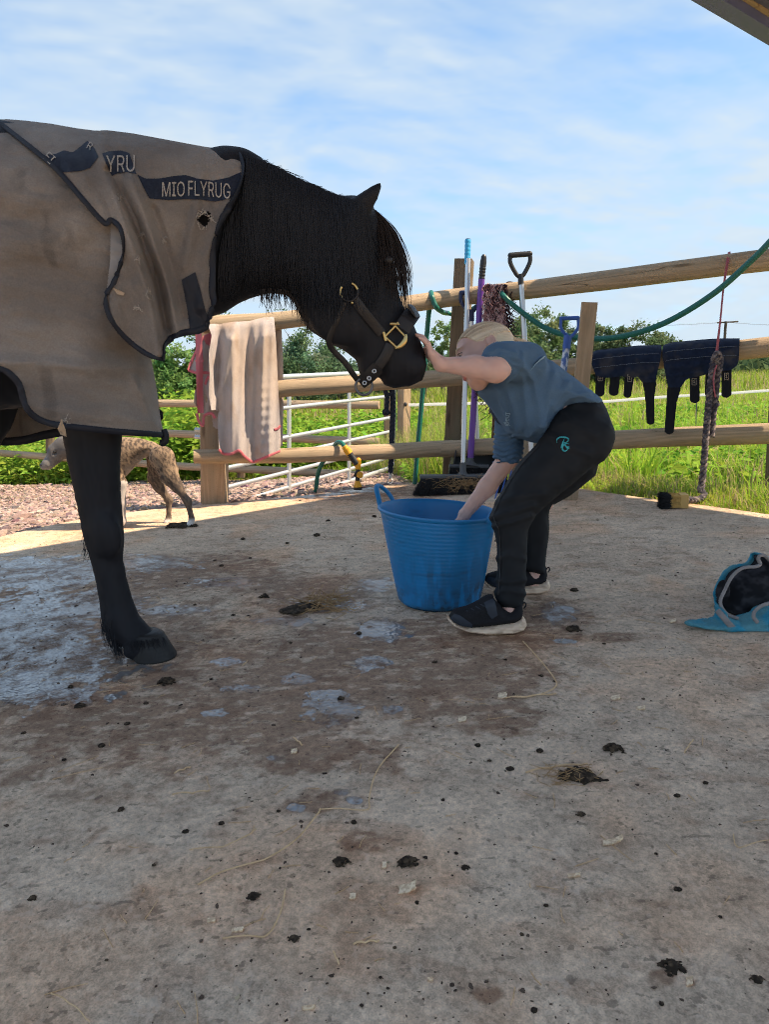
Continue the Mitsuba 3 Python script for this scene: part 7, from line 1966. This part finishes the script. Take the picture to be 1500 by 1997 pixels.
LONG = [([(386, 1727), (430, 1706), (480, 1690), (530, 1672), (580, 1640), (618, 1592), (625, 1580)], 1.9, 'longest straw stalk lying in a curve left of centre'), ([(625, 1580), (660, 1581), (716, 1583), (720, 1560), (730, 1520), (750, 1485), (778, 1455)], 1.6, 'angular straw stalk joining the long curved one at the centre'), ([(370, 1659), (420, 1656), (460, 1645), (500, 1620)], 1.4, 'thin straw above the longest stalk'),
        ([(435, 1832), (480, 1830), (522, 1826), (545, 1790), (557, 1738)], 2.0, 'pale bent straw like a tick near the bottom left'), ([(1020, 1252), (1040, 1275), (1070, 1310), (1086, 1335), (1070, 1352), (1035, 1360), (1000, 1362)], 1.5, 'long straw trailing from the near shoe heel'), ([(985, 1363), (1030, 1360), (1085, 1355)], 1.5, 'straight straw under the shoe straw'), ([(1026, 1508), (1080, 1498), (1146, 1492)], 2.2, 'straw stuck across the biggest dung heap'),
        ([(100, 1940), (140, 1962), (176, 1997)], 1.6, 'straw leaving the picture at the bottom left'), ([(336, 1551), (380, 1548), (410, 1544)], 1.6, 'short straw in the left middle'), ([(650, 1858), (656, 1872), (662, 1884)], 2.0, 'tiny yellow straw near the bottom centre'), ([(690, 1843), (740, 1838)], 2.6, 'brown stem near the bottom centre'), ([(340, 1510), (360, 1502), (372, 1498)], 1.6, 'short pale straw lower left of the damp patch'), ([(572, 1440), (590, 1456)], 1.6, 'short stem by the pale chip at left'),
        ([(1335, 1470), (1352, 1445)], 1.4, 'thin stem at the right middle'), ([(1500, 1640), (1440, 1655), (1430, 1630)], 1.2, 'curled stem at the right edge')]
for pts, w, lab in LONG:
    q = spline(np.array(pts, float), 30); p = np.array([G(a, b) for a, b in q]); p[:, 2] = 0.0025 + 0.003 * np.abs(np.sin(np.linspace(0, 7, 30)))
    ground_obj('straw_stalk', tube(p, 0.9 * w * p[:, 1] / FPX, 6), 'm_strawc', lab, 'straw', None, True)
CHIPS = [(795, 1736, 40, 26, 'curled ribbed wood shaving, the largest, near the bottom centre'), (980, 1358, 20, 16, 'pale wood chip on the wet patch below the near shoe'), (1201, 1362, 20, 12, 'pale wood chip right of the wet patch'), (574, 1466, 13, 12, 'white chip beside a stem left of centre'), (688, 1749, 13, 15, 'small square white chip below the crumbly dung lump'), (902, 1404, 18, 14, 'orange brown chip below the wet patch'), (1312, 1212, 15, 9, 'pale chip left of the teal mask'), (1120, 1709, 26, 9, 'pale sliver of wood at the lower right centre'), (1345, 1915, 14, 26, 'pale splinter beside the fuzzy clod'), (1250, 1382, 18, 9, 'brown chip at the right middle'), (464, 1815, 26, 10, 'pale flake left of the bent straw'), (412, 1796, 18, 11, 'cream seed flake near the bottom left'), (1195, 1645, 42, 14, 'flat straw flake at the lower right'), (602, 1967, 30, 9, 'white sliver at the bottom centre'), (840, 1911, 11, 8, 'tiny white chip near the bottom centre right'), (750, 1688, 10, 16, 'curled cream shaving above the ribbed one')]
for i, (x, y, w, hgt, lab) in enumerate(CHIPS):
    q = np.random.default_rng(600 + i); c = G(x, y); a = G(x + w / 2, y) - G(x - w / 2, y); b = (G(x, y - hgt / 2) - G(x, y + hgt / 2)); nn_ = 9
    u, vv = np.meshgrid(np.linspace(-0.5, 0.5, nn_), np.linspace(-0.5, 0.5, nn_), indexing='ij')
    rag = 1 - 0.25 * q.random((nn_, nn_)) * (np.maximum(np.abs(u), np.abs(vv)) > 0.45)
    curl = (0.35 if w > 30 else 0.15) * np.linalg.norm(a) * (u + 0.5)**2
    P_ = c + (u * rag)[..., None] * a + (vv * rag)[..., None] * b * 0.8; P_[..., 2] = 0.002 + curl + 0.0012 * np.sin(vv * 20)
    i_, j_ = np.meshgrid(np.arange(nn_ - 1), np.arange(nn_ - 1), indexing='ij'); i_, j_ = i_.ravel(), j_.ravel()
    f1 = np.stack([i_ * nn_ + j_, (i_ + 1) * nn_ + j_, (i_ + 1) * nn_ + j_ + 1, i_ * nn_ + j_ + 1], 1)
    top = P_.reshape(-1, 3); bot = top - [0, 0, 0.0012]
    ground_obj('wood_chip', cat([(top, f1), (bot, f1[:, ::-1])]), 'm_chip', lab, 'wood chip', None, True)
# straw bits trodden into the biggest heap
k = labels and next(q for q in labels if labels[q].get('label', '').startswith('biggest dark dung heap'))
mesh_ = scene.pop(k); scene[k + '__clod'] = mesh_
q = np.random.default_rng(8); n = 70; c = np.array([G(a, b) for a, b in zip(q.normal(1108, 26, n), q.normal(1518, 9, n))]); c[:, 2] = np.abs(q.normal(0.006, 0.006, n)) + 0.002
dd = np.stack([q.normal(0, 1, n), q.normal(0, 0.7, n), q.normal(0, 0.15, n)], 1); dd /= np.linalg.norm(dd, axis=1, keepdims=True); L = q.uniform(0.004, 0.02, n)[:, None]
put(k + '__straw_bits', prisms(np.stack([c - dd * L, c, c + dd * L], 1), 0.0008, 0.0006), 'm_hay', True); labels[k + '__straw_bits'] = {'kind': 'stuff'}
# wisp of hay left of the tub
k = thing('hay_wisp'); q = np.random.default_rng(44); n = 95
c = np.array([G(a, b) for a, b in zip(q.normal(632, 30, n), q.normal(1180, 9, n))]); dd = np.stack([q.normal(0.8, 0.5, n), q.normal(0.1, 0.45, n), 0 * c[:, 0]], 1); dd /= np.linalg.norm(dd, axis=1, keepdims=True); L = q.uniform(0.012, 0.06, n)[:, None]
pth = np.stack([c - dd * L, c + q.normal(0, 0.008, (n, 3)) * [1, 1, 0], c + dd * L], 1); pth[..., 2] = np.abs(q.normal(0.010, 0.012, (n, 3))) + 0.002
put(k, prisms(pth, 0.0016, 0.0010), 'm_hay', True); labels[k] = {'label': 'wisp of dark hay lying on the concrete left of the blue tub', 'category': 'hay', 'kind': 'stuff'}
ground_obj('dung_lump', heap(585, 1190, 84, 777, 0.10), 'm_dung', 'long smear of muck under the hay wisp left of the tub', 'dung', None, 40)
# fine crumbs and grit
q = np.random.default_rng(91); n = 4600
d = q.uniform(0.6, 1, n); gy = (q.random(n) * (4.9**0.8 - 0.7**0.8) + 0.7**0.8)**(1 / 0.8); gx = gy * q.uniform(-0.62, 0.62, n)
clump = meshkit.fbm(np.stack([gx * 2.2, gy * 2.2, 0 * gx], 1), 3, 6); ok = (q.random(n) < np.clip((clump - 0.30) * 3, 0.1, 1)) & shapely.contains_xy(PAD_POLY.buffer(-0.05), gx, gy)
gx, gy = gx[ok], gy[ok]; n = len(gx); s_ = q.gamma(1.3, 0.0006, n) * np.clip(gy / 2, 0.6, 1.4) + 0.0006
b0 = trimesh.creation.icosphere(0); bv, bf = np.array(b0.vertices), np.array(b0.faces)
v = bv[None] * (1 + 0.35 * q.standard_normal((n, 12, 1))) * (s_[:, None, None] * np.stack([q.uniform(0.8, 1.9, n), q.uniform(0.8, 1.9, n), q.uniform(0.4, 0.8, n)], 1)[:, None]); v = v + np.stack([gx, gy, s_ * 0.3], 1)[:, None]
col = np.array([0.075, 0.052, 0.038]) * q.uniform(0.5, 1.8, (n, 1)); pale = q.random(n) < 0.10; col[pale] = np.array([0.48, 0.38, 0.25]) * q.uniform(0.6, 1.2, (pale.sum(), 1))
put('yard_crumbs', (v.reshape(-1, 3), (bf[None] + (np.arange(n) * 12)[:, None, None]).reshape(-1, 3)), 'm_vc', False, color=np.clip(np.repeat(col, 12, 0), 0.01, 0.7)); stuff('yard_crumbs', 'fine dark crumbs and chaff strewn over the concrete yard', 'crumbs')
n = 420; gy = q.uniform(0.75, 4.6, n); gx = gy * q.uniform(-0.6, 0.6, n); a = q.uniform(0, 6.28, n); L = q.gamma(2, 0.006, n) + 0.003
ok = shapely.contains_xy(PAD_POLY.buffer(-0.06), gx, gy); gx, gy, a, L = gx[ok], gy[ok], a[ok], L[ok]; n = len(gx)
dd = np.stack([np.cos(a), np.sin(a), 0 * a], 1); c = np.stack([gx, gy, np.full(n, 0.0015)], 1); pth = np.stack([c - dd * L[:, None], c + q.normal(0, 0.0015, (n, 3)) * [1, 1, 0], c + dd * L[:, None]], 1)
put('yard_chaff', prisms(pth, 0.0008, 0.0005), 'm_strawc', True); stuff('yard_chaff', 'short bits of chaff scattered over the concrete yard', 'chaff')
